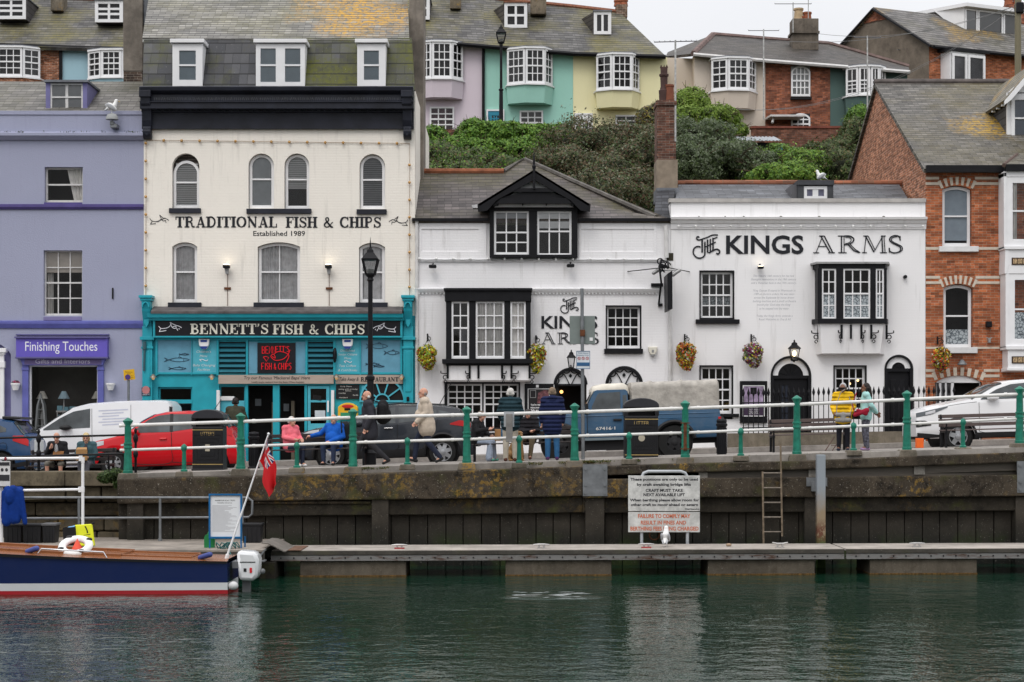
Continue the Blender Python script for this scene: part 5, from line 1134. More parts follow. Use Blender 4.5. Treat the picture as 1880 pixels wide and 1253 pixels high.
# bay window
BY = YF-.5
bb = B();bb.box(fx(818),fx(975),BY-.08,YF,fz(556),fz(534));bb.box(fx(816),fx(977),BY-.14,YF,fz(537),fz(532))
for a,c in ((820,830),(862,874),(926,937),(965,974)): bb.box(fx(a),fx(c),BY-.03,BY+.15,fz(662),fz(555))
bb.box(fx(820),fx(824),BY+.15,YF,fz(662),fz(555));bb.box(fx(970),fx(974),BY+.15,YF,fz(662),fz(555));bb.box(fx(813),fx(978),BY-.14,YF,fz(669),fz(661));bay = bb.build("bay_window",BLACK,pl_,bevel=.012)
for a,c,n,ins in ((830,862,2,None),(874,926,3,('net',NET)),(937,965,2,('net',NET))): window(bay,fx(a),fx(c),fz(660),fz(556),BY,n,(2,2),fw=.05,bar=.03,split=.47,inside=ins)
b = B();b.box(fx(843),fx(861),YF-.25,YF-.2,fz(655),fz(605));b.build("door_beyond",m_plain("pale_inner_door",(.3,.3,.33),.7),bay)
b = B();fbox(b,820,669,973,697,.45);b.extrude_x([(YF,fz(700)),(YF-.45,fz(697)),(YF-.45,fz(699)),(YF-.3,fz(701)),(YF,fz(702))],fx(813),fx(976));b.build("bay_apron",PUBW2,pl_)
b = B();fbox(b,820,668,972,672.5,.5);b.build("apron_rail",BLACK,pl_)
for px,s_ in ((823,-1),(863,-.6),(879,0),(922,.6),(939,1),(972,1)): b = B();scroll_bracket(b,px,672,696,.47,s_);b.build("basket_bracket",BLACK,pl_)
# ground floor
b = B();b.ring(contour(fx(816),fx(955),fz(800),fz(701)),contour(fx(820),fx(952),fz(800),fz(705)),YF-.06,YF+.14);b.build("black_surround",BLACK,pl_)
for a,c in ((821,885),(888,952)): fwin(pl_,a,705,c,795,4,(3,2),fw=.05,bar=.035,split=.42,inside=None,rec=.1)
DWIN = m_plain("teal_reflection_blind",(.05,.09,.12),.5)
fwin(pl_,1114,563,1175,640,4,(2,2),fw=.055,bar=.03,inside=None,sill=(1109,641,1180,650,.1,BLACK),rec=.16)
b = B();b.ring(contour(fx(1112),fx(1177.5),fz(641),fz(561)),contour(fx(1114.5),fx(1175),fz(640),fz(563.5)),YF-.012,YF+.1);b.build("black_surround",BLACK,pl_)
for a,c,e in ((1018,1077,704),(1113,1179,702)):
 m_ = (fx(a)+fx(c))/2;r_ = (fx(c)-fx(a))/2;zc = fz(677 if a<1100 else 674)-r_
 b = B();b.ribbon(arc(m_,zc,r_-.02,r_-.02,0,180,24),.09,YF-.02,YF+.1);b.box(m_-r_,m_+r_,YF+.04,YF+.12,zc-.04,zc+.02);d = b.build("fanlight",BLACK,pl_)
 b = B();b.prism([(m_+r_-.03,zc)]+arc(m_,zc,r_-.03,r_-.03,0,180,20),YF+.10,YF+.14);b.build("fanlight_panel",WHITE,d)
 b = B()
 for k in range(6): a0,a1 = R(30*k),R(30*k+30);am = (a0+a1)/2;b.ribbon(smooth_line([(m_+(r_-.05)*math.cos(a0),zc+(r_-.05)*math.sin(a0)),(m_+r_*.74*math.cos(am),zc+r_*.74*math.sin(am)),(m_+(r_-.05)*math.cos(a1),zc+(r_-.05)*math.sin(a1))],4),.028,YF+.07,YF+.1)
 for k in (60,120): b.ribbon(smooth_line([(m_+.05*math.cos(R(k)),zc),(m_+r_*.55*math.cos(R(k+(8 if k>90 else -8))),zc+r_*.55),(m_+r_*.9*math.cos(R(k-(10 if k<90 else -10))),zc+r_*.9*math.sin(R(k)))],5),.026,YF+.068,YF+.1)
 b.prism([(m_-.05,zc+r_*.55),(m_,zc+r_*.42),(m_+.05,zc+r_*.55),(m_,zc+r_*.68)],YF+.06,YF+.1);b.build("tracery",BLACK,d)
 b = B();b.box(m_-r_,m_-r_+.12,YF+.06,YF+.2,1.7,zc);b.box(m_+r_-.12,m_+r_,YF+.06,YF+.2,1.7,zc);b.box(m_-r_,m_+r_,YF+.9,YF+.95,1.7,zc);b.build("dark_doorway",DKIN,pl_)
b = B();b.ell((fx(1032),YF+.7,fz(719)),.05,8,6);tag(b.build("hall_lamp",m_emit("hall_lamp_glow",(1,.5,.15),3),None),"small amber hall lamp glowing inside the open pub doorway","lamp")
bpx = thing("menu_board","black framed advert board with white text beside the pub doorway behind the two standing people","board",(fx(990),YF-.05,fz(740)))
b = B();fbox(b,963,705,1016,800,.08);b.build("frame",BLACK,bpx,bevel=.01)
b = B();b.ring(contour(fx(969),fx(1009),fz(795),fz(714)),contour(fx(970),fx(1008),fz(794),fz(715)),YF-.095,YF-.08);fbox(b,984,707,989,712,.09);b.build("white_line",WHITE,bpx)
b = B();fbox(b,970,715,1008,795,.084);b.build("poster",m_plain("black_poster",(.02,.018,.02),.35),bpx)
b = B();b.prism([(fx(986),fz(741)),(fx(988),fz(722)),(fx(999),fz(716)),(fx(1007),fz(718)),(fx(1007),fz(735)),(fx(1000),fz(741))],YF-.09,YF-.084);b.build("poster_picture",m_plain("pink_picture",(.2,.08,.09),.5,var=.9,scale=14),bpx)
b = B();b.ring(contour(fx(973),fx(984),fz(731),fz(717)),contour(fx(974),fx(983),fz(730),fz(718)),YF-.09,YF-.084);b.build("poster_badge",m_plain("grey_badge",(.3,.3,.3),.5),bpx)
for s_,z in (("You're welcome to",745),("enjoy your takeaway",750),("fish and chips",755),("with a drink here",760)): text(s_,fx(974),fx(1005),fz(z),fz(z-3),YF-.09,WHITE,bpx,bold=.03)
# signwriting
the_logo(1029,546,.66,pl_)
bold_text("KINGS",994,1097,603,581,pl_,.02);arms_text(995,1098,632,611,pl_,w=.72)
def festoon(px0,px1,py,n,label,p2=None):
 t = thing("festoon_lights",label,"string lights",(fx((px0+px1)/2),YF,fz(py)))
 b = B();b.tube([(fx(px0+(px1-px0)*i/(4*n)),YF-.1,fz(py+(p2 or 0)*i/(4*n))-.02*math.sin(i*PI/4) ** 2) for i in range(4*n+1)],.007,4);b.build("cable",m_plain("grey_cable",(.2,.2,.2),.7),t)
 for i in range(n+1): b = B();b.ell((fx(px0+(px1-px0)*i/n),YF-.12,fz(py-1+(p2 or 0)*i/n)),.036,8,6);b.build("bulb",BULB_W,t,smooth=60)
festoon(770,1208,477,14,"row of white bulbs strung under the gabled pub's upper panels",1)
# flood lights, alarm, lanterns, baskets
for px,py,lab in ((795,490,"black floodlight under the left bulb row of the gabled pub"),(1047,488.5,"black floodlight above the small pub sign lettering")):
 t = thing("floodlight",lab,"lamp",(fx(px),YF-.2,fz(py)),"black floodlights on the gabled pub")
 b = B();b.box(fx(px-7),fx(px+7),YF-.36,YF-.14,fz(py+4),fz(py-2));b.build("housing",BLACK,t,bevel=.03);b = B();b.tube([(fx(px),YF-.2,fz(py)),(fx(px),YF,fz(py-6))],.018,6);b.build("arm",BLACK,t)
t = thing("alarm_box","cream shield shaped alarm box on the white pub right of the small window","alarm box",(fx(1198),YF-.1,fz(645)))
b = B();b.prism([(fx(1189),fz(637)),(fx(1207),fz(637)),(fx(1205),fz(647)),(fx(1201),fz(653)),(fx(1195),fz(653)),(fx(1191),fz(647))],YF-.14,YF);b.build("casing",m_plain("cream_alarm",(.7,.67,.58),.4),t,bevel=.03);b = B();fbox(b,1196,643,1200,648,.15);fbox(b,1195,651,1202,654,.15);b.build("badge",m_plain("grey_alarm_badge",(.25,.25,.25),.5),t)
def lantern(px,ytop,ybot,label,lit,w=12):
 zc = fz((ytop+ybot)/2);t = thing("wall_lantern",label,"lantern",(fx(px),YF-.35,zc),"lanterns over the pub doors")
 h = fz(ytop)-fz(ybot);s_ = w*YF/F;x,y,z = fx(px),YF-.4,fz(ybot)
 b = B();b.lathe([(s_*.45,h*.55),(s_*1.05,h*.57),(s_*.95,h*.62),(s_*.5,h*.74),(s_*.42,h*.84),(s_*.2,h*.87),(s_*.1,h*.92),(s_*.16,h*.95),(0,h)],(x,y,z),8,ph=PI/8)
 b.lathe([(s_*.5,0),(s_*.55,.02),(s_*.55,.04)],(x,y,z),8)
 for k in range(4): a = PI/4+k*PI/2;b.tube([(x+s_*.62*math.cos(a),y+s_*.62*math.sin(a),z+.03),(x+s_*1.*math.cos(a),y+s_*1.*math.sin(a),z+h*.57)],.014,5)
 b.tube([(x,YF,z+h*.2),(x,YF-.15,z+h*.02),(x,y,z-.02)],.02,6);b.build("frame",BLACK,t)
 b = B();b.lathe([(s_*.5,.03),(s_*.88,h*.56)],(x,y,z),4,ph=PI/4);b.build("glass",m_glass("lantern_glass",.85,.03),t)
 if lit: b = B();b.ell((x,y,z+h*.35),(.05,.05,.08),10,8);b.build("bulb",m_emit("lantern_bulb",(1,.72,.38),10),t)
lantern(1048,643,678,"black unlit lantern over the open pub doorway",False,9)
lantern(1454.5,625,664,"black lit lantern above the fan headed pub door",True,12)
FLOW = {"y": [(.62,.5,.02),(.75,.62,.05),(.25,.4,.04),(.45,.14,.02),(.6,.58,.1),(.08,.14,.03),(.7,.7,.6),(.35,.03,.02),(.68,.62,.03),(.4,.45,.05),(.15,.25,.05)],
  "o": [(.65,.2,.02),(.62,.38,.03),(.5,.04,.02),(.12,.2,.04),(.68,.55,.05),(.7,.12,.03),(.06,.12,.02),(.7,.68,.55),(.45,.5,.05),(.2,.02,.06),(.6,.3,.02)],
  "p": [(.2,.02,.12),(.32,.03,.2),(.65,.66,.6),(.1,.16,.04),(.55,.58,.05),(.1,.01,.05),(.5,.2,.05),(.7,.68,.66),(.14,.22,.08),(.3,.02,.15),(.06,.1,.03)]}
def basket(px,y0,y1,wpx,key,label,hook):
 t = thing("hanging_basket",label,"flower basket",(fx(px),YF-.38,fz(y1)),"flower baskets hanging on the house fronts")
 z0,z1 = fz(y1),fz(y0);h = z1-z0;r_ = wpx/2*YF/F;c = (fx(px),YF-.4)
 leafmesh("flowers",[((c[0],c[1],z1-h*.32),(r_,r_*.85,h*.30)),((c[0],c[1],z1-h*.58),(r_*.92,r_*.8,h*.3)),((c[0]+.03,c[1],z0+h*.2),(r_*.55,r_*.5,h*.22))],2200,.045,m_leaf("basket_flowers_%d" % px,FLOW[key]),t,shell=(.5,1.08),up=.1,lump=.15,lscale=4.)
 b = B();x = fx(px);b.box(x-.02,x+.02,YF-.03,YF,fz(hook+14),fz(hook));b.tube([(x,YF,fz(hook+5)),(x+.03,YF-.4,fz(hook+4)),(x+.03,YF-.42,fz(hook+9))],.014,6);b.ribbon([(x+.05+.05*math.cos(R(a)),fz(hook+10)+.05*math.sin(R(a))) for a in range(-120,200,25)],.02,YF-.3,YF-.28);b.build("bracket",BLACK,t)
 b = B()
 for k in range(3): a = 2.1*k;b.tube([(x+.03,YF-.4,fz(hook+9)),(x+r_*.6*math.cos(a),YF-.4+r_*.6*math.sin(a),z1-h*.12)],.005,4)
 b.build("chain",BLACK,t)
 b = B();b.ell((x,YF-.4,z1-h*.35),(r_*.5,r_*.5,h*.2),12,8);b.build("soil_ball",m_plain("basket_moss",(.03,.04,.015),.9),t)
basket(785,634,680,35,"y","yellow and orange flower basket beside the turquoise shopfront",613)
basket(984,632,686,34,"y","yellow and white flower basket at the right end of the black bay window",616)
basket(1257,630,681,36,"o","orange and red flower basket above the right pub's left window",614)
basket(1379,630,676,37,"p","purple and white flower basket above the purple poster board",614)
basket(1721,640,684,33,"o","orange and pale flower basket on the red brick house",618)
# projecting pub sign
sgn = thing("hanging_pub_sign","black wrought iron pub sign seen edge on, with long stay rods and two spot lamps","sign",(fx(1218),YF-.5,fz(520)))
b = B();b.prism([(fx(1217),fz(511)),(fx(1226),fz(505)),(fx(1226.5),fz(573)),(fx(1218),fz(576))],YF-1.5,YF-.35);b.build("board",BLACK,sgn,bevel=.01)
b = B();b.tube([(fx(1152),YF-.02,fz(499)),(fx(1218),YF-.9,fz(496)),(fx(1266),YF-.02,fz(499.5))],.014,6);b.tube([(fx(1213),YF-.3,fz(480)),(fx(1208),YF-.4,fz(492)),(fx(1210),YF-.4,fz(505)),(fx(1213),YF-.2,fz(520)),(fx(1209),YF-.05,fz(560))],.03,6)
b.tube([(fx(1213),YF-.02,fz(478)),(fx(1222),YF-.8,fz(486)),(fx(1220),YF-1.3,fz(498))],.03,6);b.box(fx(1195),fx(1217),YF-.12,YF-.02,fz(527),fz(521));b.box(fx(1208),fx(1216),YF-.1,YF,fz(563),fz(558))
for k in range(9): a = fx(1208+random.random()*14);c = fz(480+random.random()*24);b.ribbon([(a+.08*math.cos(R(q)),c+.08*math.sin(R(q))) for q in range(0,300,30)],.03,YF-.9+k*.05,YF-.87+k*.05)
b.build("bracket",BLACK,sgn)
for a,c,e,f in ((1197,505,1207,498),(1244,500,1232,508)): b = B();b.tube([(fx(1213),YF-.6,fz(500)),(fx(a),YF-.6,fz(c))],.012,5);b.capsule((fx(a),YF-.6,fz(c)),(fx(e),YF-.6,fz(f)),.05,.06);b.build("spot_lamp",m_plain("spot_lamp_grey",(.3,.3,.3),.4,.4),sgn)

# ================================================================ THE WHITE PUB, flat fronted right half
pr = thing("flat_fronted_pub","flat fronted white pub with large black painted name and black oriel window","pub",(fx(1465),YF,G(fx(1465))))
hs = [hole(1284,497,1348,586),hole(1284,671,1346,770),hole(1531,671,1590,770),hole(1416,655,1488,870,'round'),hole(1625,653,1675,870,'round'),hole(1500,490,1622,590)]
b = B();wall(b,fx(1231.5),fx(1699),1.6,fz(368),YF,hs,.2);b.build("wall",PUBW2,pr);shell(pr,1232,1699,fz(372),PUBW2)
b = B();b.box(fx(1228),fx(1699.5),YF-.06,YF+.3,fz(372),fz(365));b.build("coping",m_plain("grey_coping",(.45,.43,.41),.7,var=.2),pr)
b = B();b.extrude_x([(YF,fz(421)),(YF-.03,fz(421)),(YF-.05,fz(412)),(YF-.1,fz(410)),(YF-.12,fz(406)),(YF-.2,fz(404)),(YF-.22,fz(400)),(YF,fz(398))],fx(1231),fx(1700));b.build("cornice",PUBW2,pr)
b = B()
for px in (1282,1330,1364,1432,1502,1620): b.ell((fx(px),YF-.19,fz(399.5)),(random.uniform(.02,.05),.03,.022),6,4)
b.build("cornice_moss",m_plain("dark_moss_tufts",(.04,.045,.02),.95),pr)
festoon(1245,1693,417.5,14,"row of white bulbs strung under the flat fronted pub's cornice")
the_logo(1272,430,1.,pr);bold_text("KINGS",1333,1475,465.5,433.5,pr,.022);arms_text(1494,1655,465,433,pr)
# poem in pale script
PALE = m_plain("pale_grey_script",(.42,.42,.45),.7)
for k,(s_,a,c,y) in enumerate((("This historic 16th century Inn has had",1383,1458,507),("Georgian renovations in the 18th century",1379,1462,513.5),("and a Victorian facia in the 19th century.",1379,1462,520),("'King George III stayed in Weymouth in",1383,1460,534),("1789 on doctors orders. He was taken",1384,1458,540.5),("across the Esplanade by horse drawn",1384,1458,547),("bathing machine and a small orchestra",1382,1461,553.5),("would play 'God save the King'",1390,1452,560),("as he stepped into the water.",1394,1449,567),("Today the Kings Arms extends a",1389,1455,580.5),("Royal Welcome to One & All.",1393,1452,587))):
 text(s_,fx(a),fx(c),fz(y+1.6),fz(y-2.2),YF-.002,PALE,pr,shear=.28,depth=.002)
BLKF = BLACK
def blackwin(a,c,e,f,cols,rows,sill,ins=None,rec=.14,**kw):
 b = B();b.ring(contour(fx(a),fx(e),fz(f),fz(c)),contour(fx(a+2.5),fx(e-2.5),fz(f),fz(c+2.5)),YF-.02,YF+.12);s_ = b.build("black_surround",BLACK,pr)
 return fwin(pr,a+2.5,c+2.5,e-2.5,f,cols,rows,rec=.1,fw=.06,bar=.032,inside=ins,sill=sill,**kw)
w = blackwin(1284,497,1348,586,4,(2,2),(1277,587,1357,595,.12,BLACK));b = B();b.box(fx(1288),fx(1345),YF+.2,YF+.205,fz(560),fz(542));b.build("curtain",LACE,w)
b = B();fbox(b,1284,584,1348,588,.03,.12);b.build("black_surround",BLACK,pr)
blackwin(1284,671,1346,760,4,(2,2),(1277,760,1356,766,.1,BLACK),None);blackwin(1530,671,1591,755,4,(2,2),None,None)
for px,py in ((1567,704),(1582,698)): b = B();b.ell((fx(px),YF+.6,fz(py)),.035,8,6);tag(b.build("pendant_bulb",m_emit("pendant_bulb_%d" % px,(1,.6,.25),4),None),"small warm bulb glowing inside the right pub window, %s" % ("left and lower" if px==1567 else "right and higher"),"lamp")
# oriel
OY = YF-.45
ob_ = B();q0,q1,q2,q3 = (fx(1494),YF),(fx(1500),OY),(fx(1618),OY),(fx(1627),YF)
def ring3(z0,z1,o=0.): ob_.add([(q0[0]-o,q0[1],z0),(q1[0]-o,q1[1]-o,z0),(q2[0]+o,q2[1]-o,z0),(q3[0]+o,q3[1],z0),(q0[0]-o,q0[1],z1),(q1[0]-o,q1[1]-o,z1),(q2[0]+o,q2[1]-o,z1),(q3[0]+o,q3[1],z1)],[(0,1,5,4),(1,2,6,5),(2,3,7,6),(4,5,6,7),(3,2,1,0)])
ring3(fz(496),fz(487),.03);ring3(fz(596),fz(587),.06)
for a,c in ((1496,1504),(1530,1543),(1592,1602),(1617,1622)): ob_.box(fx(a),fx(c),OY-.03,OY+.14,fz(588),fz(495))
ob_.box(fx(1496),fx(1500),OY+.14,YF,fz(588),fz(495));ob_.box(fx(1617),fx(1622),OY+.14,YF,fz(588),fz(495));orl = ob_.build("oriel_window",BLACK,pr,bevel=.01)
ob_ = B();ring3(fz(487.5),fz(484),.1);ob_.build("oriel_roof",m_plain("grey_oriel_lead",(.32,.32,.32),.6,var=.3),orl)
for a,c,n in ((1504,1530,2),(1543,1592,3),(1602,1617,2)): w = window(orl,fx(a),fx(c),fz(589),fz(496),OY,n,(2,2),fw=.045,bar=.03,split=.5,inside=('lace',.5))
ob_ = B();ring3(fz(645),fz(596),-.02)
k = len(ob_.v);ob_.v[k-8:k-4] = [Vector((fx(1499),YF,fz(652))),Vector((fx(1505),OY+.12,fz(650))),Vector((fx(1612),OY+.12,fz(650))),Vector((fx(1624),YF,fz(652)))]
ob_.build("oriel_base",PUBW2,pr)
for px,s_ in ((1500,-1),(1540,-.5),(1557,0),(1576,.5),(1594,1),(1625,1)): b = B();scroll_bracket(b,px,598,624,.44 if 1505<px<1615 else .2,s_);b.build("basket_bracket",BLACK,pr)
for a,c,yt,lab in ((1416,1488,655,"fan"),(1625,1675,653,"fan")):
 m_ = (fx(a)+fx(c))/2;r_ = (fx(c)-fx(a))/2;zc = fz(yt)-r_
 b = B();b.ribbon(arc(m_,zc,r_-.01,r_-.01,0,180,28),.06,YF-.03,YF+.1);b.box(m_-r_,m_+r_,YF+.02,YF+.14,zc-.07,zc+.02);b.box(m_-r_-.02,m_-r_+.07,YF-.03,YF+.1,1.9,zc);b.box(m_+r_-.07,m_+r_+.02,YF-.03,YF+.1,1.9,zc);d = b.build("door_surround",BLACK,pr)
 b = B();b.ribbon(arc(m_,zc,r_-.12,r_-.12,0,180,28),.15,YF+.04,YF+.12);b.build("arch_band",WHITE,d)
 b = B();n = 10
 for k in range(n): a0,a1 = R(180*k/n),R(180*(k+1)/n);am = (a0+a1)/2;rr = r_-.24;b.prism([(m_,zc)]+[(m_+rr*math.cos(a0),zc+rr*math.sin(a0)),(m_+rr*1.09*math.cos(am),zc+rr*1.09*math.sin(am)),(m_+rr*math.cos(a1),zc+rr*math.sin(a1))],YF+.05+.02*(k % 2),YF+.14)
 b.build("fan",BLACK,d);b = B();b.box(m_-r_,m_+r_,YF+.125,YF+.14,zc,zc+r_-.03);b.build("fan_backing",m_plain("fan_back_%d" % a,(.02,.02,.022),.6),d)
 b = B();b.box(m_-r_+.07,m_+r_-.07,YF+.1,YF+.16,1.9,zc-.07)
 if a>1600:
  for i in range(2):
   for j in range(3): x0 = m_-r_+.16+i*(r_-.13);b.box(x0,x0+r_-.22,YF+.075,YF+.1,zc-.3-.65*j-.45,zc-.3-.65*j)
 b.build("door",BLACK,d,bevel=.012)
 if a<1600:
  b = B();x0,x1 = m_-r_+.25,m_-.02
  b.ring(contour(x0,x1,zc-1.5,zc-.2),contour(x0+.05,x1-.05,zc-1.45,zc-.25),YF+.06,YF+.1)
  for k in range(1,3): b.box(x0,x1,YF+.07,YF+.1,zc-.2-k*.43,zc-.17-k*.43)
  b.box((x0+x1)/2-.015,(x0+x1)/2+.015,YF+.07,YF+.1,zc-1.5,zc-.2);b.build("door_glazing",BLACK,d);b = B();b.box(x0+.04,x1-.04,YF+.085,YF+.09,zc-1.46,zc-.24);b.build("pane",m_plain("door_glass_dark",(.03,.035,.05),.1),d)
pb_ = thing("poster_board","black framed purple event poster beside the fan headed pub door","poster",(fx(1383),YF-.05,fz(735)))
b = B();fbox(b,1358,700,1408,777,.08);b.build("frame",BLACK,pb_,bevel=.01);b = B();b.ring(contour(fx(1363),fx(1403),fz(765),fz(708)),contour(fx(1364.5),fx(1401.5),fz(763.5),fz(709.5)),YF-.1,YF-.08);b.build("white_mount",WHITE,pb_)
b = B();fbox(b,1364.5,709.5,1401.5,745,.085);b.build("poster_picture",m_plain("purple_picture",(.35,.27,.4),.4,var=.7,scale=6),pb_);b = B();fbox(b,1364.5,745,1401.5,763.5,.085);b.build("poster_foot",m_plain("plum_poster",(.05,.03,.06),.4),pb_);b = B();fbox(b,1377,712,1388.5,724,.09);b.build("poster_badge",BLACK,pb_)
for s_,z in (("LIVE MUSIC",750),("EVERY WEEKEND",754),("FREE ENTRY",758),("ALL WELCOME",761)): text(s_,fx(1374),fx(1393),fz(z),fz(z-2.2),YF-.09,WHITE,pb_)
t = thing("wall_floodlight","small black up-lighting lamp glowing under the large pub name","lamp",(fx(1395),YF-.1,fz(489)))
b = B();b.box(fx(1390),fx(1400),YF-.28,YF-.08,fz(495),fz(490.5));b.tube([(fx(1395),YF-.1,fz(491)),(fx(1395),YF,fz(486))],.03,6);b.build("housing",BLACK,t,bevel=.01);b = B();b.box(fx(1391),fx(1399),YF-.27,YF-.09,fz(490.2),fz(489.8));b.build("lens",m_emit("pub_floodlight_lens",(1,.85,.62),7),t)
b = B();b.lathe([(.05,-.12),(.05,0)],(fx(1661),YF,fz(509)),12,'y');tag(b.build("round_vent",BLACK,None),"small round black vent on the white pub right of the oriel window","vent")
# pub roof
PSL = m_slate("blue_grey_slate",(.13,.135,.15),(.085,.09,.1),(.1,.1,.04),.05,w=.45,h=.22)
RY0,RY1 = YF+.7,56.2
b = B();b.slab([(XX(1240,RY0),RY0,ZZ(367,RY0)),(XX(1668,RY0),RY0,ZZ(367,RY0)),(XX(1650,RY1),RY1,ZZ(338,RY1)),(XX(1246,RY1),RY1,ZZ(338,RY1))],.1);b.build("roof",PSL,pr)
b = B();b.tube([(XX(1244,RY1),RY1,ZZ(336.5,RY1)),(XX(1655,RY1),RY1,ZZ(336.5,RY1))],.09,8);b.build("ridge_tiles",m_brick("terracotta_ridge",(.3,.11,.06),(.16,.09,.06),(.2,.15,.1),.2,w=.45,h=.4),pr)
b = B();b.slab([(XX(1200,YF+.2),YF+.2,fz(400)),(fx(1232),YF+.2,fz(400)),(XX(1240,55),55,ZZ(345,55)),(XX(1206,55),55,ZZ(348,55))],.1);b.build("side_roof",m_slate("dark_cheek_slate",(.06,.062,.07),(.04,.042,.05),moss_amt=0,w=.4,h=.22),pr)
DD = YF+.75;xx = lambda p: XX(p,DD);zz = lambda p: ZZ(p,DD)
b = B();b.box(xx(1465),xx(1476),DD,DD+2,zz(366),zz(339));b.box(xx(1519),xx(1530),DD,DD+2,zz(366),zz(339));b.box(xx(1464),xx(1531),DD-.05,DD+2.2,zz(340),zz(331.5));b.box(xx(1476),xx(1519),DD+.25,DD+2,zz(366),zz(340));d = b.build("dormer",m_plain("charcoal_dormer_slate",(.055,.058,.065),.7,var=.25),pr)
b = B();b.box(xx(1455),xx(1465),DD+.2,DD+2,zz(366),zz(338));b.build("dormer_cheek",m_plain("grey_cheek",(.13,.13,.14),.7),d)
window(d,xx(1476),xx(1519),zz(366),zz(342),DD+.02,2,(1,),fw=.09,bar=.16,bottom=0,inside=('roller',1.,m_plain("mauve_blind",(.25,.25,.38),.7)),name="dormer_window")
# brick stack with pots
bs = thing("brick_chimney","tall soot stained brick chimney with crowned pot and red pot between the pubs","chimney",(XX(1226,55),55,ZZ(365,55)))
CBR = m_brick("sooty_chimney_brick",(.17,.07,.045),(.09,.05,.04),(.2,.17,.14),.5,soot=.5)
cx = lambda p: XX(p,55);cz = lambda p: ZZ(p,55)
b = B();b.box(cx(1206),cx(1241),55,55.9,cz(294),cz(184));b.box(cx(1204),cx(1242.5),54.96,55.94,cz(194),cz(186));b.build("stack",CBR,bs,bevel=.01)
b = B();b.box(cx(1205.5),cx(1244),54.97,56,cz(362),cz(293.8));b.build("rendered_base",m_plain("buff_render",(.26,.21,.16),.9,var=.3),bs);b = B();b.box(cx(1205),cx(1246),54.9,56.1,cz(368),cz(346));b.build("lead_flashing",LEAD,bs)
b = B();b.lathe([(.14,0),(.155,.3),(.12,.32),(.1,.42),(.11,.7),(.14,.72),(.14,.78),(.1,.8),(.105,.98)],(cx(1221),55.4,cz(181)),14)
for k in range(8): a = k*PI/4;b.prism([(cx(1221)+.1*math.cos(a)-.02,cz(181)+.96),(cx(1221)+.1*math.cos(a)+.02,cz(181)+.96),(cx(1221)+.1*math.cos(a),cz(181)+1.06)],55.4+.1*math.sin(a)-.01,55.4+.1*math.sin(a)+.01)
b.build("crowned_pot",m_plain("dark_clay_pot",(.08,.045,.04),.8,var=.3),bs,smooth=35)
b = B();b.lathe([(.14,0),(.12,.38),(.135,.4),(.135,.46),(.1,.46)],(cx(1231),55.35,cz(181)),14);b.build("red_pot",m_plain("red_clay_pot",(.2,.07,.04),.8,var=.3),bs,smooth=35)
def aerial(label,px,ytop,ybot,d,L=3.,el=6,tilt=0.,mast=.025,group="television aerials"):
 t = thing("tv_aerial",label,"aerial",(XX(px,d),d,ZZ(ybot,d)),group)
 b = B();x,z0,z1 = XX(px,d),ZZ(ybot,d),ZZ(ytop,d);b.tube([(x,d,z0),(x,d,z1)],mast,6);b.build("mast",m_plain("aerial_mast",(.45,.45,.44),.5,.3,var=.4,scale=12),t)
 b = B();b.tube([(x-L/2,d,z1-.06),(x+L/2,d,z1-.06+tilt)],.016,5)
 for k in range(el): q = x-L/2+L*k/max(1,el-1);b.tube([(q,d-.12,z1-.06+tilt*k/max(1,el-1)),(q,d+.12,z1-.0+tilt*k/max(1,el-1))],.008,4)
 b.build("boom",m_plain("aerial_boom",(.12,.12,.13),.5,.5),t);return t
aerial("tall aerial on a rung marked pole beside the brick chimney",1240,74,260,55,1.25,9,.03,.03)
gull("white gull standing on the slate roof dormer of the flat fronted pub",XX(1507,DD+.3),DD+.3,zz(331.5),R(155),.8)

# ================================================================ RED BRICK HOUSE
BR1 = m_brick("orange_red_brick",(.42,.125,.048),(.28,.08,.038),(.32,.23,.16),.4,soot=.25)
BRG = m_brick("old_gable_brick",(.46,.18,.09),(.28,.11,.065),(.5,.42,.34),.85,soot=.4)
STN = m_plain("cream_stone",(.6,.53,.44),.8,var=.15,scale=8)
bh = thing("brick_house","red brick house with cream banding, slate gable roof and white bay at its right","house",(fx(1790),YF,G(fx(1790))))
hs = [hole(1730,341,1784,457,.12),hole(1732,522,1786,643,.12),hole(1717,690,1803,870,.2)]
b = B();wall(b,fx(1699.5),fx(1960),1.8,fz(311),YF,hs,.2);b.build("wall",BR1,bh)
gy = 67.;apy = 60.;zE2 = fz(311);zA = ZZ(152,apy)
b = B();X0 = fx(1699.5);b.add([(X0,YF,1.8),(X0,gy,1.8),(X0,gy,zE2),(X0,apy,zA),(X0,YF,zE2)],[[0,1,2,3,4]]);b.box(X0+.01,fx(1960),gy-.2,gy,1.8,zE2);b.build("gable_wall",BRG,bh)
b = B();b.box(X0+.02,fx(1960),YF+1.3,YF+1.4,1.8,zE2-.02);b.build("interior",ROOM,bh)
LSL = m_slate("lichened_slate",(.155,.145,.13),(.085,.078,.07),(.15,.12,.035),.55,(.42,.25,.02),1.,w=.3,h=.17,gap=.02,lpos=(14.3,56.2,11.8,1.9))
b = B();o_ = .15;b.slab([(X0-.1,YF-.25,zE2-.02),(fx(1990),YF-.25,zE2-.02),(fx(1990),apy,zA),(X0-.1,apy,zA)],.12);b.slab([(X0-.1,apy,zA),(fx(1990),apy,zA),(fx(1990),gy+.3,zE2-.05),(X0-.1,gy+.3,zE2-.05)],.12);b.build("roof",LSL,bh)
b = B();b.tube([(X0-.1,apy,zA+.02),(fx(1990),apy,zA+.02)],.1,8);b.build("ridge_tiles",m_plain("dark_ridge",(.1,.085,.08),.8,var=.4),bh)
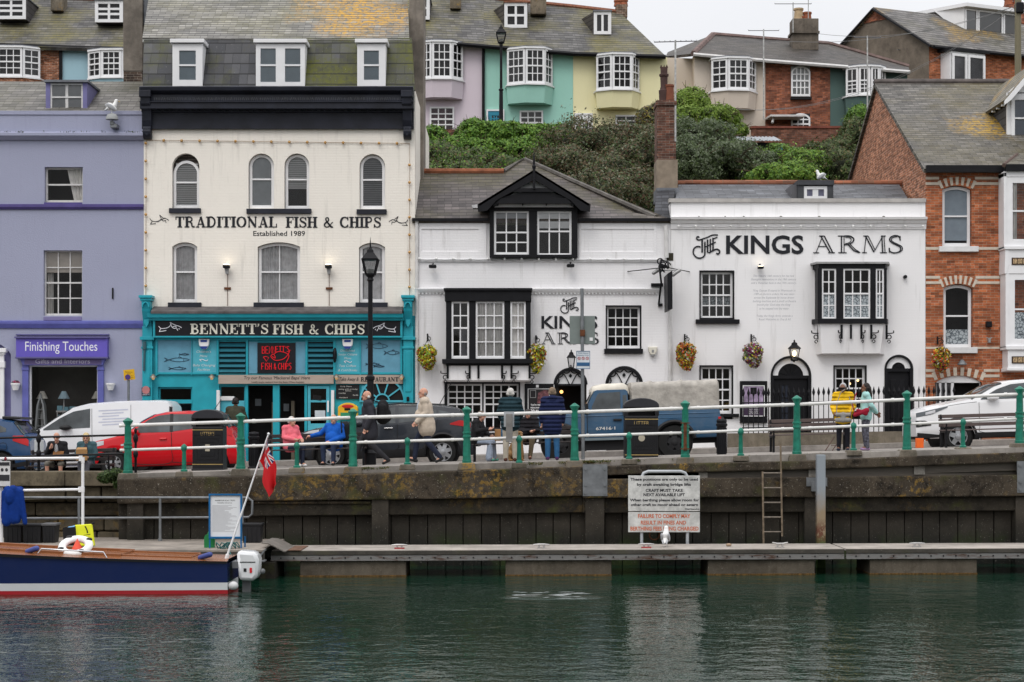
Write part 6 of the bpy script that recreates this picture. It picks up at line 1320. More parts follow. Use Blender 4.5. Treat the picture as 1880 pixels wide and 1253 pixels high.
b = B();b.box(X0-.05,fx(1990),YF-.36,YF-.22,fz(319),fz(307));b.build("gutter",BLACK,bh)
b = B()
for y0,y1 in ((325,330),(335,340),(454,459),(507,512),(517,521.5),(637,641),(678,683),(688,693)):
 segs = [(1699.5,1835)]
 for (a,c,e,f) in ((1724,322,1790,342),(1726,506,1791,523),(1716,675,1806,694),(1732,600,1786,645)):
  if y0<f and y1>c: segs = [s2 for s1 in segs for s2 in ([(s1[0],min(s1[1],a)),(max(s1[0],e),s1[1])] if s1[0]<a and s1[1]>e else [s1])]
 for a,c in segs: fbox(b,a,y0,c,y1,.012)
def voussoir(cxp,wpx,ytop,rise,hgt,n):
 m_ = fx(cxp);w_ = wpx/2*YF/F;rs = rise*YF/F;r_ = (w_*w_+rs*rs)/(2*rs);zc = fz(ytop)-r_;am = math.asin(min(1,w_/r_));hh = hgt*YF/F
 for k in range(n):
  if k % 2: continue
  a0,a1 = -am+2*am*k/n,-am+2*am*(k+1)/n
  b.prism([(m_+r_*math.sin(a0),zc+r_*math.cos(a0)),(m_+r_*math.sin(a1),zc+r_*math.cos(a1)),(m_+(r_+hh)*math.sin(a1),zc+(r_+hh)*math.cos(a1)),(m_+(r_+hh)*math.sin(a0),zc+(r_+hh)*math.cos(a0))],YF-.014,YF)
voussoir(1757,58,340,7,15,13);voussoir(1759,58,521,7,15,15);voussoir(1760,88,690,9,15,15);b.build("stone_bands",STN,bh)
fwin(bh,1731,342,1783,453,1,(1,1),arch=.1,fw=.08,inside=('roller',.95,m_plain("grey_pane_tone",(.3,.36,.42),.8)),sill=(1723,453,1795,463,.12,m_plain("white_sill",(.7,.7,.7),.6)))  # flat sheet behind the glass sets the blue-grey pane tone
fwin(bh,1733,523,1785,639,1,(1,1),arch=.1,fw=.08,inside=('lace',.26),sill=(1733,638,1793,649,.12,m_plain("white_sill_lower",(.66,.66,.66),.6)))
b = B();b.ring(contour(fx(1717),fx(1803),1.8,fz(690),.2),[(p[0]*.94+fx(1760)*.06,min(p[1],fz(703))) for p in contour(fx(1717),fx(1803),1.8,fz(690),.2)],YF+.06,YF+.16)
for a,c in ((1717,1720),(1725,1729),(1736,1739),(1747,1752),(1800,1803)): b.box(fx(a),fx(c),YF+.06,YF+.14,1.9,fz(702))
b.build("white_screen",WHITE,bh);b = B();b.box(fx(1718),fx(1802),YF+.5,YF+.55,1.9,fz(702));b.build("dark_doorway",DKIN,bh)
b = B()
for a,c in ((1720,1725),(1729,1736),(1739,1747)): b.box(fx(a),fx(c),YF+.12,YF+.13,fz(850),fz(703))
b.build("grey_panes",m_plain("grey_pane",(.09,.09,.095),.2),bh)
for nm,px,py,lab in (("square_floodlight",1814,596,"small black square floodlight on the brick wall"),("wall_tap",1815,624,"small grey wall bracket below the black floodlight on the brick wall")):
 b = B();fbox(b,px-5,py-5,px+5,py+5,.16) if px==1814 else [b.box(fx(px-2),fx(px+2),YF-.12,YF,fz(py+6),fz(py-3)),b.tube([(fx(px-5),YF-.08,fz(py-4)),(fx(px),YF-.1,fz(py)),(fx(px+5),YF-.08,fz(py-4))],.02,5)];tag(b.build(nm,BLACK if px==1814 else m_plain("grey_bracket",(.3,.3,.3),.5),None,bevel=.01),lab,"lamp" if px==1814 else "bracket")
t = thing("dome_lamp","grey dome lamp over the white arched opening of the brick house","lamp",(fx(1763),YF-.2,fz(668)))
b = B();b.lathe([(.0,.14),(.05,.12),(.14,.0),(.12,-.02)],(fx(1763),YF-.22,fz(670)),14);b.tube([(fx(1763),YF,fz(662)),(fx(1763),YF-.22,fz(662))],.02,6);b.build("lamp_shade",STEEL,t,smooth=40)
# white bay at the right edge and its gabled dormer
b = B();WY = YF-.6
b.box(fx(1833),fx(1838),WY,YF,fz(460),fz(322));b.box(fx(1833),fx(1990),WY,YF,fz(330),fz(320));b.box(fx(1833),fx(1990),WY-.06,YF,fz(462),fz(456));b.box(fx(1838),fx(1990),WY,YF,fz(506),fz(462));b.prism([(fx(1838),fz(506)),(fx(1842),fz(488)),(fx(1842),fz(462)),(fx(1835),fz(462)),(fx(1834),fz(506))],WY-.02,YF)
b.box(fx(1836),fx(1842),WY,YF,fz(640),fz(505));b.box(fx(1836),fx(1990),WY-.06,YF,fz(644),fz(637));b.box(fx(1840),fx(1990),WY,YF,fz(682),fz(644));b.extrude_x([(YF,fz(684)),(WY-.05,fz(682)),(WY-.05,fz(677)),(YF,fz(677))],fx(1838),fx(1990));by = b.build("white_bay",WHITE,bh,bevel=.01)
window(by,fx(1838),fx(1905),fz(456),fz(330),WY+.02,1,(1,1),fw=.17,inside=('left',.2,.0));window(by,fx(1842),fx(1908),fz(637),fz(506),WY+.02,1,(1,1),fw=.17,inside=('lace',.45))
for y0 in (477,656):
 b = B();b.box(fx(1847),fx(1960),WY-.02,WY,fz(y0+13),fz(y0));o = b.build("tile_frieze",m_plain("dark_tile_frame",(.05,.03,.02),.6),by)
 b = B()
 for k in range(9): b.box(fx(1849.5+k*9),fx(1857+k*9),WY-.026,WY-.018,fz(y0+11),fz(y0+2))
 b.build("tiles",m_plain("cream_tile_%d" % y0,(.45,.32,.18),.4,var=.9,scale=30),o)
b = B();b.box(fx(1835),fx(1990),WY-.1,YF,fz(320),fz(308));b.build("bay_gutter",BLACK,bh)
b = B();b.slab([(fx(1832),WY-.1,fz(309)),(fx(1990),WY-.1,fz(309)),(XX(1990,55),55.5,ZZ(258,55.5)),(XX(1890,55),55.5,ZZ(268,55.5))],.1);b.build("bay_roof",LSL,bh);b = B();b.tube([(fx(1831),WY-.1,fz(310)),(XX(1890,55.5),55.5,ZZ(268,55.5))],.06,6);b.build("bay_hip",m_plain("brown_hip",(.09,.06,.05),.8),bh)
DG = 55.4;gx_ = lambda p: XX(p,DG);gz_ = lambda p: ZZ(p,DG)
b = B();b.box(gx_(1849),gx_(1990),DG,DG+.1,gz_(266),gz_(170));b.prism([(gx_(1849),gz_(172)),(gx_(1955),gz_(172)),(gx_(1905),gz_(120))],DG,DG+.1);d = b.build("dormer_front",WHITE,bh)
b = B();b.add([(gx_(1850),DG+.1,gz_(262)),(gx_(1850),DG+.1,gz_(178)),(gx_(1850),DG+4.6,gz_(178))],[[0,1,2]]);b.build("dormer_cheek",m_slate("dark_hung_slate",(.075,.075,.08),(.05,.05,.055),moss_amt=.1,w=.3,h=.22),d)
b = B();b.slab([(gx_(1838),DG-.35,gz_(188)),(gx_(1905),DG-.35,gz_(110)),(gx_(1905),59.8,gz_(110)),(gx_(1838),58.5,gz_(188))],.08);b.build("dormer_roof",m_slate("lichen_crusted_tile",(.2,.18,.14),(.15,.13,.1),(.16,.14,.03),.4,(.42,.24,.015),1.4,w=.3,h=.17,lpos=(3,2,0)),d)
b = B();b.prism([(gx_(1838),gz_(190)),(gx_(1838),gz_(197)),(gx_(1850),gz_(188)),(gx_(1905),gz_(124)),(gx_(1905),gz_(110))],DG-.42,DG-.34);
for k in range(5): b.box(gx_(1841),gx_(1847),DG+.1+k*.55,DG+.2+k*.55,gz_(194),gz_(187))
b.build("bargeboard",WHITE,d)
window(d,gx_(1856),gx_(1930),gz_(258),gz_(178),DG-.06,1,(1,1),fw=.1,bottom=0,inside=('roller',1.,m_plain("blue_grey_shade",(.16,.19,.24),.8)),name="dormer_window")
aerial("thin aerial mast fixed to the brick gable",1592.5,66,232,64,.9,3)
# ================================================================ TERRACES ON THE HILL (about 80 m away)
HD = 80.
def hx(p,d=HD): return XX(p,d)
def hz(p,d=HD): return ZZ(p,d)
GZ = 14.6
def bwin(parent,a,c,e,f,d=HD,cols=2,rows=(1,1),inside=None,mat=None,**kw):
 w = window(parent,hx(a,d),hx(e,d),hz(f,d),hz(c,d),d-.1,cols,rows,fw=kw.pop('fw',.07),bar=.05,mat=mat,dep=.08,meet=.07,inside=None,**kw)
 b = B();b.box(hx(a,d),hx(e,d),d-.03,d-.012,hz(f,d),hz(c,d));b.build("dark_room_panel",ROOM if not inside else inside,w);return w  # dark panel set before the wall stands for an unlit room
def bow(parent,px,deps,y0,y1,ya,mat,cols,d=HD,rows=(2,2),top=None,inside=None):
 """bow window: facets at the pixel stops px with depths deps in front of d; y0..y1 glazing, ya foot of the rounded apron"""
 P = [Vector((hx(p,d),d-q)) for p,q in zip(px,deps)]
 def belt(b,z0,z1,o=0.,taper=0.):
  Q = [Vector((P[0].x-o,d))]+[p+Vector((0,-o)) for p in P]+[Vector((P[-1].x+o,d))]
  Q0 = [Vector((q.x+(P[0].x*.5+P[-1].x*.5-q.x)*taper*.5,d-(d-q.y)*(1-taper))) for q in Q]
  n = len(Q);b.add([(q.x,q.y,z0) for q in Q0]+[(q.x,q.y,z1) for q in Q],[(i,i+1,i+1+n,i+n) for i in range(n-1)]+[list(range(n-1,-1,-1)),list(range(n,2*n))])
 b = B();belt(b,hz(y0,d),hz(y0-3,d),.05);o = b.build("bow_window",WHITE,parent);b = B();belt(b,hz(y1+2.5,d),hz(y1,d),.08);b.build("sill",WHITE,o)
 b = B();belt(b,hz(ya,d),hz(y1+2.5,d),0.,.12);b.build("apron",mat,o)
 b = B();belt(b,hz(y0-3,d),hz(y0-5,d),.02);b.build("lead_top",LEAD,o)
 for i in range(len(P)-1):
  t = P[i+1]-P[i];L = t.length;ang = math.atan2(t.y,t.x)
  XF[0] = Matrix.Translation((P[i].x,P[i].y,0)) @ Matrix.Rotation(ang,4,'Z')
  window(o,.02,L-.02,hz(y1,d),hz(y0,d),0,cols[i],rows,fw=.085,bar=.036,dep=.08,meet=.06,name="sash")
  b = B();b.box(0,L,.12,.14,hz(y1,d),hz(y0,d));b.build("dark_room_panel",inside or ROOM,o);XF[0] = None
 return o
def back_wall(parent,pts,mat,d=HD,th=4.):
 b = B();b.prism([(hx(a,d),hz(c,d)) for a,c in pts],d,d+th);return b.build("wall",mat,parent)
def chimney(parent,a,c,e,f,d,mat,pots=()):
 b = B();b.box(hx(a,d),hx(e,d),d,d+.9,hz(f,d),hz(c,d));o = b.build("chimney",mat,parent,bevel=.02)
 for p,y0,r in pots: b2 = B();b2.lathe([(r,0),(r*.85,hz(y0,d)-hz(c,d)-.1),(r,hz(y0,d)-hz(c,d)-.08),(r,hz(y0,d)-hz(c,d))],(hx(p,d),d+.45,hz(c,d)),12);b2.build("pot",m_plain("pot_%d" % p,(.3,.1,.05) if p != 1469 else (.45,.33,.2),.8,var=.3),o,smooth=40)
HSL = m_slate("moss_streaked_slate",(.13,.125,.12),(.08,.077,.075),(.19,.165,.03),.75,w=.42,h=.26,gap=.03)
DSL = m_slate("dark_brown_slate",(.085,.075,.07),(.055,.05,.047),(.1,.08,.05),.3,w=.42,h=.2,gap=.02)
TER = m_plain("terracotta_ridge_tiles",(.24,.1,.06),.85,var=.5,scale=9)
def rend(n,c): return m_render(n,c,.15,.25,10,(.2,.19,.17))
RD_ = HD+4.2
# left terrace
t1 = thing("terraced_house","brick and pale blue hillside houses with white bays behind the lilac shop","house",(hx(110),HD,GZ))
back_wall(t1,[(-60,82),(115,86),(115,300),(-60,300)],BRG)
b = B();b.prism([(hx(115),hz(86)),(hx(230),hz(91)),(hx(230),hz(300)),(hx(115),hz(300))],HD-.03,HD+4);b.build("blue_wall",rend("pale_blue_render",(.34,.52,.60)),t1)
b = B();b.tube([(hx(112.5),HD-.12,hz(88)),(hx(112.5),HD-.12,hz(200))],.07,6);b.slab([(hx(-60),HD-.35,hz(80)),(hx(230),HD-.35,hz(90)),(hx(230),HD-.25,hz(91)),(hx(-60),HD-.25,hz(81))],.1);b.build("black_gutter",BLACK,t1)
b = B();b.slab([(hx(-60,HD-.4),HD-.4,hz(83,HD-.4)),(hx(232,HD-.4),HD-.4,hz(90,HD-.4)),(hx(226,RD_),RD_,hz(2,RD_)),(hx(-60,RD_),RD_,hz(-8,RD_))],.15);b.build("roof",HSL,t1)
b = B();b.tube([(hx(-60,RD_),RD_,hz(-9,RD_)),(hx(226,RD_),RD_,hz(1,RD_))],.12,6);b.build("ridge_tiles",TER,t1)
bow(t1,[-25,4,50,78],[.5,.8,.75,.3],94,147,200,BRG,(2,3,2));bow(t1,[164,192,230,250],[.35,.75,.8,.3],99,148,200,bpy.data.materials["pale_blue_render"],(2,3,2))
def dormer(parent,a,c,e,f,d,cheek=0,cols=2,dep=2.6,rows=(2,),roof=LEAD,inside=None):
 b = B();b.box(hx(a,d),hx(e,d),d,d+dep,hz(f,d),hz(c,d));o = b.build("dormer",m_slate("cheek_slate_%d" % int(a),(.09,.085,.09),(.06,.055,.06),moss_amt=.0,w=.4,h=.25) ,parent)
 b = B();b.box(hx(a-1.5,d),hx(e+1.5,d),d-.15,d+dep+.2,hz(c,d),hz(c-2,d));b.build("dormer_roof",roof,o)
 w = window(o,hx(a,d),hx(e,d),hz(f,d),hz(c,d),d-.08,cols,rows,fw=.14,bar=.1,dep=.07,bottom=0);b = B();b.box(hx(a,d),hx(e,d),d-.015,d-.005,hz(f,d),hz(c,d));b.build("dark_room_panel",inside or ROOM,w)
 if cheek:
  b = B();b.add([(hx(cheek,d+2.2),d+2.2,hz(c,d)),(hx(a,d),d+.02,hz(c,d)),(hx(a,d),d+.02,hz(f,d)),(hx(cheek,d+2.2),d+2.2,hz(c+6,d))],[[0,3,2,1]]);b.build("cheek",DSL,o)
dormer(t1,-6,-4,48,36,81.2,cols=2,rows=(3,));dormer(t1,175,2,226,42,81.2,cols=2,rows=(3,));chimney(t1,93,-30,115,20,82.6,m_concrete("lichened_stack",(.2,.17,.13),lichen=.5))
# three pastel houses
def thouse(label,mat,pts,name="terraced_house"):
 x = hx((pts[0][0]+pts[1][0])/2);t = thing(name,label,"house",(x,HD,GZ));back_wall(t,pts,mat);return t
LIL = rend("pale_lilac_render",(.66,.58,.64));MINT = rend("mint_render",(.34,.62,.53));YEL = rend("pale_yellow_render",(.80,.75,.46));CRM = rend("cream_render",(.62,.54,.46));DGR = rend("dark_green_render",(.075,.125,.115))
th1 = thouse("pale lilac hillside house with white bow window",LIL,[(748,72),(888,84),(888,300),(748,300)])
th2 = thouse("mint green hillside house with white bow window and turquoise door",MINT,[(888.3,84),(1052,98),(1052,300),(888.3,300)])
th3 = thouse("pale yellow hillside house with white bow window",YEL,[(1052.3,98),(1225,106),(1225,300),(1052.3,300)])
bow(th1,[768,794,831,851],[.45,.8,.75,.2],84,150,184,LIL,(3,3,2));bow(th2,[930,964,1000,1015],[.45,.85,.75,.15],96,160,194,MINT,(3,3,2));bow(th3,[1093,1122,1159,1174],[.45,.85,.75,.15],107,170,202,YEL,(2,3,2))
bwin(th1,789,197,834,244,cols=3,rows=(2,2),inside=m_plain("pink_curtain_dark",(.09,.045,.06),.9,var=.9,scale=3));bwin(th2,954,204,997,250,cols=3,rows=(2,2));bwin(th3,1130,212,1168,250,cols=2,rows=(2,2))
for t_,a,e,c,m_ in ((th2,896,923,205,m_plain("turquoise_door",(.03,.22,.32),.5)),(th3,1057,1085,212,WHITE)):
 b = B();b.box(hx(a),hx(e),HD-.1,HD-.02,GZ,hz(c));d = b.build("door",m_,t_);bwin(d,a+4,c+5,e-4,c+30,d=HD-.09,cols=3,rows=(3,),mat=m_);b = B();b.ring(contour(hx(a-3),hx(e+3),GZ,hz(c-3)),contour(hx(a),hx(e),GZ,hz(c)),HD-.13,HD-.01);b.build("door_frame",WHITE,d)
ev = [(745,71.5),(888,83.5),(1052,97.5),(1222,103)];rg = [(740,-14),(888,-3),(1052,13),(1138,23)]
for t_,k in ((th1,0),(th2,1),(th3,2)):
 b = B();e0,e1,r0_,r1_ = ev[k],ev[k+1],rg[k],rg[k+1];ED = HD-.4
 q = [(hx(e0[0],ED),ED,hz(e0[1],ED)),(hx(e1[0],ED),ED,hz(e1[1],ED)),(hx(r1_[0],RD_),RD_,hz(r1_[1],RD_)),(hx(r0_[0],RD_),RD_,hz(r0_[1],RD_))]
 b.slab(q,.15)
 if k==2: b.slab([q[1],(q[1][0]+.5,HD+8.5,q[1][2]),q[2]],.12)
 b.build("roof",HSL,t_);b = B();b.tube([q[3],q[2]],.12,6);b.build("ridge_tiles",TER,t_)
 b = B();b.tube([(q[0][0],ED-.05,q[0][2]-.05),(q[1][0],ED-.05,q[1][2]-.05)],.09,6)
 if k==1: b.tube([(hx(887.5),HD-.1,hz(86)),(hx(887.5),HD-.1,hz(250))],.07,6)
 b.build("black_gutter",BLACK,t_)
dormer(th1,762,-6,789,37,81.4,cols=2,rows=(2,));dormer(th2,926,6,968,52,81.6,896,rows=(2,),roof=TER);dormer(th3,1090,22,1122,64,81.6,1056,rows=(1,))
STK = m_concrete("brown_stack",(.22,.18,.13),lichen=.5);chimney(th1,826,-40,846,16,82.5,STK);chimney(th2,974,-40,1003,26,82.5,STK);chimney(th3,1131,8,1152,32,84,m_brick("brown_stack_brick",(.17,.1,.06),(.1,.06,.045)),[(1136,-3,.2),(1146,-4,.2)])
# cream, brick and green group
th4 = thouse("cream hillside house with white bow window under the tall dark slate roof",CRM,[(1275,99),(1405,110),(1405,300),(1275,300)])
b = B();b.prism([(hx(1224.3,81),hz(106,81)),(hx(1276,81),hz(108,81)),(hx(1276,81),hz(300,81)),(hx(1224.3,81),hz(300,81))],81,84);b.build("side_wing",CRM,th4)
BRK2 = m_brick("terrace_brick",(.30,.10,.05),(.17,.06,.04),(.2,.13,.1),.6,w=.23,h=.085,soot=.35)
th5 = thouse("narrow red brick hillside cottage with arched white windows",BRK2,[(1405.3,110),(1524,119),(1524,300),(1405.3,300)]);th6 = thouse("dark green hillside house with white bow window",DGR,[(1524.3,119),(1666,131),(1666,300),(1524.3,300)])
bow(th4,[1303,1332,1371,1388],[.45,.85,.75,.15],114,171,204,CRM,(2,3,2),rows=(2,2));bow(th6,[1549,1570,1592,1610,1625],[.4,.75,.8,.7,.2],129,180,216,DGR,(2,2,2,2),rows=(1,3))
bwin(th5,1452,122,1487,178,cols=4,rows=(2,2),arch=.25,inside=m_plain("pale_shutter",(.35,.36,.36),.8));bwin(th5,1452,209,1487,250,cols=3,rows=(2,2),arch=.2)
b = B();b.box(hx(1451),hx(1489),HD-.2,HD,hz(184),hz(180));b.build("sill",BLACK,th5)
b = B();b.slab([(hx(1405),HD-1.6,hz(222)),(hx(1468),HD-1.6,hz(222)),(hx(1468),HD,hz(217)),(hx(1405),HD,hz(217))],.08);b.tube([(hx(1409),HD-1.5,hz(236)),(hx(1413),HD-1.2,hz(223)),(hx(1420),HD-.8,hz(220))],.05,6);b.build("porch_roof",OFFW,th5)
ev = [(1273,98.5),(1405,110),(1524,119),(1670,131)];rg = [(1309,64),(1405,72),(1522,81),(1668,123)]
for t_,k in ((th4,0),(th5,1),(th6,2)):
 b = B();e0,e1,r0_,r1_ = ev[k],ev[k+1],rg[k],rg[k+1];ED = HD-.4
 q = [(hx(e0[0],ED),ED,hz(e0[1],ED)),(hx(e1[0],ED),ED,hz(e1[1],ED)),(hx(r1_[0],RD_),RD_,hz(r1_[1],RD_)),(hx(r0_[0],RD_),RD_,hz(r0_[1],RD_))]
 b.slab(q,.15)
 if k==0: b.slab([q[0],(hx(1222,83),83,hz(104,83)),(hx(1226,86),86,hz(96,86)),q[3]],.12)
 b.build("roof",DSL,t_);b = B();b.tube([q[3],q[2]],.12,6)
 if k==0: b.tube([q[3],q[0]],.13,6)
 b.build("ridge_tiles",m_plain("grey_brown_ridge",(.16,.11,.1),.85,var=.4),t_)
 b = B();b.tube([(q[0][0],ED-.05,q[0][2]-.05),(q[1][0],ED-.05,q[1][2]-.05)],.08,6);b.build("white_gutter",OFFW,t_)
chimney(th5,1455,34,1503,92,82.5,m_concrete("grey_stack",(.19,.16,.13),(.06,.05,.04),.6,.3),[(1469,12,.22),(1473,27,.18),(1485,19,.2)])
b = B();b.box(hx(1453,82.4),hx(1505,82.4),82.4,83.5,hz(61,82.4),hz(57,82.4));b.build("chimney_band",bpy.data.materials["grey_stack"],th5)
# grey gabled house at the right
gh = thing("gabled_house","grey gabled hillside house with red brick front, white bay and lichened slate roof, far right","house",(16.2,73,GZ))
dirv = Vector((.9,.43,0));K_ = 1.19;kk = lambda x,y,z: Vector((x*K_,y*K_,EZ+(z-EZ)*K_));A0,A1,A2 = kk(16.2,73,17.8),kk(14.52,75,19.66),kk(12.84,77,17.8);LR = 16
dn = lambda p,z: Vector((p.x,p.y,z))
b = B();b.add([dn(A0,12),A0,A1,A2,dn(A2,12)],[[0,1,2,3,4]]);b.build("gable_wall",m_concrete("grey_roughcast",(.2,.165,.13),(.1,.08,.065),.35,.1,streak=.3),gh)
u_ = (A1-A0)*.30;v_ = (A1-A2)*.30;nn = Vector((-.03,-.03,0));b = B();b.add([A1-u_+nn,A1+nn,A1-v_+nn],[[0,1,2]]);b.build("brick_gable_peak",BRK2,gh)
b = B();b.add([dn(A0,12),dn(A0+dirv*LR,12),A0+dirv*LR,A0],[[0,1,2,3]]);b.build("brick_front",BR1,gh)
GSL = m_slate("gable_house_slate",(.16,.15,.145),(.11,.105,.1),(.15,.14,.05),.35,(.35,.22,.05),.8,w=.42,h=.26,gap=.03)
ov = Vector((.43,-.9,0))*.35;b = B();b.slab([A0+ov-dirv*.15+Vector((0,0,-.1)),A0+ov+dirv*LR+Vector((0,0,-.1)),A1+dirv*LR,A1-dirv*.15],.14);b.slab([A2-dirv*.15,A2+dirv*LR,A1+dirv*LR,A1-dirv*.15],.14);b.build("roof",GSL,gh)
b = B();b.tube([A0+ov-dirv*.18-Vector((0,0,.18)),A1-dirv*.18-Vector((0,0,.1)),A2-dirv*.18-Vector((0,0,.1))],.07,5);b.tube([A0+ov-Vector((0,0,.2)),A0+ov+dirv*LR-Vector((0,0,.2))],.08,6);b.build("black_gutter",BLACK,gh)
ang = math.atan2(dirv.y,dirv.x);XF[0] = Matrix.Translation(A0) @ Matrix.Rotation(ang,4,'Z') @ Matrix.Scale(K_,4)
b = B();b.box(.55,2.25,-.6,0,-2.4,-.32);b.build("white_bay",WHITE,gh,bevel=.02)
for x0,x1 in ((.6,1.32),(1.36,2.2)):
 w = window(gh,x0,x1,-1.9,-.42,-.68,1,(1,),fw=.1,bottom=0,name="bay_window",dep=.07);b = B();b.box(x0,x1,-.63,-.61,-1.9,-.42);b.build("dark_room_panel",m_plain("grey_room_%d" % int(x0*10),(.1,.1,.11),.8,var=.9,scale=.8),w)
b = B();b.box(.4,2.4,-.7,0,-.32,-.22);b.build("bay_roof",BLACK,gh)
b = B();b.box(5.1,6.2,-.1,0,-2.2,-.6);b.build("side_window",WHITE,gh);XF[0] = None
XF[0] = Matrix.Translation(A1+(A0-A1)*.42) @ Matrix.Rotation(ang,4,'Z') @ Matrix.Scale(K_,4)
b = B();b.add([(2.6,1.1,.95),(3.3,0,.95),(3.3,0,-.25)],[[0,1,2]]);b.box(3.3,6.,.05,2.6,-.35,.9);dd = b.build("flat_dormer",WHITE,gh)
b = B();b.slab([(3.2,-.25,1.05),(6.2,-.25,1.05),(6.2,2.8,.98),(1.9,2.8,.98)],.14);b.build("dormer_roof",WHITE,dd)
for x0,x1 in ((3.32,3.95),(3.98,5.25),(5.28,6.)): window(dd,x0,x1,-.3,.88,-.02,1,(1,),fw=.07,bottom=0,dep=.06,glass=m_glass("attic_glass_%d" % int(x0*9),.5,.12))
XF[0] = None
chimney(gh,1846,8,1890,60,97,BRK2,[(1856,-6,.25),(1872,-6,.25)])
t = thing("satellite_dish","dark satellite dish fixed to the grey gable wall","dish",(XX(1653,88),88,ZZ(88,88)))
b = B();DS = 88.2;M = Matrix.Translation((XX(1653,DS),DS,ZZ(88,DS))) @ Matrix.Rotation(R(25),4,'Z') @ Matrix.Rotation(R(75),4,'Y');b.lathe([(.0,0),(.2,.02),(.33,.08),(.34,.09),(.2,.04),(0,.02)],(0,0,0),16);b.xf(M);b.build("reflector",m_plain("dish_grey",(.06,.06,.065),.5),t);b = B();b.tube([(XX(1653,DS),DS,ZZ(88,DS)),(XX(1662,DS),DS+.6,ZZ(91,DS))],.03,5);b.tube([(XX(1653,DS),DS,ZZ(92,DS)),(XX(1645,DS),DS-.3,ZZ(94,DS))],.02,5);b.build("arm",STEEL,t)
up_ = thing("utility_pole","weathered wooden utility pole with wires at the far right","pole",(XX(1869,68),68,12))
b = B();b.tube([(XX(1869,68),68,10),(XX(1869,68),68,ZZ(-30,68))],.12,8);b.build("pole_shaft",m_wood("greenish_pole_wood",(.22,.19,.12),(.12,.11,.07),(8,8,.6)),up_,smooth=40);b = B();b.box(XX(1864,68),XX(1878,68),67.8,68.2,ZZ(26,68),ZZ(6,68));b.build("junction_box",BLACK,up_,bevel=.04)
w_ = thing("overhead_wires","thin overhead wires running from the utility pole across the hillside roofs","wires",(XX(1700,70),70,ZZ(20,70)))
b = B()
for (x1,y1,d1),s_ in (((1425,75,79),.5),((1330,200,79),1.2),((1500,62,79),.5),((1310,195,79),1.4)):
 a = Vector((XX(1869,68),68,ZZ(10,68)));c = Vector((XX(x1,d1),d1,ZZ(y1,d1)));b.tube([a.lerp(c,i/12)-Vector((0,0,s_*4*(i/12)*(1-i/12))) for i in range(13)],.008,4)
b.build("wire",m_plain("grey_wire",(.2,.2,.2),.6),w_)
aerial("aerial on the cream house gutter with a single cross rod",1402,54,220,79.5,1.3,2,0,.03);aerial("aerial on a mast beside the brown chimney stack",1456,5,60,82,1.6,3,.0,.025);aerial("thin whip aerial on the brown chimney stack",1484,-10,34,82,1.2,3,0,.02)
# hillside lamp
def street_lamp(label,px,ytop,ylan0,ylan1,ybase,d,k=1.):
 """Victorian lantern on a slim post"""
 x,z0 = XX(px,d),ZZ(ybase,d);zt,l1,l0 = ZZ(ytop,d),ZZ(ylan0,d),ZZ(ylan1,d);s = (l1-l0)
 t = thing("street_lamp",label,"street lamp",(x,d,z0));H = l0-z0
 b = B();b.lathe([(.13*k,0),(.13*k,.3),(.15*k,.32),(.09*k,.4),(.075*k,H*.45),(.1*k,H*.455),(.1*k,H*.47),(.058*k,H*.48),(.052*k,H-.15),(.08*k,H-.12),(.06*k,H-.06),(s*.3,H)],(x,d,z0),12);b.build("post",BLACK,t,smooth=35)
 b = B();b.lathe([(s*.72,s),(s*.62,s*1.1),(s*.36,s*1.38),(s*.3,s*1.4),(s*.26,s*1.58),(s*.16,s*1.62),(s*.12,s*1.72),(s*.05,s*1.75),(s*.07,s*1.82),(0,zt-l0)],(x,d,l0),4,ph=PI/4);b.build("lantern_roof",BLACK,t)
 b = B()
 for q in range(4): a = PI/4+q*PI/2;b.tube([(x+s*.38*math.cos(a),d+s*.38*math.sin(a),l0),(x+s*.7*math.cos(a),d+s*.7*math.sin(a),l1)],.022*k,5)
 b.lathe([(s*.3,-.05),(s*.4,0),(s*.4,.03)],(x,d,l0),4,ph=PI/4);b.lathe([(s*.68,s-.03),(s*.74,s)],(x,d,l0),4,ph=PI/4);b.build("lantern_frame",BLACK,t)
 b = B();b.add([(x+s*r_*math.cos(PI/4+q*PI/2),d+s*r_*math.sin(PI/4+q*PI/2),z) for r_,z in ((.37,l0),(.68,l1)) for q in range(4)],[(q,(q+1) % 4,4+(q+1) % 4,4+q) for q in range(4)]);b.build("glass",m_glass("lamp_glass_%d" % px,.85,.05),t)
 b = B();b.lathe([(.03,0),(.09*k,s*.2),(.1*k,s*.34),(.0,s*.4)],(x,d,l0),10);b.build("bulb",m_plain("lamp_bulb_%d" % px,(.6,.6,.6),.3),t,smooth=40);return t
street_lamp("slim black lantern topped street lamp on the hill before the mint house",920,45,61,79,240,77,1.)
# garden walls, shed
gwl = thing("garden_wall","old red brick garden wall in front of the brick cottage on the hill","wall",(XX(1460,77),77,14));b = B();b.box(XX(1380,77),XX(1600,77),77,77.3,12.5,ZZ(236,77));b.build("brickwork",m_brick("garden_brick",(.19,.075,.045),(.11,.05,.035),(.16,.11,.09),.6),gwl);b = B();b.box(XX(1378,77),XX(1602,77),76.95,77.35,ZZ(236,77),ZZ(232,77));b.build("coping",m_plain("brick_coping",(.2,.06,.04),.8,var=.4),gwl)
gw2 = thing("garden_wall","low red brick garden wall showing above the ivy between the lilac and yellow houses","wall",(XX(950,77),77,14));b = B();b.box(XX(748,77.2),XX(1236,77.2),77.2,77.5,12.5,ZZ(238,77.2));b.build("brickwork",bpy.data.materials["garden_brick"],gw2)
sh = thing("garden_shed","dark lean-to shed with corrugated roof on the overgrown bank","shed",(XX(1380,72),72,13))
b = B();x = XX(1328,71);pts = []
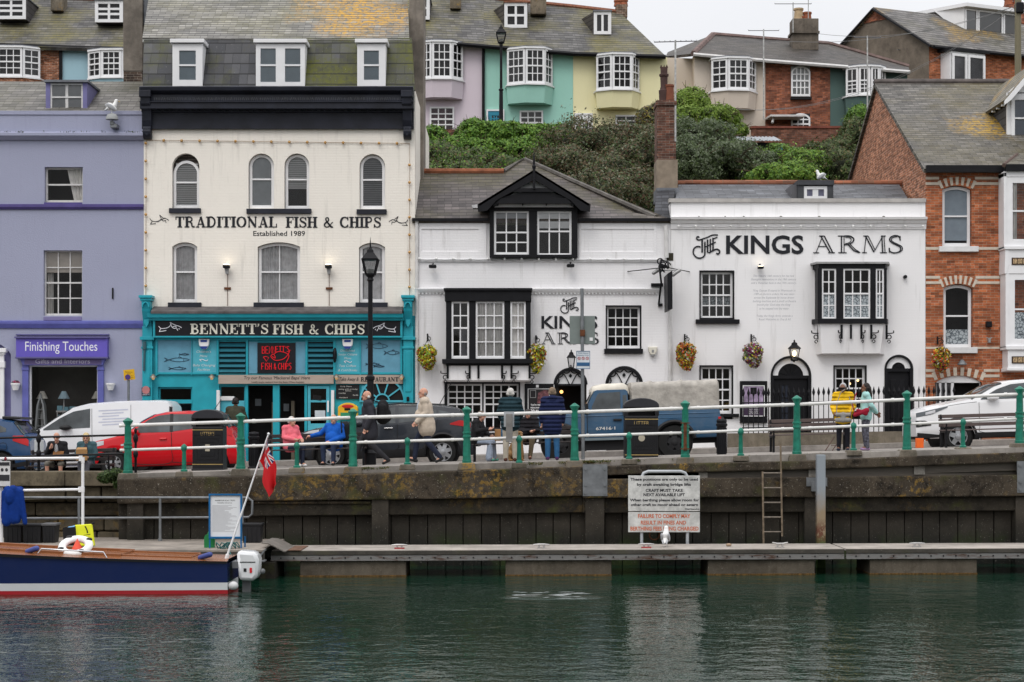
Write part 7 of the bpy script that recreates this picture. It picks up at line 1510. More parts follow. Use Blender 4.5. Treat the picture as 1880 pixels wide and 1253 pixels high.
while x<XX(1432,71): b.slab([(x,71,ZZ(259,71)),(x+.07,71,ZZ(259,71)+.03),(x+.07,73,ZZ(252,73)+.03),(x,73,ZZ(252,73))],.015);b.slab([(x+.07,71,ZZ(259,71)+.03),(x+.14,71,ZZ(259,71)),(x+.14,73,ZZ(252,73)),(x+.07,73,ZZ(252,73)+.03)],.015);x += .14
b.build("roof",m_plain("corrugated_sheet",(.35,.37,.4),.5,.3,var=.3),sh);b = B();b.box(XX(1332,71.3),XX(1428,71.3),71.3,73,12,ZZ(262,71.3));b.build("wall",m_plain("black_shed_wall",(.02,.022,.025),.8),sh);b = B();b.box(XX(1424,71),XX(1438,71),71.1,71.3,12.8,ZZ(263,71));b.build("blue_panel",m_plain("blue_shed_panel",(.04,.15,.22),.6),sh)
# ================================================================ BANK VEGETATION
m_twig = m_plain("brown_twig",(.12,.085,.055),.9,var=.4)
def bush(label,blobs,n,size,cols,nm="bush",cat="bush",d=None,**kw):
 """blobs in pixels: (px, py, d, rx px, rz px, ry m)"""
 bl = [((XX(p,d_),d_,ZZ(q,d_)),(rx*d_/F,ry,rz*d_/F)) for p,q,d_,rx,rz,ry in blobs]
 c0 = bl[0][0];t = thing(nm,label,cat,(c0[0],c0[1],min(b_[0][2]-b_[1][2] for b_ in bl)))
 leafmesh("leaves",bl,n,size,m_leaf("leaf_%s_%d" % (nm,int(blobs[0][0])),cols),t,**kw)
 b = B()
 for c,r in bl:
  for _ in range(int(14*r[0])):
   v = Vector(rng.normal(size=3));v.normalize();v.y = -abs(v.y);v.z = abs(v.z)*.9;p0 = Vector(c)+Vector((v.x*r[0]*.6,v.y*r[1]*.6,v.z*r[2]*.6));k_ = random.uniform(1.05,1.4)
   p1 = Vector(c)+Vector((v.x*r[0]*k_,v.y*r[1]*k_,v.z*r[2]*k_+.15));b.tube([p0,p0.lerp(p1,.5)+Vector((random.uniform(-.1,.1),0,random.uniform(-.05,.1))),p1],[.022,.014,.005],4)
 b.build("twigs",m_twig,t);b = B()
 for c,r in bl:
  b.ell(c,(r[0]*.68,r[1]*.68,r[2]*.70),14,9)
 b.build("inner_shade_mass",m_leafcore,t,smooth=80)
 return t
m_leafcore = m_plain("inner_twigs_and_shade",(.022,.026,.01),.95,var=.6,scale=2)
G_IVY = [(0.078,0.172,0.019),(0.141,0.266,0.031),(0.055,0.109,0.016),(0.188,0.313,0.047),(0.094,0.204,0.028)]
G_DK = [(0.046,0.076,0.022),(0.076,0.114,0.031),(0.031,0.052,0.015),(0.107,0.122,0.046),(0.138,0.114,0.046),(0.061,0.092,0.031)]
G_BR = [(0.076,0.071,0.032),(0.115,0.095,0.045),(0.058,0.064,0.025),(0.153,0.115,0.058),(0.064,0.089,0.032),(0.128,0.076,0.045),(0.166,0.178,0.115)]
G_GR = [(0.09,0.12,0.06),(0.12,0.15,0.084),(0.06,0.084,0.036),(0.156,0.186,0.12),(0.072,0.102,0.042)]
G_BT = [(0.124,0.207,0.02),(0.179,0.275,0.035),(0.082,0.138,0.016),(0.22,0.303,0.055),(0.138,0.22,0.028)]
bush("clipped bright green ivy hedge below the mint house",[(870,252,74,38,30,1.),(925,250,74,45,27,1.),(985,252,74,45,24,1.),(1030,258,74,35,28,1.),(880,285,73,50,30,1.2),(960,288,73,70,35,1.2),(900,250,74,60,26,1.)],39000,0.070,G_IVY,"ivy_hedge","hedge",shell=(.75,1.04),lump=.22)
bush("low bright ivy mass at the left foot of the lilac house",[(795,262,74,38,28,1.),(840,280,73,36,30,1.)],9360,0.070,G_IVY,"ivy_mass","ivy")
bush("olive green shrubs on the bank left of the slate gable roof",[(800,300,69,60,35,1.5),(860,310,67,60,36,1.6),(830,335,65,90,36,1.6),(925,322,67,60,34,1.6)],23400,0.064,G_DK+G_IVY[:2])
bush("tall brownish green shrub mass behind the gabled pub's dormer",[(1075,275,71,72,50,1.8),(1140,268,72,58,38,1.7),(1020,310,68,58,40,1.6),(1110,330,67,90,50,1.8),(1165,310,69,55,60,1.7),(1170,370,65,50,50,1.5),(1080,370,64,90,50,1.6),(1185,256,72,30,24,1.5)],54600,0.058,G_BR+G_DK[:3],lump=.55)
bush("grey leaved shrub mass right of the brick chimney",[(1285,262,70,62,38,1.7),(1330,300,68,65,40,1.7),(1270,305,67,50,45,1.6),(1395,310,67,45,30,1.5)],31200,0.058,G_GR+G_DK[:2],lump=.5)
bush("bright green creeper in front of the cream house",[(1268,195,75,34,32,1.3),(1310,222,74,45,28,1.3),(1340,244,74,34,16,1.2),(1260,225,74,40,28,1.3)],20800,0.058,G_BT)
bush("vivid green shrub above the flat fronted pub's roof",[(1420,300,69,50,30,1.5),(1470,305,68,45,30,1.5),(1440,325,66,70,25,1.4)],19500,0.058,G_BT[:3]+G_IVY,lump=.42)
bush("dark dense shrubs behind the pub roof beside the brick gable",[(1535,292,71,45,34,1.6),(1575,255,72,32,40,1.6),(1500,305,69,40,38,1.5),(1560,320,67,60,40,1.6)],26000,0.058,G_DK+[(.08,.12,.03)],lump=.5)
bush("small brown tipped climber on the yellow house corner",[(1195,225,75,24,28,1.),(1212,205,75,16,18,.8)],6760,0.058,G_BR+[(.3,.25,.04)])
bush("tall green shrub against the dark green house's foot",[(1580,222,73,28,26,1.)],5200,0.058,G_IVY)
ug = leafmesh("ground_cover",[((x_,y_,hill(x_,y_)+.1),(1.6,1.2,.45)) for x_ in np.arange(-6,16,1.5) for y_ in np.arange(62.5,75,1.7)],40000,.07,m_leaf("bank_ground_cover",G_DK+G_BR[:2]),None);stuff(ug)
# ================================================================ VEHICLES
def wheel_b(parent,x,y,z,r,w,spokes,rimmat,face=-1,rr=.66,fat=1.):
 b = B();b.lathe([(r*rr,-w/2),(r*.93,-w/2),(r,-w*.32),(r,w*.32),(r*.93,w/2),(r*rr,w/2),(r*rr,-w/2)],(x,y,z),28,'y',cap=False);wh = b.build("wheel",RUBBER,parent,smooth=40)
 b = B();b.lathe([(r*rr,-w*.45),(r*rr,w*.2),(r*rr*.93,w*.2),(r*rr*.93,-w*.45),(r*rr,-w*.45)],(x,y,z),28,'y',cap=False);yo = y+face*w*.36
 for k in range(spokes):
  a = 2*PI*k/spokes+.3;c,s_ = math.cos(a),math.sin(a)
  b.add([(x+c*.06*1-s_*.035*fat,yo,z+s_*.06+c*.035*fat),(x+c*.06+s_*.035*fat,yo,z+s_*.06-c*.035*fat),(x+c*r*rr*.95+s_*.028*fat,yo+.015,z+s_*r*rr*.95-c*.028*fat),(x+c*r*rr*.95-s_*.028*fat,yo+.015,z+s_*r*rr*.95+c*.028*fat)],[[0,1,2,3]])
 b.lathe([(.065,-.01),(.065,.02),(.02,.03)] if face>0 else [(.02,-.03),(.065,-.02),(.065,.01)],(x,yo,z),12,'y');b.build("rim",rimmat,wh,smooth=40)
 b = B();b.lathe([(r*rr*.94,0),(r*rr*.94,.01)],(x,y+face*w*.05,z),24,'y');b.build("brake_disc",m_brake,wh)
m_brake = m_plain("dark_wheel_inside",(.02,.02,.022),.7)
CARGLASS = m_plain("car_glass",(.06,.07,.075),.04,var=.8,scale=1.6,Specular_IOR_Level=.5);PLAST = m_plain("black_trim",(.014,.014,.015),.55,Specular_IOR_Level=.3);LAMP_R = m_plain("rear_lamp_red",(.42,.01,.012),.15);LAMP_W = m_plain("headlamp_clear",(.5,.5,.52),.12)
class Car:
 def __init__(s,name,label,fpx,d,L,W,top,belt,sill,wheels,paint,tumble=.3,clr=.0,taper=(.5,.13,.35,.08),spokes=6,rim=None,fat=1.,group=None,rr=.66):
  x0 = XX(fpx,d);s.t = thing(name,label,"van" if 'van' in name else ("truck" if 'truck' in name else "car"),(0,0,0),group)
  s.L,s.W,s.top,s.belt,s.sill,s.wh,s.tumble,s.tp = L,W,top,belt,sill,wheels,tumble,taper
  s.loc = (x0,d,G(x0+L/2)-.12-.0295*L/2)
  n = int(L/.045);xs = [L*i/n for i in range(n+1)];b = B();rings = [s.ring(x) for x in xs];m = len(rings[0])
  b.add([p for r in rings for p in r],[(i*m+k,i*m+k+1,(i+1)*m+k+1,(i+1)*m+k) for i in range(n) for k in range(m-1)]+[list(range(m-1,-1,-1)),list(range(n*m,n*m+m))])
  s.body = b.build("body",paint,s.t,smooth=38)
  b = B();b.box(.15,L-.15,.2,W-.2,sill-.02,sill+.25);b.build("underbody",PLAST,s.t)
  for x,r in wheels:
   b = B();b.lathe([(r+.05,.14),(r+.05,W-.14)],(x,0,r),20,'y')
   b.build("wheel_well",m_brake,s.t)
   for y,f in ((.11,-1),(W-.11,1)): wheel_b(s.t,x,y,r,r,.2,spokes,rim or ALLOY,f,rr,fat)
 def hw(s,x,z):
  a,k,c,q = s.tp;p = 1-(k*(1-x/a) ** 2 if x<a else 0)-(q*(1-(s.L-x)/c) ** 2 if s.L-x<c else 0);zb = interp(x,s.belt)
  v = 1-.06*max(0,(.45-z)/.3) ** 2 if z<.45 else 1-.035*((z-.45)/max(.1,zb-.45)) ** 2 if z<zb else .965-s.tumble*(z-zb)/(s.W/2)-.02*(z-zb)
  return s.W/2*p*v
 def ring(s,x):
  zt = interp(x,s.top);zb = min(interp(x,s.belt),zt-.05);lo = s.sill+.06*(x<.3)
  for wx,r in s.wh:
   if abs(x-wx)<r+.06: lo = max(lo,r+math.sqrt(max(0,(r+.06) ** 2-(x-wx) ** 2)))
  lo = min(lo,zb-.1);zs = [lo,lo+.03,lo*.6+zb*.4,lo*.3+zb*.7,zb-.02,zb]
  e = zt-.05 if zt-zb>.12 else zt-.02;zs += [zb+(e-zb)*k for k in (.33,.66,.9,1)];C = s.W/2;half = []
  for i,z in enumerate(zs): w = s.hw(x,z)-(.02 if i==0 else 0);half.append((C-w,z))
  w = C-half[-1][0];half += [(C-w*.86,zt-.018),(C-w*.5,zt-.004)]
  return [(x,y,z) for y,z in half]+[(x,C,zt)]+[(x,2*C-y,z) for y,z in reversed(half)]
 def side(s,name,mat,lo,hi,off=.007,far=False,n=14,m=4,parent=None):
  xa = max(lo[0][0],hi[0][0]);xb = min(lo[-1][0],hi[-1][0])
  for f in ([1,0] if far else [0]):
   vs = [];b = B()
   for i in range(n+1):
    x = xa+(xb-xa)*i/n;a,c = interp(x,lo),interp(x,hi)
    for j in range(m+1): z = a+(c-a)*j/m;w = s.hw(x,z)+off;vs.append((x,s.W/2-w if not f else s.W/2+w,z))
   b.add(vs,[(i*(m+1)+j,(i+1)*(m+1)+j,(i+1)*(m+1)+j+1,i*(m+1)+j+1) for i in range(n) for j in range(m)])
   o = b.build(name,mat,parent or s.t,smooth=50)
  return o
 def line(s,name,mat,pts,w=.012,off=.006):
  b = B();P = [Vector((x,s.W/2-s.hw(x,z)-off,z)) for x,z in smooth_line(pts,5)];b.tube(P,w/2,4);return b.build(name,mat,s.t)
 def screen(s,name,mat,xa,xb,n=8,off=.008,k0=5):
  b = B();R_ = []
  for i in range(n+1): r = s.ring(xa+(xb-xa)*i/n);R_.append([Vector(p)+Vector((0,0,off))+Vector((-off if xa<s.L/2 else off,0,0)) for p in r[9:len(r)-9]])
  m = len(R_[0]);b.add([p for r in R_ for p in r],[(i*m+k,i*m+k+1,(i+1)*m+k+1,(i+1)*m+k) for i in range(n) for k in range(m-1)]);return b.build(name,mat,s.t,smooth=60)
 def bx(s,name,mat,x0,x1,z0,z1,out=.04,deep=.02,bev=.01,parent=None):
  w = s.W/2-s.hw((x0+x1)/2,(z0+z1)/2);b = B();b.box(x0,x1,w-out,w+deep,z0,z1);return b.build(name,mat,parent or s.t,bevel=bev)
 def place(s): s.t.location = s.loc;s.t.rotation_euler = (0,-math.atan(.0295),0)
 def mirror(s,x,z,mat,sx=.11):
  b = B();w = s.W/2-s.hw(x,z);b.ell((x,w-.11,z),(sx,.09,.075),12,8);b.box(x-.02,x+.04,w-.08,w+.02,z-.06,z-.02);b.build("wing_mirror",mat,s.t,smooth=50)
def hatch_interior(c,x0,x1,zb):
 b = B();b.box(x0,x1,.25,c.W-.25,.45,zb-.12)
 for x in (x0+(x1-x0)*.3,x0+(x1-x0)*.75):
  for y in (.42,c.W-.42): b.capsule((x,y,zb-.25),(x+.1,y,zb+.12),.16,.13);b.capsule((x+.1,y,zb+.2),(x+.12,y,zb+.25),.08,.08)
 b.build("seats",PLAST,c.t)
# red hatchback
c = Car("red_hatchback","small glossy red hatchback parked behind a black litter bin",157,44.6,3.6,1.62,
  [(0,.62),(.08,.78),(.3,.86),(.8,.96),(.98,1.02),(1.35,1.3),(1.6,1.43),(1.9,1.49),(2.4,1.5),(2.95,1.47),(3.2,1.42),(3.35,1.2),(3.48,1.0),(3.56,.8),(3.6,.5)],
  [(0,.6),(.3,.78),(.98,.93),(2.2,.98),(3.2,1.06),(3.6,.75)],.2,[(.66,.29),(3.04,.29)],m_carpaint("red_paint",(.56,.005,.012),.2,dirt=.02),.32,spokes=8)
c.side("window",CARGLASS,[(1.12,1.0),(2.02,1.0)],[(1.12,1.02),(1.5,1.3),(1.75,1.4),(2.02,1.42)],far=True,parent=None);c.side("rear_window",CARGLASS,[(2.1,1.01),(2.9,1.1)],[(2.1,1.42),(2.6,1.41),(2.9,1.3)],far=True);c.side("pillar",PLAST,[(2.02,1.),(2.1,1.)],[(2.02,1.43),(2.1,1.43)],.008)
c.screen("windscreen",CARGLASS,1.04,1.62);c.screen("rear_screen",CARGLASS,3.22,3.42)
c.side("headlamp",LAMP_W,[(.05,.66),(.45,.74)],[(.05,.72),(.3,.82),(.45,.84)]);c.side("tail_lamp",LAMP_R,[(3.3,.92),(3.5,.85)],[(3.3,1.12),(3.5,.98)],.012);c.line("door_seam",PLAST,[(1.05,.95),(1.05,.5),(1.12,.28),(2.0,.26),(2.06,.6),(2.06,1.0)]);c.line("door_seam",PLAST,[(2.06,.28),(2.7,.28),(2.9,.62),(2.95,1.05)])
c.bx("door_handle",bpy.data.materials["red_paint"],1.78,1.95,.82,.86);c.side("side_badge",CHROME,[(.86,.70),(.95,.71)],[(.86,.74),(.95,.75)],.01);c.mirror(1.2,1.02,bpy.data.materials["red_paint"]);c.side("bumper_shadow",PLAST,[(.02,.2),(.35,.2)],[(.02,.32),(.35,.28)],.008);hatch_interior(c,1.1,2.9,1.)
b = B();b.tube([(2.95,.8,1.47),(3.15,.8,1.75)],.008,4);b.build("aerial_rod",PLAST,c.t);c.place()
# dark grey crossover
DGP = m_carpaint("dark_grey_paint",(.022,.026,.034),.25)
c = Car("grey_crossover","dark grey crossover parked behind the two walking men",541,44.6,4.28,1.78,
  [(0,.7),(.06,.88),(.5,.99),(1.1,1.06),(1.25,1.1),(1.75,1.38),(2.05,1.48),(2.5,1.52),(3.2,1.5),(3.75,1.42),(3.95,1.36),(4.12,1.12),(4.24,.95),(4.28,.6)],
  [(0,.68),(.4,.9),(1.25,1.0),(2.6,1.03),(3.6,1.12),(4.1,1.05),(4.28,.7)],.24,[(.87,.335),(3.52,.335)],DGP,.3,spokes=7,fat=1.5)
c.side("window",CARGLASS,[(1.45,1.03),(2.42,1.05)],[(1.45,1.06),(1.85,1.3),(2.1,1.4),(2.42,1.43)],far=True);c.side("rear_window",CARGLASS,[(2.5,1.05),(3.4,1.14)],[(2.5,1.43),(3.0,1.42),(3.4,1.33)],far=True);c.side("quarter_window",CARGLASS,[(3.45,1.15),(3.72,1.24)],[(3.45,1.33),(3.72,1.27)])
c.screen("windscreen",CARGLASS,1.3,2.02);c.screen("rear_screen",CARGLASS,3.97,4.14)
c.side("tail_lamp",LAMP_R,[(3.72,.98),(4.2,.9)],[(3.72,1.01),(3.95,1.08),(4.2,1.02)],.014);c.side("headlamp",LAMP_W,[(.08,.76),(.6,.86)],[(.08,.82),(.4,.93),(.6,.95)]);c.side("sill_trim",PLAST,[(1.3,.25),(3.1,.25)],[(1.3,.42),(3.1,.42)],.012)
for wx in (.87,3.52): c.line("arch_trim",PLAST,[(wx+.43*math.cos(R(a)),.335+.43*math.sin(R(a))) for a in range(-10,200,15)],.07,.0)
c.line("door_seam",PLAST,[(1.32,1.),(1.34,.6),(1.42,.42),(2.4,.42),(2.46,.7),(2.46,1.04)]);c.line("door_seam",PLAST,[(2.46,.44),(3.08,.44),(3.3,.75),(3.42,1.12)]);c.bx("door_handle",CHROME,2.15,2.36,.92,.95);c.bx("door_handle",CHROME,3.08,3.3,.97,1.0);c.mirror(1.55,1.07,DGP);c.line("roof_rail",PLAST,[(1.95,1.47),(2.6,1.52),(3.6,1.46)],.03,-.04);hatch_interior(c,1.5,3.6,1.03)
b = B();b.tube([(3.45,.8,1.47),(3.75,.8,1.98)],.009,4);b.build("aerial_rod",PLAST,c.t);c.place()
# blue car at the left edge
c = Car("blue_hatchback","dark blue hatchback whose tail and red lamp show before the white van's nose",-252,45.0,4.05,1.75,
  [(0,.7),(.1,.85),(.9,1.02),(1.2,1.08),(1.8,1.4),(2.2,1.47),(3.2,1.45),(3.5,1.4),(3.62,1.38),(3.78,1.16),(3.95,.98),(4.02,.8),(4.05,.5)],
  [(0,.68),(1.1,.98),(2.5,1.),(3.6,1.04),(4.05,.75)],.22,[(.8,.31),(3.3,.31)],m_carpaint("blue_paint",(.012,.05,.13),.22),.3,spokes=5)
c.side("window",CARGLASS,[(1.3,1.02),(2.42,1.02)],[(1.3,1.06),(1.75,1.3),(2.0,1.38),(2.42,1.4)],far=True);c.side("rear_window",CARGLASS,[(2.5,1.02),(3.45,1.12)],[(2.5,1.4),(3.1,1.38),(3.45,1.2)],far=True);c.screen("rear_screen",CARGLASS,3.62,3.86);c.side("tail_lamp",LAMP_R,[(3.62,.9),(3.98,.76)],[(3.62,1.02),(3.85,1.02),(3.98,.9)],.016);b = B();b.prism([(3.3,1.43),(3.78,1.4),(3.72,1.46),(3.3,1.5)],.3,1.45);b.build("roof_spoiler",PLAST,c.t,bevel=.015);c.line("fuel_flap",PLAST,[(3.3,.7),(3.3,.84),(3.45,.84),(3.45,.7),(3.3,.7)],.008);c.side("bumper_trim",PLAST,[(3.4,.24),(4.0,.3)],[(3.4,.3),(4.0,.42)],.012);c.place()
# white van
c = Car("white_van","white panel van driving past the gift shop and fish shop",8,49.4,4.5,1.84,
  [(0,.7),(.06,.95),(.5,1.08),(.85,1.15),(1.35,1.48),(1.8,1.74),(2.2,1.83),(3.0,1.87),(4.1,1.86),(4.32,1.83),(4.42,1.7),(4.48,1.0),(4.5,.5)],
  [(0,.68),(.4,.98),(1.,1.1),(2.5,1.12),(4.4,1.14),(4.5,.9)],.24,[(.9,.32),(3.6,.32)],m_carpaint("white_paint",(.74,.75,.77),.25),.16,spokes=9)
c.side("cab_window",CARGLASS,[(1.05,1.14),(2.28,1.18)],[(1.05,1.18),(1.5,1.46),(1.85,1.62),(2.28,1.68)],far=True);c.screen("windscreen",CARGLASS,.92,1.75);c.mirror(1.65,1.2,PLAST,.16);c.line("door_seam",PLAST,[(2.32,1.68),(2.33,.9),(2.3,.4),(1.4,.35)],.01);c.line("panel_seam",PLAST,[(3.35,1.75),(3.36,.6)],.008)
VL = m_plain("faint_blue_van_letters",(.5,.52,.62),.5)
for k in range(6): c.side("side_lettering",VL,[(2.5+(k % 2)*.1,1.6-.075*k),(3.28-(k % 3)*.12,1.61-.075*k)],[(2.5+(k % 2)*.1,1.63-.075*k),(3.28-(k % 3)*.12,1.645-.075*k)],.004)
c.side("tail_lamp",PLAST,[(4.36,1.2),(4.46,1.2)],[(4.36,1.68),(4.44,1.66)],.01);hatch_interior(c,1.2,2.2,1.12);c.place()
# white SUV
WP = m_carpaint("pearl_white_paint",(.76,.76,.77),.25,dirt=.03)
c = Car("white_suv","white sport utility car parked behind the far right bench",1685,44.8,4.4,1.82,
  [(0,.66),(.05,.92),(.25,1.04),(.9,1.17),(1.3,1.23),(1.9,1.55),(2.2,1.64),(2.8,1.67),(3.8,1.6),(4.3,1.1),(4.4,.6)],
  [(0,.64),(.2,.9),(.9,1.06),(1.4,1.13),(4.,1.2),(4.4,.9)],.3,[(.98,.335),(3.6,.335)],WP,.3,spokes=5,fat=1.7,rim=ALLOY)
c.side("window",CARGLASS,[(1.55,1.2),(2.7,1.21)],[(1.55,1.22),(1.95,1.44),(2.3,1.55),(2.7,1.58)],far=True);c.screen("windscreen",CARGLASS,1.34,2.1);c.side("headlamp",m_plain("smoked_headlamp",(.1,.11,.12),.1),[(.02,.82),(.35,.88),(.75,1.04)],[(.02,.92),(.4,1.0),(.75,1.07)],.012);c.side("headlamp_lens",LAMP_W,[(.22,.87),(.45,.92)],[(.22,.93),(.45,.99)],.018)
c.side("front_grille",PLAST,[(.0,.58),(.34,.62)],[(.0,.74),(.2,.74),(.34,.68)],.012);c.side("chrome_blade",CHROME,[(.02,.64),(.32,.66)],[(.02,.67),(.32,.685)],.02);c.side("lower_trim",PLAST,[(.02,.3),(.6,.34)],[(.02,.45),(.3,.42),(.6,.38)],.014);c.side("sill_trim",PLAST,[(1.4,.3),(3.1,.3)],[(1.4,.42),(3.1,.42)],.012)
c.line("arch_trim",PLAST,[(.98+.43*math.cos(R(a)),.335+.43*math.sin(R(a))) for a in range(-10,200,15)],.06,.0);c.line("door_seam",PLAST,[(1.5,1.14),(1.5,.6),(1.58,.42),(2.6,.42),(2.72,.7),(2.72,1.2)],.01);c.line("bonnet_seam",PLAST,[(.75,1.07),(1.1,1.12),(1.45,1.15)],.008);c.mirror(1.82,1.24,WP,.15);hatch_interior(c,1.7,3.6,1.15)
b = B();b.capsule((2.75,.5,1.3),(2.78,.5,1.42),.12,.11);b.build("headrest",m_plain("tan_headrest",(.25,.12,.07),.8),c.t);c.place()
# blue pickup with canvas tilt
BP = m_carpaint("faded_blue_paint",(.02,.075,.15),.45,dirt=.2)
c = Car("pickup_truck","old blue pickup truck with cream cab roof and pale canvas canopy",986,44.6,4.42,1.75,
  [(0,.95),(.04,1.1),(.5,1.17),(1.1,1.2),(1.16,1.22),(1.22,1.36),(1.4,1.7),(1.46,1.74),(2.15,1.74),(2.2,1.7),(2.22,1.24),(2.4,1.2),(4.36,1.2),(4.4,1.1),(4.42,.6)],
  [(0,.93),(1.1,1.1),(1.2,1.16),(2.25,1.16),(4.42,1.12)],.5,[(.57,.405),(3.28,.405)],BP,.1,taper=(.2,.04,.1,.03),spokes=5,rim=m_plain("dark_steel_wheel",(.02,.02,.022),.6),rr=.5,fat=2.2)
b = B();b.box(.95,2.85,.12,1.6,.26,.56);b.box(.2,4.3,.35,1.4,.36,.56);b.build('chassis_and_shade',m_brake,c.t)  # dark block fills in for the chassis and the shade under the truck
b = B();x0,x1,W_ = 1.32,2.24,1.75
def rsec(x,z0,z1,ins,n=10): return [(x,.1+ins,z0)]+[(x,.1+ins+.2*(1-math.cos(R(90*k/n))),z1-.16+.16*math.sin(R(90*k/n))) for k in range(n+1)]+[(x,W_-.1-ins-.2*(1-math.cos(R(90*k/n))),z1-.16+.16*math.sin(R(90*k/n))) for k in range(n,-1,-1)]+[(x,W_-.1-ins,z0)]
def loft(b,secs):
 m = len(secs[0]);b.add([p for s_ in secs for p in s_],[(i*m+k,i*m+k+1,(i+1)*m+k+1,(i+1)*m+k) for i in range(len(secs)-1) for k in range(m-1)]+[(i*m+m-1,i*m,(i+1)*m,(i+1)*m+m-1) for i in range(len(secs)-1)]+[list(range(m-1,-1,-1)),list(range((len(secs)-1)*m,len(secs)*m))])
loft(b,[rsec(x,1.66,z,i) for x,z,i in ((1.34,1.72,.08),(1.4,1.8,.02),(1.6,1.84,0),(2.1,1.85,0),(2.2,1.8,.02),(2.24,1.72,.06))]);b.build("cab_roof",m_plain("cream_roof_paint",(.62,.58,.5),.5,var=.2),c.t,smooth=50)
CAN = m_fabric("weathered_canvas",(.38,.355,.32),var=.22);b = B();loft(b,[rsec(x,1.18,z,i) for x,z,i in ((2.26,1.74,.1),(2.3,1.86,.02),(2.7,1.86,0),(2.76,1.89,-.012),(2.82,1.86,0),(3.45,1.865,0),(3.5,1.895,-.012),(3.55,1.865,0),(4.28,1.87,0),(4.34,1.89,-.01),(4.38,1.83,.03))]);cn = b.build("canvas_canopy",CAN,c.t,smooth=40)
c.side("window",CARGLASS,[(1.34,1.2),(2.02,1.2)],[(1.34,1.3),(1.5,1.62),(2.02,1.64)],far=True);c.side("window_surround",BP,[(2.03,1.16),(2.2,1.16)],[(2.03,1.66),(2.2,1.66)],.012);c.side("small_window",CARGLASS,[(2.08,1.25),(2.17,1.25)],[(2.08,1.56),(2.17,1.56)],.018);c.screen("windscreen",CARGLASS,1.21,1.42)
c.line("door_seam",PLAST,[(1.22,1.15),(1.22,.6),(1.22,.54),(2.1,.54),(2.14,.6),(2.14,1.15)],.014);c.line("body_rib",BP,[(.1,1.08),(2.2,1.08),(4.38,1.08)],.04,-.005);c.line("body_rib",BP,[(2.3,.98),(4.38,.98)],.03,-.005);c.side("sill_rail",m_plain("grey_sill",(.16,.2,.22),.5),[(.9,.5),(2.86,.5)],[(.9,.56),(2.86,.56)],.014);c.bx("door_handle",PLAST,1.84,2.04,.95,1.0)
for wx in (.57,3.28): c.line("arch_trim",PLAST,[(wx+.49*math.cos(R(a)),.405+.49*math.sin(R(a))) for a in range(10,180,15)],.09,.01)
yy = c.W/2-c.hw(1.7,.8);text("67416·1",1.42,1.88,.745,.815,yy-.012,m_plain("stencil_white",(.6,.6,.58),.7),c.t,bold=.02)
b = B();b.lathe([(.18,-.1),(.37,-.1),(.4,0),(.37,.1),(.18,.1)],(4.42,.62,.6),20,'x');b.build("spare_tyre",RUBBER,c.t,smooth=40);c.side("tail_lamp",LAMP_R,[(4.33,.9),(4.4,.9)],[(4.33,.98),(4.4,.98)],.02);hatch_interior(c,1.3,2.1,1.12)
b = B();b.tube([(1.3,-.02,1.15),(1.22,-.14,1.2)],.015,5);b.box(1.17,1.25,-.2,-.08,1.12,1.38);b.build("wing_mirror",PLAST,c.t,bevel=.01);c.place()

# ================================================================ STREET FURNITURE
SLATW = m_plain("dark_brown_slat",(.045,.036,.035),.6,var=.25,scale=12)
def bench(label,a,c,d,slat=SLATW):
 x0,x1 = XX(a,d),XX(c,d);t = thing("bench",label,"bench",(x0,d,G((x0+x1)/2)),"dark slatted benches along the quay");g = lambda x: G(x)-.05-(.2 if x<-8.2 else 0)
 for x in (x0+.06,x1-.06):
  b = B();z = g(x);b.tube([(x,d+.04,z),(x,d+.06,z+.42),(x,d+.02,z+.44)],.03,6);b.tube([(x,d+.52,z),(x,d+.5,z+.42),(x,d+.6,z+.8)],.032,6);b.box(x-.03,x+.03,d,d+.52,z+.39,z+.43);b.tube([(x,d-.0,z+.62),(x,d+.5,z+.62)],.025,6);b.tube([(x,d+.03,z+.44),(x,d,z+.62)],.02,6);b.build("end_frame",BLACK,t,smooth=40)
 for nm,rows in (("seat",[(d+.02+k*.12,.43,d+.12+k*.12,.455) for k in range(4)]),("backrest",[(d+.5+k*.035,.52+k*.1,d+.525+k*.035,.6+k*.1) for k in range(3)])):
  b = B()
  for y0,z0,y1,z1 in rows: b.add([(x,y,g(x)+z) for x in (x0,x1) for y,z in ((y0,z0),(y1,z0),(y1,z1),(y0,z1))],[(0,1,5,4),(1,2,6,5),(2,3,7,6),(3,0,4,7),(0,3,2,1),(4,5,6,7)])
  b.build(nm,slat,t,bevel=.006)
 return t
bench("dark slatted bench with two people eating from takeaway boxes",44,204,42.3);bench("dark slatted bench with the woman in pink and the man in blue",486,672,42.3);bench("dark slatted bench behind the standing couple with two seated people",866,1060,42.3)
bt = bench("empty brown slatted bench in front of the black railings, second from right",1416,1562,43.0,m_plain("brown_recycled_slat",(.10,.075,.07),.6,var=.2));bench("empty brown slatted bench in front of the white car, rightmost",1733,1935,42.6,bpy.data.materials["brown_recycled_slat"])
BINB = m_plain("black_bin_plastic",(.011,.011,.013),.5,var=.2,Specular_IOR_Level=.25);GOLD = m_plain("gold_line",(.42,.3,.12),.4,.3)
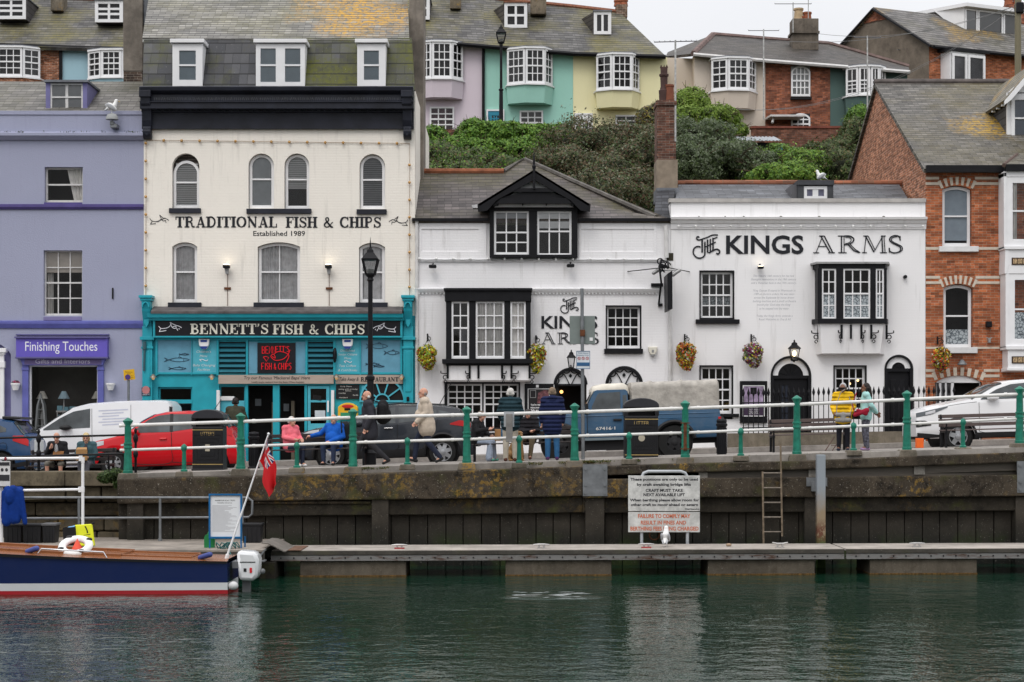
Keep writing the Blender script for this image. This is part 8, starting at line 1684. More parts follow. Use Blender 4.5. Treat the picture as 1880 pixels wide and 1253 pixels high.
def bin_(label,px,py0,py1,d,wpx,txt):
 x,w = XX(px,d),wpx*d/F/2;z1 = ZZ(py0,d);z0 = ZZ(py1,d);h = z1-z0;t = thing("litter_bin",label,"litter bin",(x,d,z0),"black litter bins on the quay");dp = .6
 b = B();b.box(x-w,x+w,d,d+dp,z0+.03,z0+h*.72);b.box(x-w-.02,x+w+.02,d-.02,d+dp+.02,z0,z0+.05);b.build("body",BINB,t,bevel=.02)
 b = B()
 for a in (x-w*.93,x+w*.93): b.box(a-.045,a+.045,d+.02,d+dp-.02,z0+h*.72,z0+h*.86)
 b.box(x-w,x+w,d+dp*.55,d+dp-.02,z0+h*.72,z0+h*.86);b.build("hood_posts",BINB,t)
 b = B();sec = [(x-w-.02,z0+h*.85),(x+w+.02,z0+h*.85)]+[(x+(w+.02)*math.cos(R(a)),z0+h*.88+h*.12*math.sin(R(a))) for a in range(0,181,15)];b.prism(sec,d-.02,d+dp+.02);b.build("domed_lid",m_plain("lid_plastic_%d" % px,(.028,.028,.034),.35,Specular_IOR_Level=.3),t,smooth=35,bevel=.015)
 b = B();
 for zz_ in (.66,.1): b.box(x-w-.002,x+w+.002,d-.004,d+.01,z0+h*zz_,z0+h*zz_+.018)
 b.build("gold_band",GOLD,t)
 for k,e in enumerate((.32,.24,.16)): b = B();b.ring(contour(x-e,x+e,z0+h*.36-e,z0+h*.36+e),contour(x-e+.015,x+e-.015,z0+h*.36-e+.015,z0+h*.36+e-.015),d-.012,d);b.build("moulding",BINB,t)
 b = B();b.lathe([(.075,-.01),(.075,0)],(x,d-.004,z0+h*.37),12,'y') if txt=="LITTER" else b.box(x-.05,x+.05,d-.014,d,z0+h*.32,z0+h*.43);b.build("emblem",m_plain("bin_emblem_%d" % px,(.4,.36,.28),.5),t)
 text(txt,x-w*.45,x+w*.45,z0+h*.575,z0+h*.635,d-.003,GOLD,t,depth=.006)
bin_("black litter bin with gold lettering in front of the red car",381,752,865,41.7,56,"LITTER'S");bin_("black litter bin with gold lettering in front of the blue pickup",1178,731,848,41.7,61,"LITTER")
def bollard(label,px,py0,py1,d):
 x,z0,h = XX(px,d),ZZ(py1,d),ZZ(py0,d)-ZZ(py1,d);t = thing("bollard",label,"bollard",(x,d,z0),"black fluted bollards");b = B();b.lathe([(.14,0),(.14,h*.1),(.11,h*.13),(.105,h*.8),(.13,h*.83),(.13,h*.87),(.11,h*.89),(.12,h*.95),(.1,h*.99),(0,h)],(x,d,z0),14);b.build("shaft",BLACK,t,smooth=30)
 for k in range(7): a = PI+k*PI/6;b = B();b.tube([(x+.108*math.cos(a),d+.108*math.sin(a),z0+h*.15),(x+.104*math.cos(a),d+.104*math.sin(a),z0+h*.78)],.012,4);b.build("flute",BLACK,t)
bollard("black fluted bollard beside the pink woman's bench",466,793,866,42.4);bollard("black fluted bollard behind the blue pickup's tail",1325,769,844,42.6)
street_lamp("tall black lantern topped street lamp on the quay before the fish and chip shop",680,434,476,505,858,42.6,1.0)
ys = thing("parking_sign","small tilted yellow parking sign on a grey pole by the lilac wall","sign",(XX(237,51.8),51.8,1.9));YD = 51.8
b = B();b.tube([(XX(236,YD),YD,1.8),(XX(236,YD),YD,ZZ(680,YD))],.035,8);b.build("pole",STEEL,ys,smooth=40);b = B();b.prism([(XX(227,YD),ZZ(680,YD)),(XX(247,YD),ZZ(678,YD)),(XX(249,YD),ZZ(697,YD)),(XX(229,YD),ZZ(699,YD))],YD-.06,YD-.035);sg_ = b.build("sign_plate",m_plain("sign_yellow",(.62,.36,.01),.45),ys)
b = B();b.lathe([(.075,-.01),(.075,0)],(XX(235.5,YD),YD-.062,ZZ(693,YD)),14,'y');b.build("clearway_disc",m_plain("disc_purple",(.06,.03,.16),.4),sg_)
for s_,x0,x1,y in (("Pedestrian",231,244,684.5),("Zone",234,241,687.5)): text(s_,XX(x0,YD),XX(x1,YD),ZZ(y,YD),ZZ(y-2,YD),YD-.062,m_plain("sign_brown",(.08,.03,.02),.6),sg_)
for k in range(3): text("8am-6pm"[:5],XX(241,YD),XX(246,YD),ZZ(691+3*k,YD),ZZ(689.3+3*k,YD),YD-.062,bpy.data.materials["sign_brown"],sg_)
gp = thing("sign_post","grey pole carrying a square sign back and a small blue and white notice","sign",(XX(1070,41.6),41.6,G(1.5)));PD = 41.6;q = lambda a: XX(a,PD);w_ = lambda a: ZZ(a,PD)
b = B();b.tube([(q(1070.5),PD,G(1.5)),(q(1068.5),PD,w_(530))],.04,10);b.build("pole",STEEL,gp,smooth=40)
b = B();b.box(q(1046),q(1092.5),PD+.05,PD+.075,w_(632),w_(580));s_ = b.build("square_sign_back",m_plain("grey_sign_back",(.2,.23,.22),.5,.2,var=.12),gp,bevel=.008);b = B();b.box(q(1065),q(1074),PD-.05,PD+.05,w_(618),w_(606));b.build("rusty_clamp",RUST,s_);b = B();b.box(q(1082.5),q(1088.5),PD+.04,PD+.05,w_(626),w_(620));b.build("sticker",WHITE,s_)
b = B();b.box(q(1058),q(1083),PD-.07,PD-.045,w_(678),w_(645));s_ = b.build("notice_plate",m_plain("notice_white",(.6,.64,.68),.5),gp,bevel=.01);b = B();b.box(q(1059),q(1082),PD-.076,PD-.07,w_(672.5),w_(666));b.ring(contour(q(1058),q(1083),w_(678),w_(645)),contour(q(1058.7),q(1082.3),w_(677),w_(646)),PD-.075,PD-.07);b.build("blue_band",m_plain("notice_blue",(.03,.10,.22),.5),s_)
for s2,x0,x1,y in (("Public Spaces",1061,1080,650),("Protection Order",1060,1081,654)): text(s2,q(x0),q(x1),w_(y),w_(y-2.2),PD-.072,bpy.data.materials["notice_blue"],s_)
for px in (1063,1070.5,1078): b = B();b.ribbon([(q(px)+.03*math.cos(R(a)),w_(658.5)+.03*math.sin(R(a))) for a in range(0,361,30)],.008,PD-.076,PD-.07);b.tube([(q(px)-.02,PD-.075,w_(658.5)+.02),(q(px)+.02,PD-.075,w_(658.5)-.02)],.004,4);b.build("prohibition_mark",m_plain("notice_red_%d" % px,(.45,.03,.04),.5),s_)
rs = thing("rail_notice","small weathered notice seen from behind on the railing before the white haired man","sign",(XX(935,40),40,ZZ(812,40)));b = B();b.box(XX(929,40),XX(941,40),39.95,40.05,ZZ(812,40),ZZ(760,40));b.build("post",m_plain("grey_weathered_post",(.22,.21,.2),.7,.2,var=.3),rs,bevel=.01);b = B();b.box(XX(925,40),XX(944,40),40.05,40.08,ZZ(784,40),ZZ(756,40));b.build("board",m_plain("pale_board_back",(.4,.42,.44),.5),rs)
# spiked railings and dwarf wall
sr = thing("spiked_railings","black spear headed railings on a low stone wall in front of the flat fronted pub","fence",(XX(1520,51.9),51.9,2.6));SD = 51.9
X_ = lambda p: XX(p,SD);ta = lambda px: 796-(px-1340)*.012;tp_ = lambda px: 724-(px-1365)*.012
b = B();b.prism([(X_(1336),ZZ(ta(1336),SD)),(X_(1692),ZZ(ta(1692),SD)),(X_(1692),2.2),(X_(1336),2.2)],SD-.15,SD+.15);b.build("low_wall",m_concrete("stained_low_wall",(.2,.17,.13),(.09,.075,.055),.5,.3,moss=.3),sr)
b = B()
for z_ in (16,62): b.tube([(X_(1362),SD,ZZ(tp_(1362)+z_,SD)),(X_(1760),SD,ZZ(tp_(1760)+z_,SD))],.02,6)
b.build("rail",BLACK,sr)
b = B();px = 1365.
while px<1756: x = X_(px);zt = ZZ(tp_(px),SD);zb = ZZ(ta(px),SD) if px<1692 else 2.4;b.tube([(x,SD,zb),(x,SD,zt)],.013,5);b.lathe([(.008,-.06),(.03,0),(.042,.05),(.028,.1),(0,.2)],(x,SD,zt-.02),6);px += 9.2
b.build("spears",BLACK,sr)
b = B();b.box(XX(1683,43.2),XX(1696,43.2),43.2,43.36,G(9.4),ZZ(805,43.2));tag(b.build("orange_box",m_plain("vivid_orange",(.8,.14,.02),.5),None,bevel=.006),"small vivid orange box on the ground in front of the white car","box")
cf = thing("folded_chair","thin metal folding chair legs beside the bench under the yellow coat","chair",(XX(1527,43),43,G(7.3)));b = B();z = G(7.3)
for a,e in ((-.1,.08),(.06,.24)): b.tube([(XX(1527,43)+a-.05,43,z),(XX(1527,43)+e,43.1,z+.32)],.012,5)
b.tube([(XX(1527,43)-.02,43,z+.12),(XX(1527,43)+.14,43,z+.12)],.008,4);b.build("legs",m_plain("brown_chair_tube",(.12,.07,.06),.5,.3),cf)
# ================================================================ PEOPLE
SKIN = m_plain("skin",(.52,.28,.20),.55,var=.1,scale=12,Subsurface_Weight=.08);SKIN2 = m_plain("brown_skin",(.20,.095,.06),.55,var=.1,scale=12)
EYE = m_plain("dark_eye",(.02,.015,.015),.3);LIP = m_plain("lips",(.3,.1,.09),.5)
def remesh(o,v,sm=3):
 m = o.modifiers.new("join",'REMESH');m.mode = 'VOXEL';m.voxel_size = v;m.use_smooth_shade = True
 k = o.modifiers.new("soften",'SMOOTH');k.iterations = sm;k.factor = .5
def hand(b,w,e,curl=.6,spread=1.):
 """palm, four unequal bent fingers and a side thumb, carrying on the line elbow e -> wrist w"""
 w,e = Vector(w),Vector(e);t = (w-e).normalized();n = t.cross(Vector((0,1,0)))
 n = n.normalized() if n.length>.1 else Vector((1,0,0));p = n.cross(t)
 b.capsule(w,w+t*.07,.026,.036);b.capsule(w+p*.018,w+t*.075+p*.026,.022,.022);b.capsule(w-p*.018,w+t*.07-p*.026,.022,.021)
 for k,L in ((-1.5,.06),(-.5,.075),(.5,.08),(1.5,.07)):
  a = w+t*.085+p*k*.019;m = a+t*L*.55+n*L*.3*curl;b.capsule(a,m,.0105,.0095,8,3);b.capsule(m,m+t*L*.35*(1-curl*.7)+n*L*.5*curl,.0095,.008,8,3)
 a = w+t*.025+p*.034;m = a+t*.03+p*.028+n*.01;b.capsule(a,m,.0125,.011,8,3);b.capsule(m,m+t*.028+n*.015,.011,.009,8,3)
def person(label,px,d,yaw,J,topm,legm,shoem,hairm=None,hair='short',H=1.72,skin=SKIN,coat=.03,hem=.08,legr=1.,flare=0.,shorts=False,girth=1.,quilt=None,z=None,head=(0.,0.),sleeve=1.,hood=False,inner=None):
 """J: joints in metres for a 1.72 m figure facing -y: pelvis, chest, neck, head, knees, ankles, elbows, wrists (lists are right -x, left +x)"""
 k = H/1.72;hem = 0. if J['p'][2]<.7 else hem;t = thing("person",label,"person",(0,0,0));V = lambda p: Vector(p)*k
 P,C,N,Hd = V(J['p']),V(J['c']),V(J['n']),V(J['h']);up = (C-P).normalized();sx = Vector((1,0,0));tw = J.get('tw',0.);sx = Vector((math.cos(tw),math.sin(tw),0))
 S = [C+up*.11*k-sx*.175*k,C+up*.11*k+sx*.175*k];E,W = [V(p) for p in J['e']],[V(p) for p in J['w']];K,A = [V(p) for p in J['k']],[V(p) for p in J['a']];hp = [P-Vector((.085,0,.03))*k,P+Vector((.085,0,-.03))*k]
 def torso(b,o):
  g = girth
  for s_ in (-1,1): b.capsule(P+sx*.07*s_*k,C+sx*.075*s_*k,(.105*g+o)*k,(.11*(g*.5+.5)+o)*k,14)
  b.capsule(P,C,(.11*g+o)*k,(.11+o)*k,14)
  if girth>1.05: b.ell(P.lerp(C,.45)+Vector((0,-.05,0))*k,((.15*g+o)*k,(.13*g+o)*k,.19*k),14,10)
  b.capsule(S[0],S[1],(.062+o)*k,(.062+o)*k,12);b.capsule(C,C+up*.12*k,(.11+o)*k,(.08+o)*k,12)
 def arm(b,i,o,end=1.):
  w = E[i].lerp(W[i],end);b.capsule(S[i],E[i],(.052+o)*k,(.042+o)*k);b.capsule(E[i],w,(.043+o)*k,(.031+o)*k)
 def leg(b,i,o,end=1.):
  b.capsule(hp[i],K[i],(.083*(girth*.4+.6)+o)*k*legr,(.058+o)*k*legr);a = K[i].lerp(A[i],end);b.capsule(K[i],a,(.057+o)*k*legr,(.038+o)*k*legr+flare*k*.6)
 R3 = Matrix.Rotation(head[0],3,'Z') @ Matrix.Rotation(head[1],3,'X');hv = lambda x,y,z: Hd+R3 @ (Vector((x,y,z))*k)
 b = B();torso(b,-.005)
 for i in (0,1): arm(b,i,0);hand(b,W[i],E[i],.8);leg(b,i,0);b.capsule(A[i],A[i]+V(J['t'][i])*.6,.04*k,.03*k)
 b.capsule(N-Vector((0,0,.06))*k,Hd-Vector((0,0,.05))*k,.055*k,.052*k);b.ell(hv(0,.012,.022),(.076*k,.095*k,.098*k),18,12,R3);b.ell(hv(0,-.022,-.05),(.056*k,.066*k,.066*k),14,10,R3)
 b.capsule(hv(0,-.088,.012),hv(0,-.104,-.022),.011*k,.016*k,10,3);b.capsule(hv(-.05,-.07,.035),hv(.05,-.07,.035),.016*k,.016*k,8,3);b.ell(hv(0,-.075,-.092),.022*k,10,8)
 for s_ in (-1,1): b.ell(hv(.077*s_,.012,-.005),(.013*k,.022*k,.033*k),10,8,R3)
 o = b.build("body",skin,t,local=True);remesh(o,.0085*k,2)
 for s_ in (-1,1): b = B();b.ell(hv(.031*s_,-.083,.012),(.013*k,.009*k,.008*k),8,6,R3);b.build("eye",EYE,t,local=True)
 b = B();b.ell(hv(0,-.087,-.056),(.023*k,.008*k,.007*k),10,6,R3);b.build("mouth",LIP,t,local=True)
 b = B();torso(b,coat)
 for i in (0,1): arm(b,i,coat*.75,sleeve)
 b.capsule(P-sx*.06*k,P-sx*.06*k-up*hem*k,(.12*girth+coat)*k,(.12*girth+coat)*k,14);b.capsule(P+sx*.06*k,P+sx*.06*k-up*hem*k,(.12*girth+coat)*k,(.12*girth+coat)*k,14)
 b.capsule(N-Vector((0,0,.05))*k,N+Vector((0,0,.0))*k,(.07+coat*.5)*k,(.06+coat*.3)*k,12)
 if hood: b.ell(N+Vector((0,.07,-.01))*k,(.12*k,.09*k,.09*k),14,8)
 o = b.build("jacket",topm,t,local=True);remesh(o,.014*k)
 if inner: b = B();b.ell(P.lerp(C,.6)+Vector((0,-.115-coat,.03))*k,(.055*k,.05*k,.24*k),12,10);b.build("shirt",inner,t,smooth=60,local=True)
 b = B()
 for i in (0,1): leg(b,i,.016,.12 if shorts else .97)
 b.capsule(hp[0]+Vector((0,0,.03)),hp[1]+Vector((0,0,.03)),.115*k,.115*k,14);o = b.build("shorts" if shorts else "trousers",legm,t,local=True);remesh(o,.013*k)
 for i in (0,1):
  tv = V(J['t'][i]);b = B();b.capsule(A[i]-tv*.22+Vector((0,0,-.035))*k,A[i]+tv*.8+Vector((0,0,-.02))*k,.043*k,.036*k);b.capsule(A[i],A[i]-Vector((0,0,.03))*k,.046*k,.046*k);o = b.build("shoe",shoem,t,local=True);remesh(o,.01*k)
 if hairm:
  b = B()
  if hair in ('short','long','bob','fringe'):
   b.ell(hv(0,.03,.04),(.087*k,.094*k,.094*k),16,10,R3);b.capsule(hv(-.05,.055,-.01),hv(.05,.055,-.01),.05*k,.05*k)
   for s_ in (-1,1): b.capsule(hv(.066*s_,.01,.05),hv(.07*s_,.03,-.01 if hair=='short' else -.09),.024*k,.022*k)
   if hair=='bob': b.capsule(hv(-.05,.05,-.06),hv(.05,.05,-.06),.05*k,.05*k);b.capsule(hv(-.05,-.05,.07),hv(.05,-.05,.07),.03*k,.03*k)
   if hair=='long': b.capsule(hv(0,.085,.0),hv(0,.13,-.16),.065*k,.05*k);b.capsule(hv(0,.13,-.16),hv(.0,.15,-.3),.05*k,.025*k)
  elif hair=='bald': b.capsule(hv(-.055,.05,-.02),hv(.055,.05,-.02),.04*k,.04*k)
  elif hair=='cap': b.ell(hv(0,.005,.065),(.092*k,.105*k,.055*k),16,8,R3);b.ell(hv(0,-.09,.045),(.075*k,.06*k,.012*k),14,6,R3)
  o = b.build("flat_cap" if hair=='cap' else "hair",hairm,t,local=True);remesh(o,.009*k,2)
 x = XX(px,d);return put(t,(x,d,(G(x) if z is None else z)),yaw),hv
gg = lambda px,d: G(XX(px,d))
def J_(p,c,n,h,e,w,kn,a,t=None,tw=0.): return dict(p=p,c=c,n=n,h=h,e=e,w=w,k=kn,a=a,t=t or [(-.02,-.16,-.02),(.02,-.16,-.02)],tw=tw)
def stand(e=None,w=None,lean=0.,n=0.): return J_((0,0,.94),(0,-lean*.4,1.30),(0,-lean*.7,1.47),(0,-.02-lean-n,1.60),e or [(-.25,.04,1.14),(.25,.04,1.14)],w or [(-.25,-.06,.9),(.25,-.06,.9)],[(-.1,-.02,.5),(.1,-.02,.5)],[(-.11,.02,.08),(.11,.02,.08)])
def sit(e=None,w=None,lean=.0,kx=.12,ax=.12,n=0.): return J_((0,.0,.54),(0,.03-lean*.5,.90),(0,.02-lean*.8,1.06),(0,-.03-lean-n,1.19),e or [(-.25,-.05,.74),(.25,-.05,.74)],w or [(-.14,-.25,.66),(.14,-.25,.66)],[(-kx,-.42,.52),(kx,-.42,.52)],[(-ax,-.40,.09),(ax,-.40,.09)])
def walk(e=None,w=None,st=.36): return J_((0,0,.92),(0,-.03,1.28),(0,-.04,1.45),(0,-.075,1.58),e or [(-.24,.12,1.12),(.24,-.02,1.12)],w or [(-.22,.02,.9),(.23,-.2,.95)],[(-.09,-.22,.52),(.09,.03,.49)],[(-.09,-st,.11),(.09,st+.05,.14)],[(-.01,-.16,.02),(.01,-.12,-.08)])
F_ = m_fabric
NAVY = F_("navy_cloth",(.02,.025,.045));DKC = F_("charcoal_cloth",(.028,.028,.032));BEIGE = F_("beige_cloth",(.50,.42,.34));SHB = m_plain("black_shoe",(.015,.015,.016),.5);SHW = m_plain("white_trainer",(.6,.6,.6),.6);WHH = m_plain("white_hair",(.55,.53,.5),.8,var=.3,scale=30);GRH = m_plain("grey_hair",(.22,.2,.19),.8,var=.3,scale=30);DKH = m_plain("dark_hair",(.02,.014,.012),.6,var=.3,scale=30)
S_ = -PI/2   # facing left in the photo
person("bald man in black jacket and shorts eating from a box on his knees",106,42.5,0,sit([(-.27,-.06,.78),(.26,-.08,.72)],[(-.14,-.22,.90),(.1,-.3,.70)],.1,.17,.17),F_("black_jacket",(.014,.014,.016)),F_("grey_shorts",(.16,.15,.13)),SHB,None,z=gg(106,42.5)-.22,H=1.52,shorts=True,inner=F_("grey_tee",(.3,.3,.31)),girth=1.1,head=(0,.35))
person("blonde woman in teal jacket and dark gilet holding up a takeaway box",160,42.5,0,sit([(-.25,-.1,.76),(.26,-.1,.74)],[(-.13,-.3,.74),(.1,-.32,.68)],.1,.09,.08),F_("teal_jacket",(.045,.09,.105)),F_("grey_jeans",(.1,.1,.12)),SHB,m_plain("blonde_hair",(.55,.42,.22),.7,var=.3,scale=30),'bob',z=gg(160,42.5)-.22,H=1.48,head=(.1,.3),inner=F_("plum_gilet",(.05,.04,.05)))
person("man in olive jacket standing with his back turned at the fish shop hatch",432,52.0,PI,stand([(-.27,-.06,1.15),(.27,-.06,1.15)],[(-.16,-.25,1.05),(.16,-.25,1.05)],.05),F_("olive_jacket",(.045,.045,.03)),NAVY,SHW,DKH,'short',H=1.78,girth=1.12)
person("white haired woman in pink fleece sitting sideways on the second bench",534,42.6,.75,sit([(-.25,-.04,.78),(.24,-.06,.76)],[(-.12,-.3,.72),(.1,-.32,.72)],.03,.08,.07),F_("pink_fleece",(.72,.15,.19)),NAVY,SHW,WHH,'short',H=1.5,girth=1.1,head=(.2,0.))
person("smiling man in bright blue fleece with one arm along the second bench",613,42.6,-.25,sit([(-.36,.02,.82),(.27,-.06,.74)],[(-.60,-.02,.76),(.0,-.32,.62)],.0,.14,.13),F_("bright_blue_fleece",(.008,.09,.42)),F_("navy_trousers",(.025,.035,.07)),SHB,WHH,'bald',H=1.53,girth=1.22,head=(-.2,0))
person("grey haired man in long dark coat walking left past the fish shop",679,41.8,S_,walk([(-.25,.02,1.12),(.25,.06,1.12)],[(-.24,-.08,.88),(.23,-.06,.86)]),F_("charcoal_coat",(.032,.032,.04)),DKC,SHB,WHH,'bald',H=1.68,hem=.22,coat=.045,girth=1.05)
person("balding man in cream jacket walking left with hands low",783,41.8,S_,walk([(-.24,.08,1.14),(.24,.0,1.14)],[(-.22,-.08,.92),(.24,-.2,.94)],.27),BEIGE,NAVY,SHB,GRH,'bald',H=1.71,girth=1.28,coat=.04,hem=.14,inner=F_("pale_blue_shirt",(.4,.46,.55)))
person("short haired person in black jacket and flared pale jeans eating on the middle bench",876,42.6,1.15,sit([(-.25,-.12,.80),(.24,-.1,.78)],[(-.12,-.36,.84),(.1,-.34,.68)],.1,.08,.1),F_("black_leather",(.016,.016,.018)),F_("pale_flared_denim",(.29,.34,.43)),F_("green_trainer",(.1,.3,.24)),m_plain("brown_grey_hair",(.12,.09,.07),.8,var=.3,scale=30),'short',H=1.5,flare=.09,head=(.15,.15))
person("white haired man in dark green puffer jacket standing with his back turned",937,41.5,PI,stand([(-.26,-.05,1.14),(.26,-.05,1.14)],[(-.2,-.22,1.0),(.2,-.22,1.0)],.04),F_("dark_green_puffer",(.014,.035,.045),.09),F_("beige_chinos",(.38,.34,.28)),F_("brown_shoe",(.08,.03,.02)),WHH,'short',H=1.62,coat=.045,girth=1.05,legr=1.1)
person("man in flat cap and black puffer with folded arms on the middle bench",970,42.7,-.15,sit([(-.25,-.1,.76),(.25,-.1,.76)],[(.06,-.24,.74),(-.08,-.25,.70)],.02,.16,.1),F_("black_puffer",(.014,.013,.016),.09),F_("khaki_trousers",(.16,.125,.08)),F_("tan_boot",(.11,.05,.03)),F_("tweed_cap",(.05,.045,.045)),'cap',H=1.52,coat=.045,head=(-.15,.1))
person("woman in long navy puffer coat and blue jeans standing with her back turned",1014,41.6,PI,stand([(-.25,.0,1.14),(.25,.0,1.14)],[(-.24,-.06,.92),(.24,-.06,.92)]),F_("navy_puffer",(.012,.018,.06),.09),F_("blue_jeans",(.03,.11,.24)),F_("purple_trainer",(.08,.03,.1)),m_plain("ash_hair",(.22,.16,.11),.8,var=.3,scale=30),'short',H=1.61,coat=.05,hem=.2,hood=True,legr=1.08)
person("grey haired woman in yellow puffer jacket and sunglasses by the empty bench",1548,42.1,-.25,stand([(-.26,.0,1.14),(.26,.0,1.14)],[(-.2,-.16,.98),(.2,-.16,.98)],.05),F_("yellow_puffer",(.72,.43,.015),.085),F_("black_leggings",(.014,.014,.02)),NAVY,m_plain("silver_hair",(.36,.36,.37),.7,var=.3,scale=30),'short',H=1.52,skin=SKIN2,coat=.045,head=(-.1,.2),hem=.12)
_,hv2 = person("dark haired woman in mint jacket and patterned trousers facing left",1590,42.0,S_-.1,stand([(-.24,.1,1.14),(.24,.12,1.14)],[(-.12,.24,.98),(.1,.25,.98)]),F_("mint_jacket",(.36,.62,.60)),None or m_plain("patterned_trousers",(.10,.10,.13),.8,var=.95,scale=22),F_("lilac_trainer",(.3,.2,.33)),DKH,'long',H=1.51,skin=SKIN2,legr=1.15)
def carry(name,label,cat,px,d,z,fn,m,yaw=0.,voxel=0):
 b = B();fn(b);o = b.build(name,m,None,local=True);put(o,(XX(px,d),d,z),yaw);tag(o,label,cat)
 if voxel: remesh(o,voxel)
 return o
KR = m_plain("kraft_card",(.36,.20,.08),.8,var=.15)
def openbox(b): b.box(-.12,.12,-.1,.1,0,.02);b.box(-.12,.12,-.1,-.09,0,.07);b.box(-.12,.12,.09,.1,0,.07);b.box(-.13,-.12,-.1,.1,0,.07);b.box(.12,.13,-.1,.1,0,.07);b.add([(-.12,.1,.07),(.12,.1,.07),(.12,.18,.22),(-.12,.18,.22)],[[0,1,2,3]])
carry("takeaway_box","open brown takeaway box on the bald man's knees","box",104,42.15,gg(104,42.1)+.30,openbox,m_plain("fried_brown_box",(.20,.09,.03),.8,var=.5,scale=14))
def tallbox(b): b.box(-.12,.12,-.07,.07,0,.24);b.add([(-.12,-.07,.245),(.12,-.07,.245),(.1,.1,.29),(-.1,.1,.29)],[[0,1,2,3]])
carry("takeaway_box","upright brown cardboard takeaway box held by the blonde woman","box",150,42.05,gg(150,42)+.30,tallbox,KR,.12)
def pack(b): b.capsule((0,0,.1),(0,0,.38),.15,.13);b.capsule((-.1,0,.12),(-.1,0,.34),.1,.09);b.capsule((.1,0,.12),(.1,0,.34),.1,.09);b.capsule((0,.1,.1),(0,.1,.22),.09,.08);b.tube([(-.1,-.1,.45),(-.12,-.26,.5),(-.12,-.32,.3),(-.1,-.14,.05)],.022,8)
carry("backpack","black backpack on the grey haired walking man's back","backpack",703,41.8,gg(700,41.8)+.95,pack,F_("black_nylon",(.012,.012,.014)),S_,.014)
carry("backpack","dark backpack behind the shoulder of the man in blue fleece","backpack",634,42.78,gg(634,42.7)+.5,pack,F_("dark_nylon",(.016,.018,.022)),.2,.014)
def cross(b): b.capsule((-.14,0,0),(.14,0,0),.05,.05);b.capsule((-.13,0,.12),(.13,0,.12),.045,.045);b.capsule((0,0,0),(0,0,.12),.06,.06);b.tube([(-.15,0,.12),(-.13,-.03,.4),(-.05,.0,.62),(.05,.1,.70)],.013,6);b.tube([(.15,0,.12),(.2,.08,.3),(.1,.2,.6)],.013,6)
carry("shoulder_bag","grey crossbody bag hanging in front of the yellow jacket","bag",1548,41.82,gg(1548,42)+.70,cross,F_("grey_bag_cloth",(.26,.25,.24)),-.2,.012)
def waist(b): b.capsule((-.16,0,0),(.1,0,.1),.045,.06);b.capsule((-.1,0,.1),(.08,0,.03),.04,.05);b.tube([(-.16,.02,.02),(-.2,.1,.25),(-.1,.14,.5)],.016,6);b.tube([(.1,.02,.12),(.3,.08,.28)],.014,6)
carry("waist_bag","dark red waist bag slung across the mint jacket","bag",1583,41.72,gg(1583,42)+.80,waist,F_("crimson_nylon",(.28,.012,.03)),0,.012)
b = B();b.box(-.075,.075,-.115,-.095,-.018,.03);b.box(-.085,-.075,-.1,.02,.005,.022);b.box(.075,.085,-.1,.02,.005,.022);o = b.build("sunglasses",BLACK,None,local=True,bevel=.006);put(o,(XX(1548,42.1)-.01,42.035,gg(1548,42.1)+1.415),-.35);o.rotation_euler[0] = .2;tag(o,"black sunglasses worn by the grey haired woman in yellow","sunglasses")
# tan dog on the pavement
dg = thing("dog","tan dog sitting by the middle bench between the standing man and the flat capped man","dog",(0,0,0));b = B()
b.capsule((0,.16,.16),(0,-.04,.42),.15,.12,14);b.capsule((0,-.04,.42),(0,-.1,.54),.1,.075);b.ell((0,-.14,.60),(.075,.09,.075),12,10);b.capsule((0,-.18,.58),(0,-.27,.555),.045,.032)
for s_ in (-1,1): b.capsule((.08*s_,-.06,.36),(.075*s_,-.13,.16),.055,.035);b.capsule((.075*s_,-.13,.16),(.075*s_,-.14,.03),.032,.028);b.capsule((.075*s_,-.14,.02),(.075*s_,-.2,.02),.03,.022);b.capsule((.1*s_,.18,.16),(.13*s_,.0,.16),.09,.06);b.capsule((.13*s_,.0,.16),(.12*s_,.1,.04),.05,.032);b.capsule((.12*s_,.1,.025),(.13*s_,-.04,.02),.03,.025);b.capsule((.065*s_,-.11,.64),(.085*s_,-.12,.55),.024,.02)
b.capsule((0,.3,.08),(.12,.45,.03),.03,.015);o = b.build("body",m_plain("tan_fur",(.33,.19,.08),.85,var=.25,scale=12),dg,local=True);remesh(o,.012)
b = B();b.ell((0,-.305,.562),(.016,.012,.013),8,6);b.build("nose",BLACK,dg,local=True)
for s_ in (-1,1): b = B();b.ell((.033*s_,-.215,.62),.009,8,6);b.build("eye",BLACK,dg,local=True)
put(dg,(XX(948,42.1),42.1,gg(948,42.1)),.5)
for px,lab,c in ((914,"brown paper bag on the middle bench",(.36,.19,.08)),(921,"blue bottle standing on the middle bench",(.02,.1,.2))):
 b = B();x = XX(px,42.55);b.box(x-.07,x+.07,42.45,42.6,G(x)+.46,G(x)+.72) if px==914 else b.lathe([(.04,0),(.045,.02),(.045,.2),(.02,.24),(.02,.27)],(x,42.5,G(x)+.46),12);tag(b.build("paper_bag" if px==914 else "bottle",m_plain("bag_or_bottle_%d" % px,c,.7),None,bevel=.01),lab,"bag" if px==914 else "bottle")

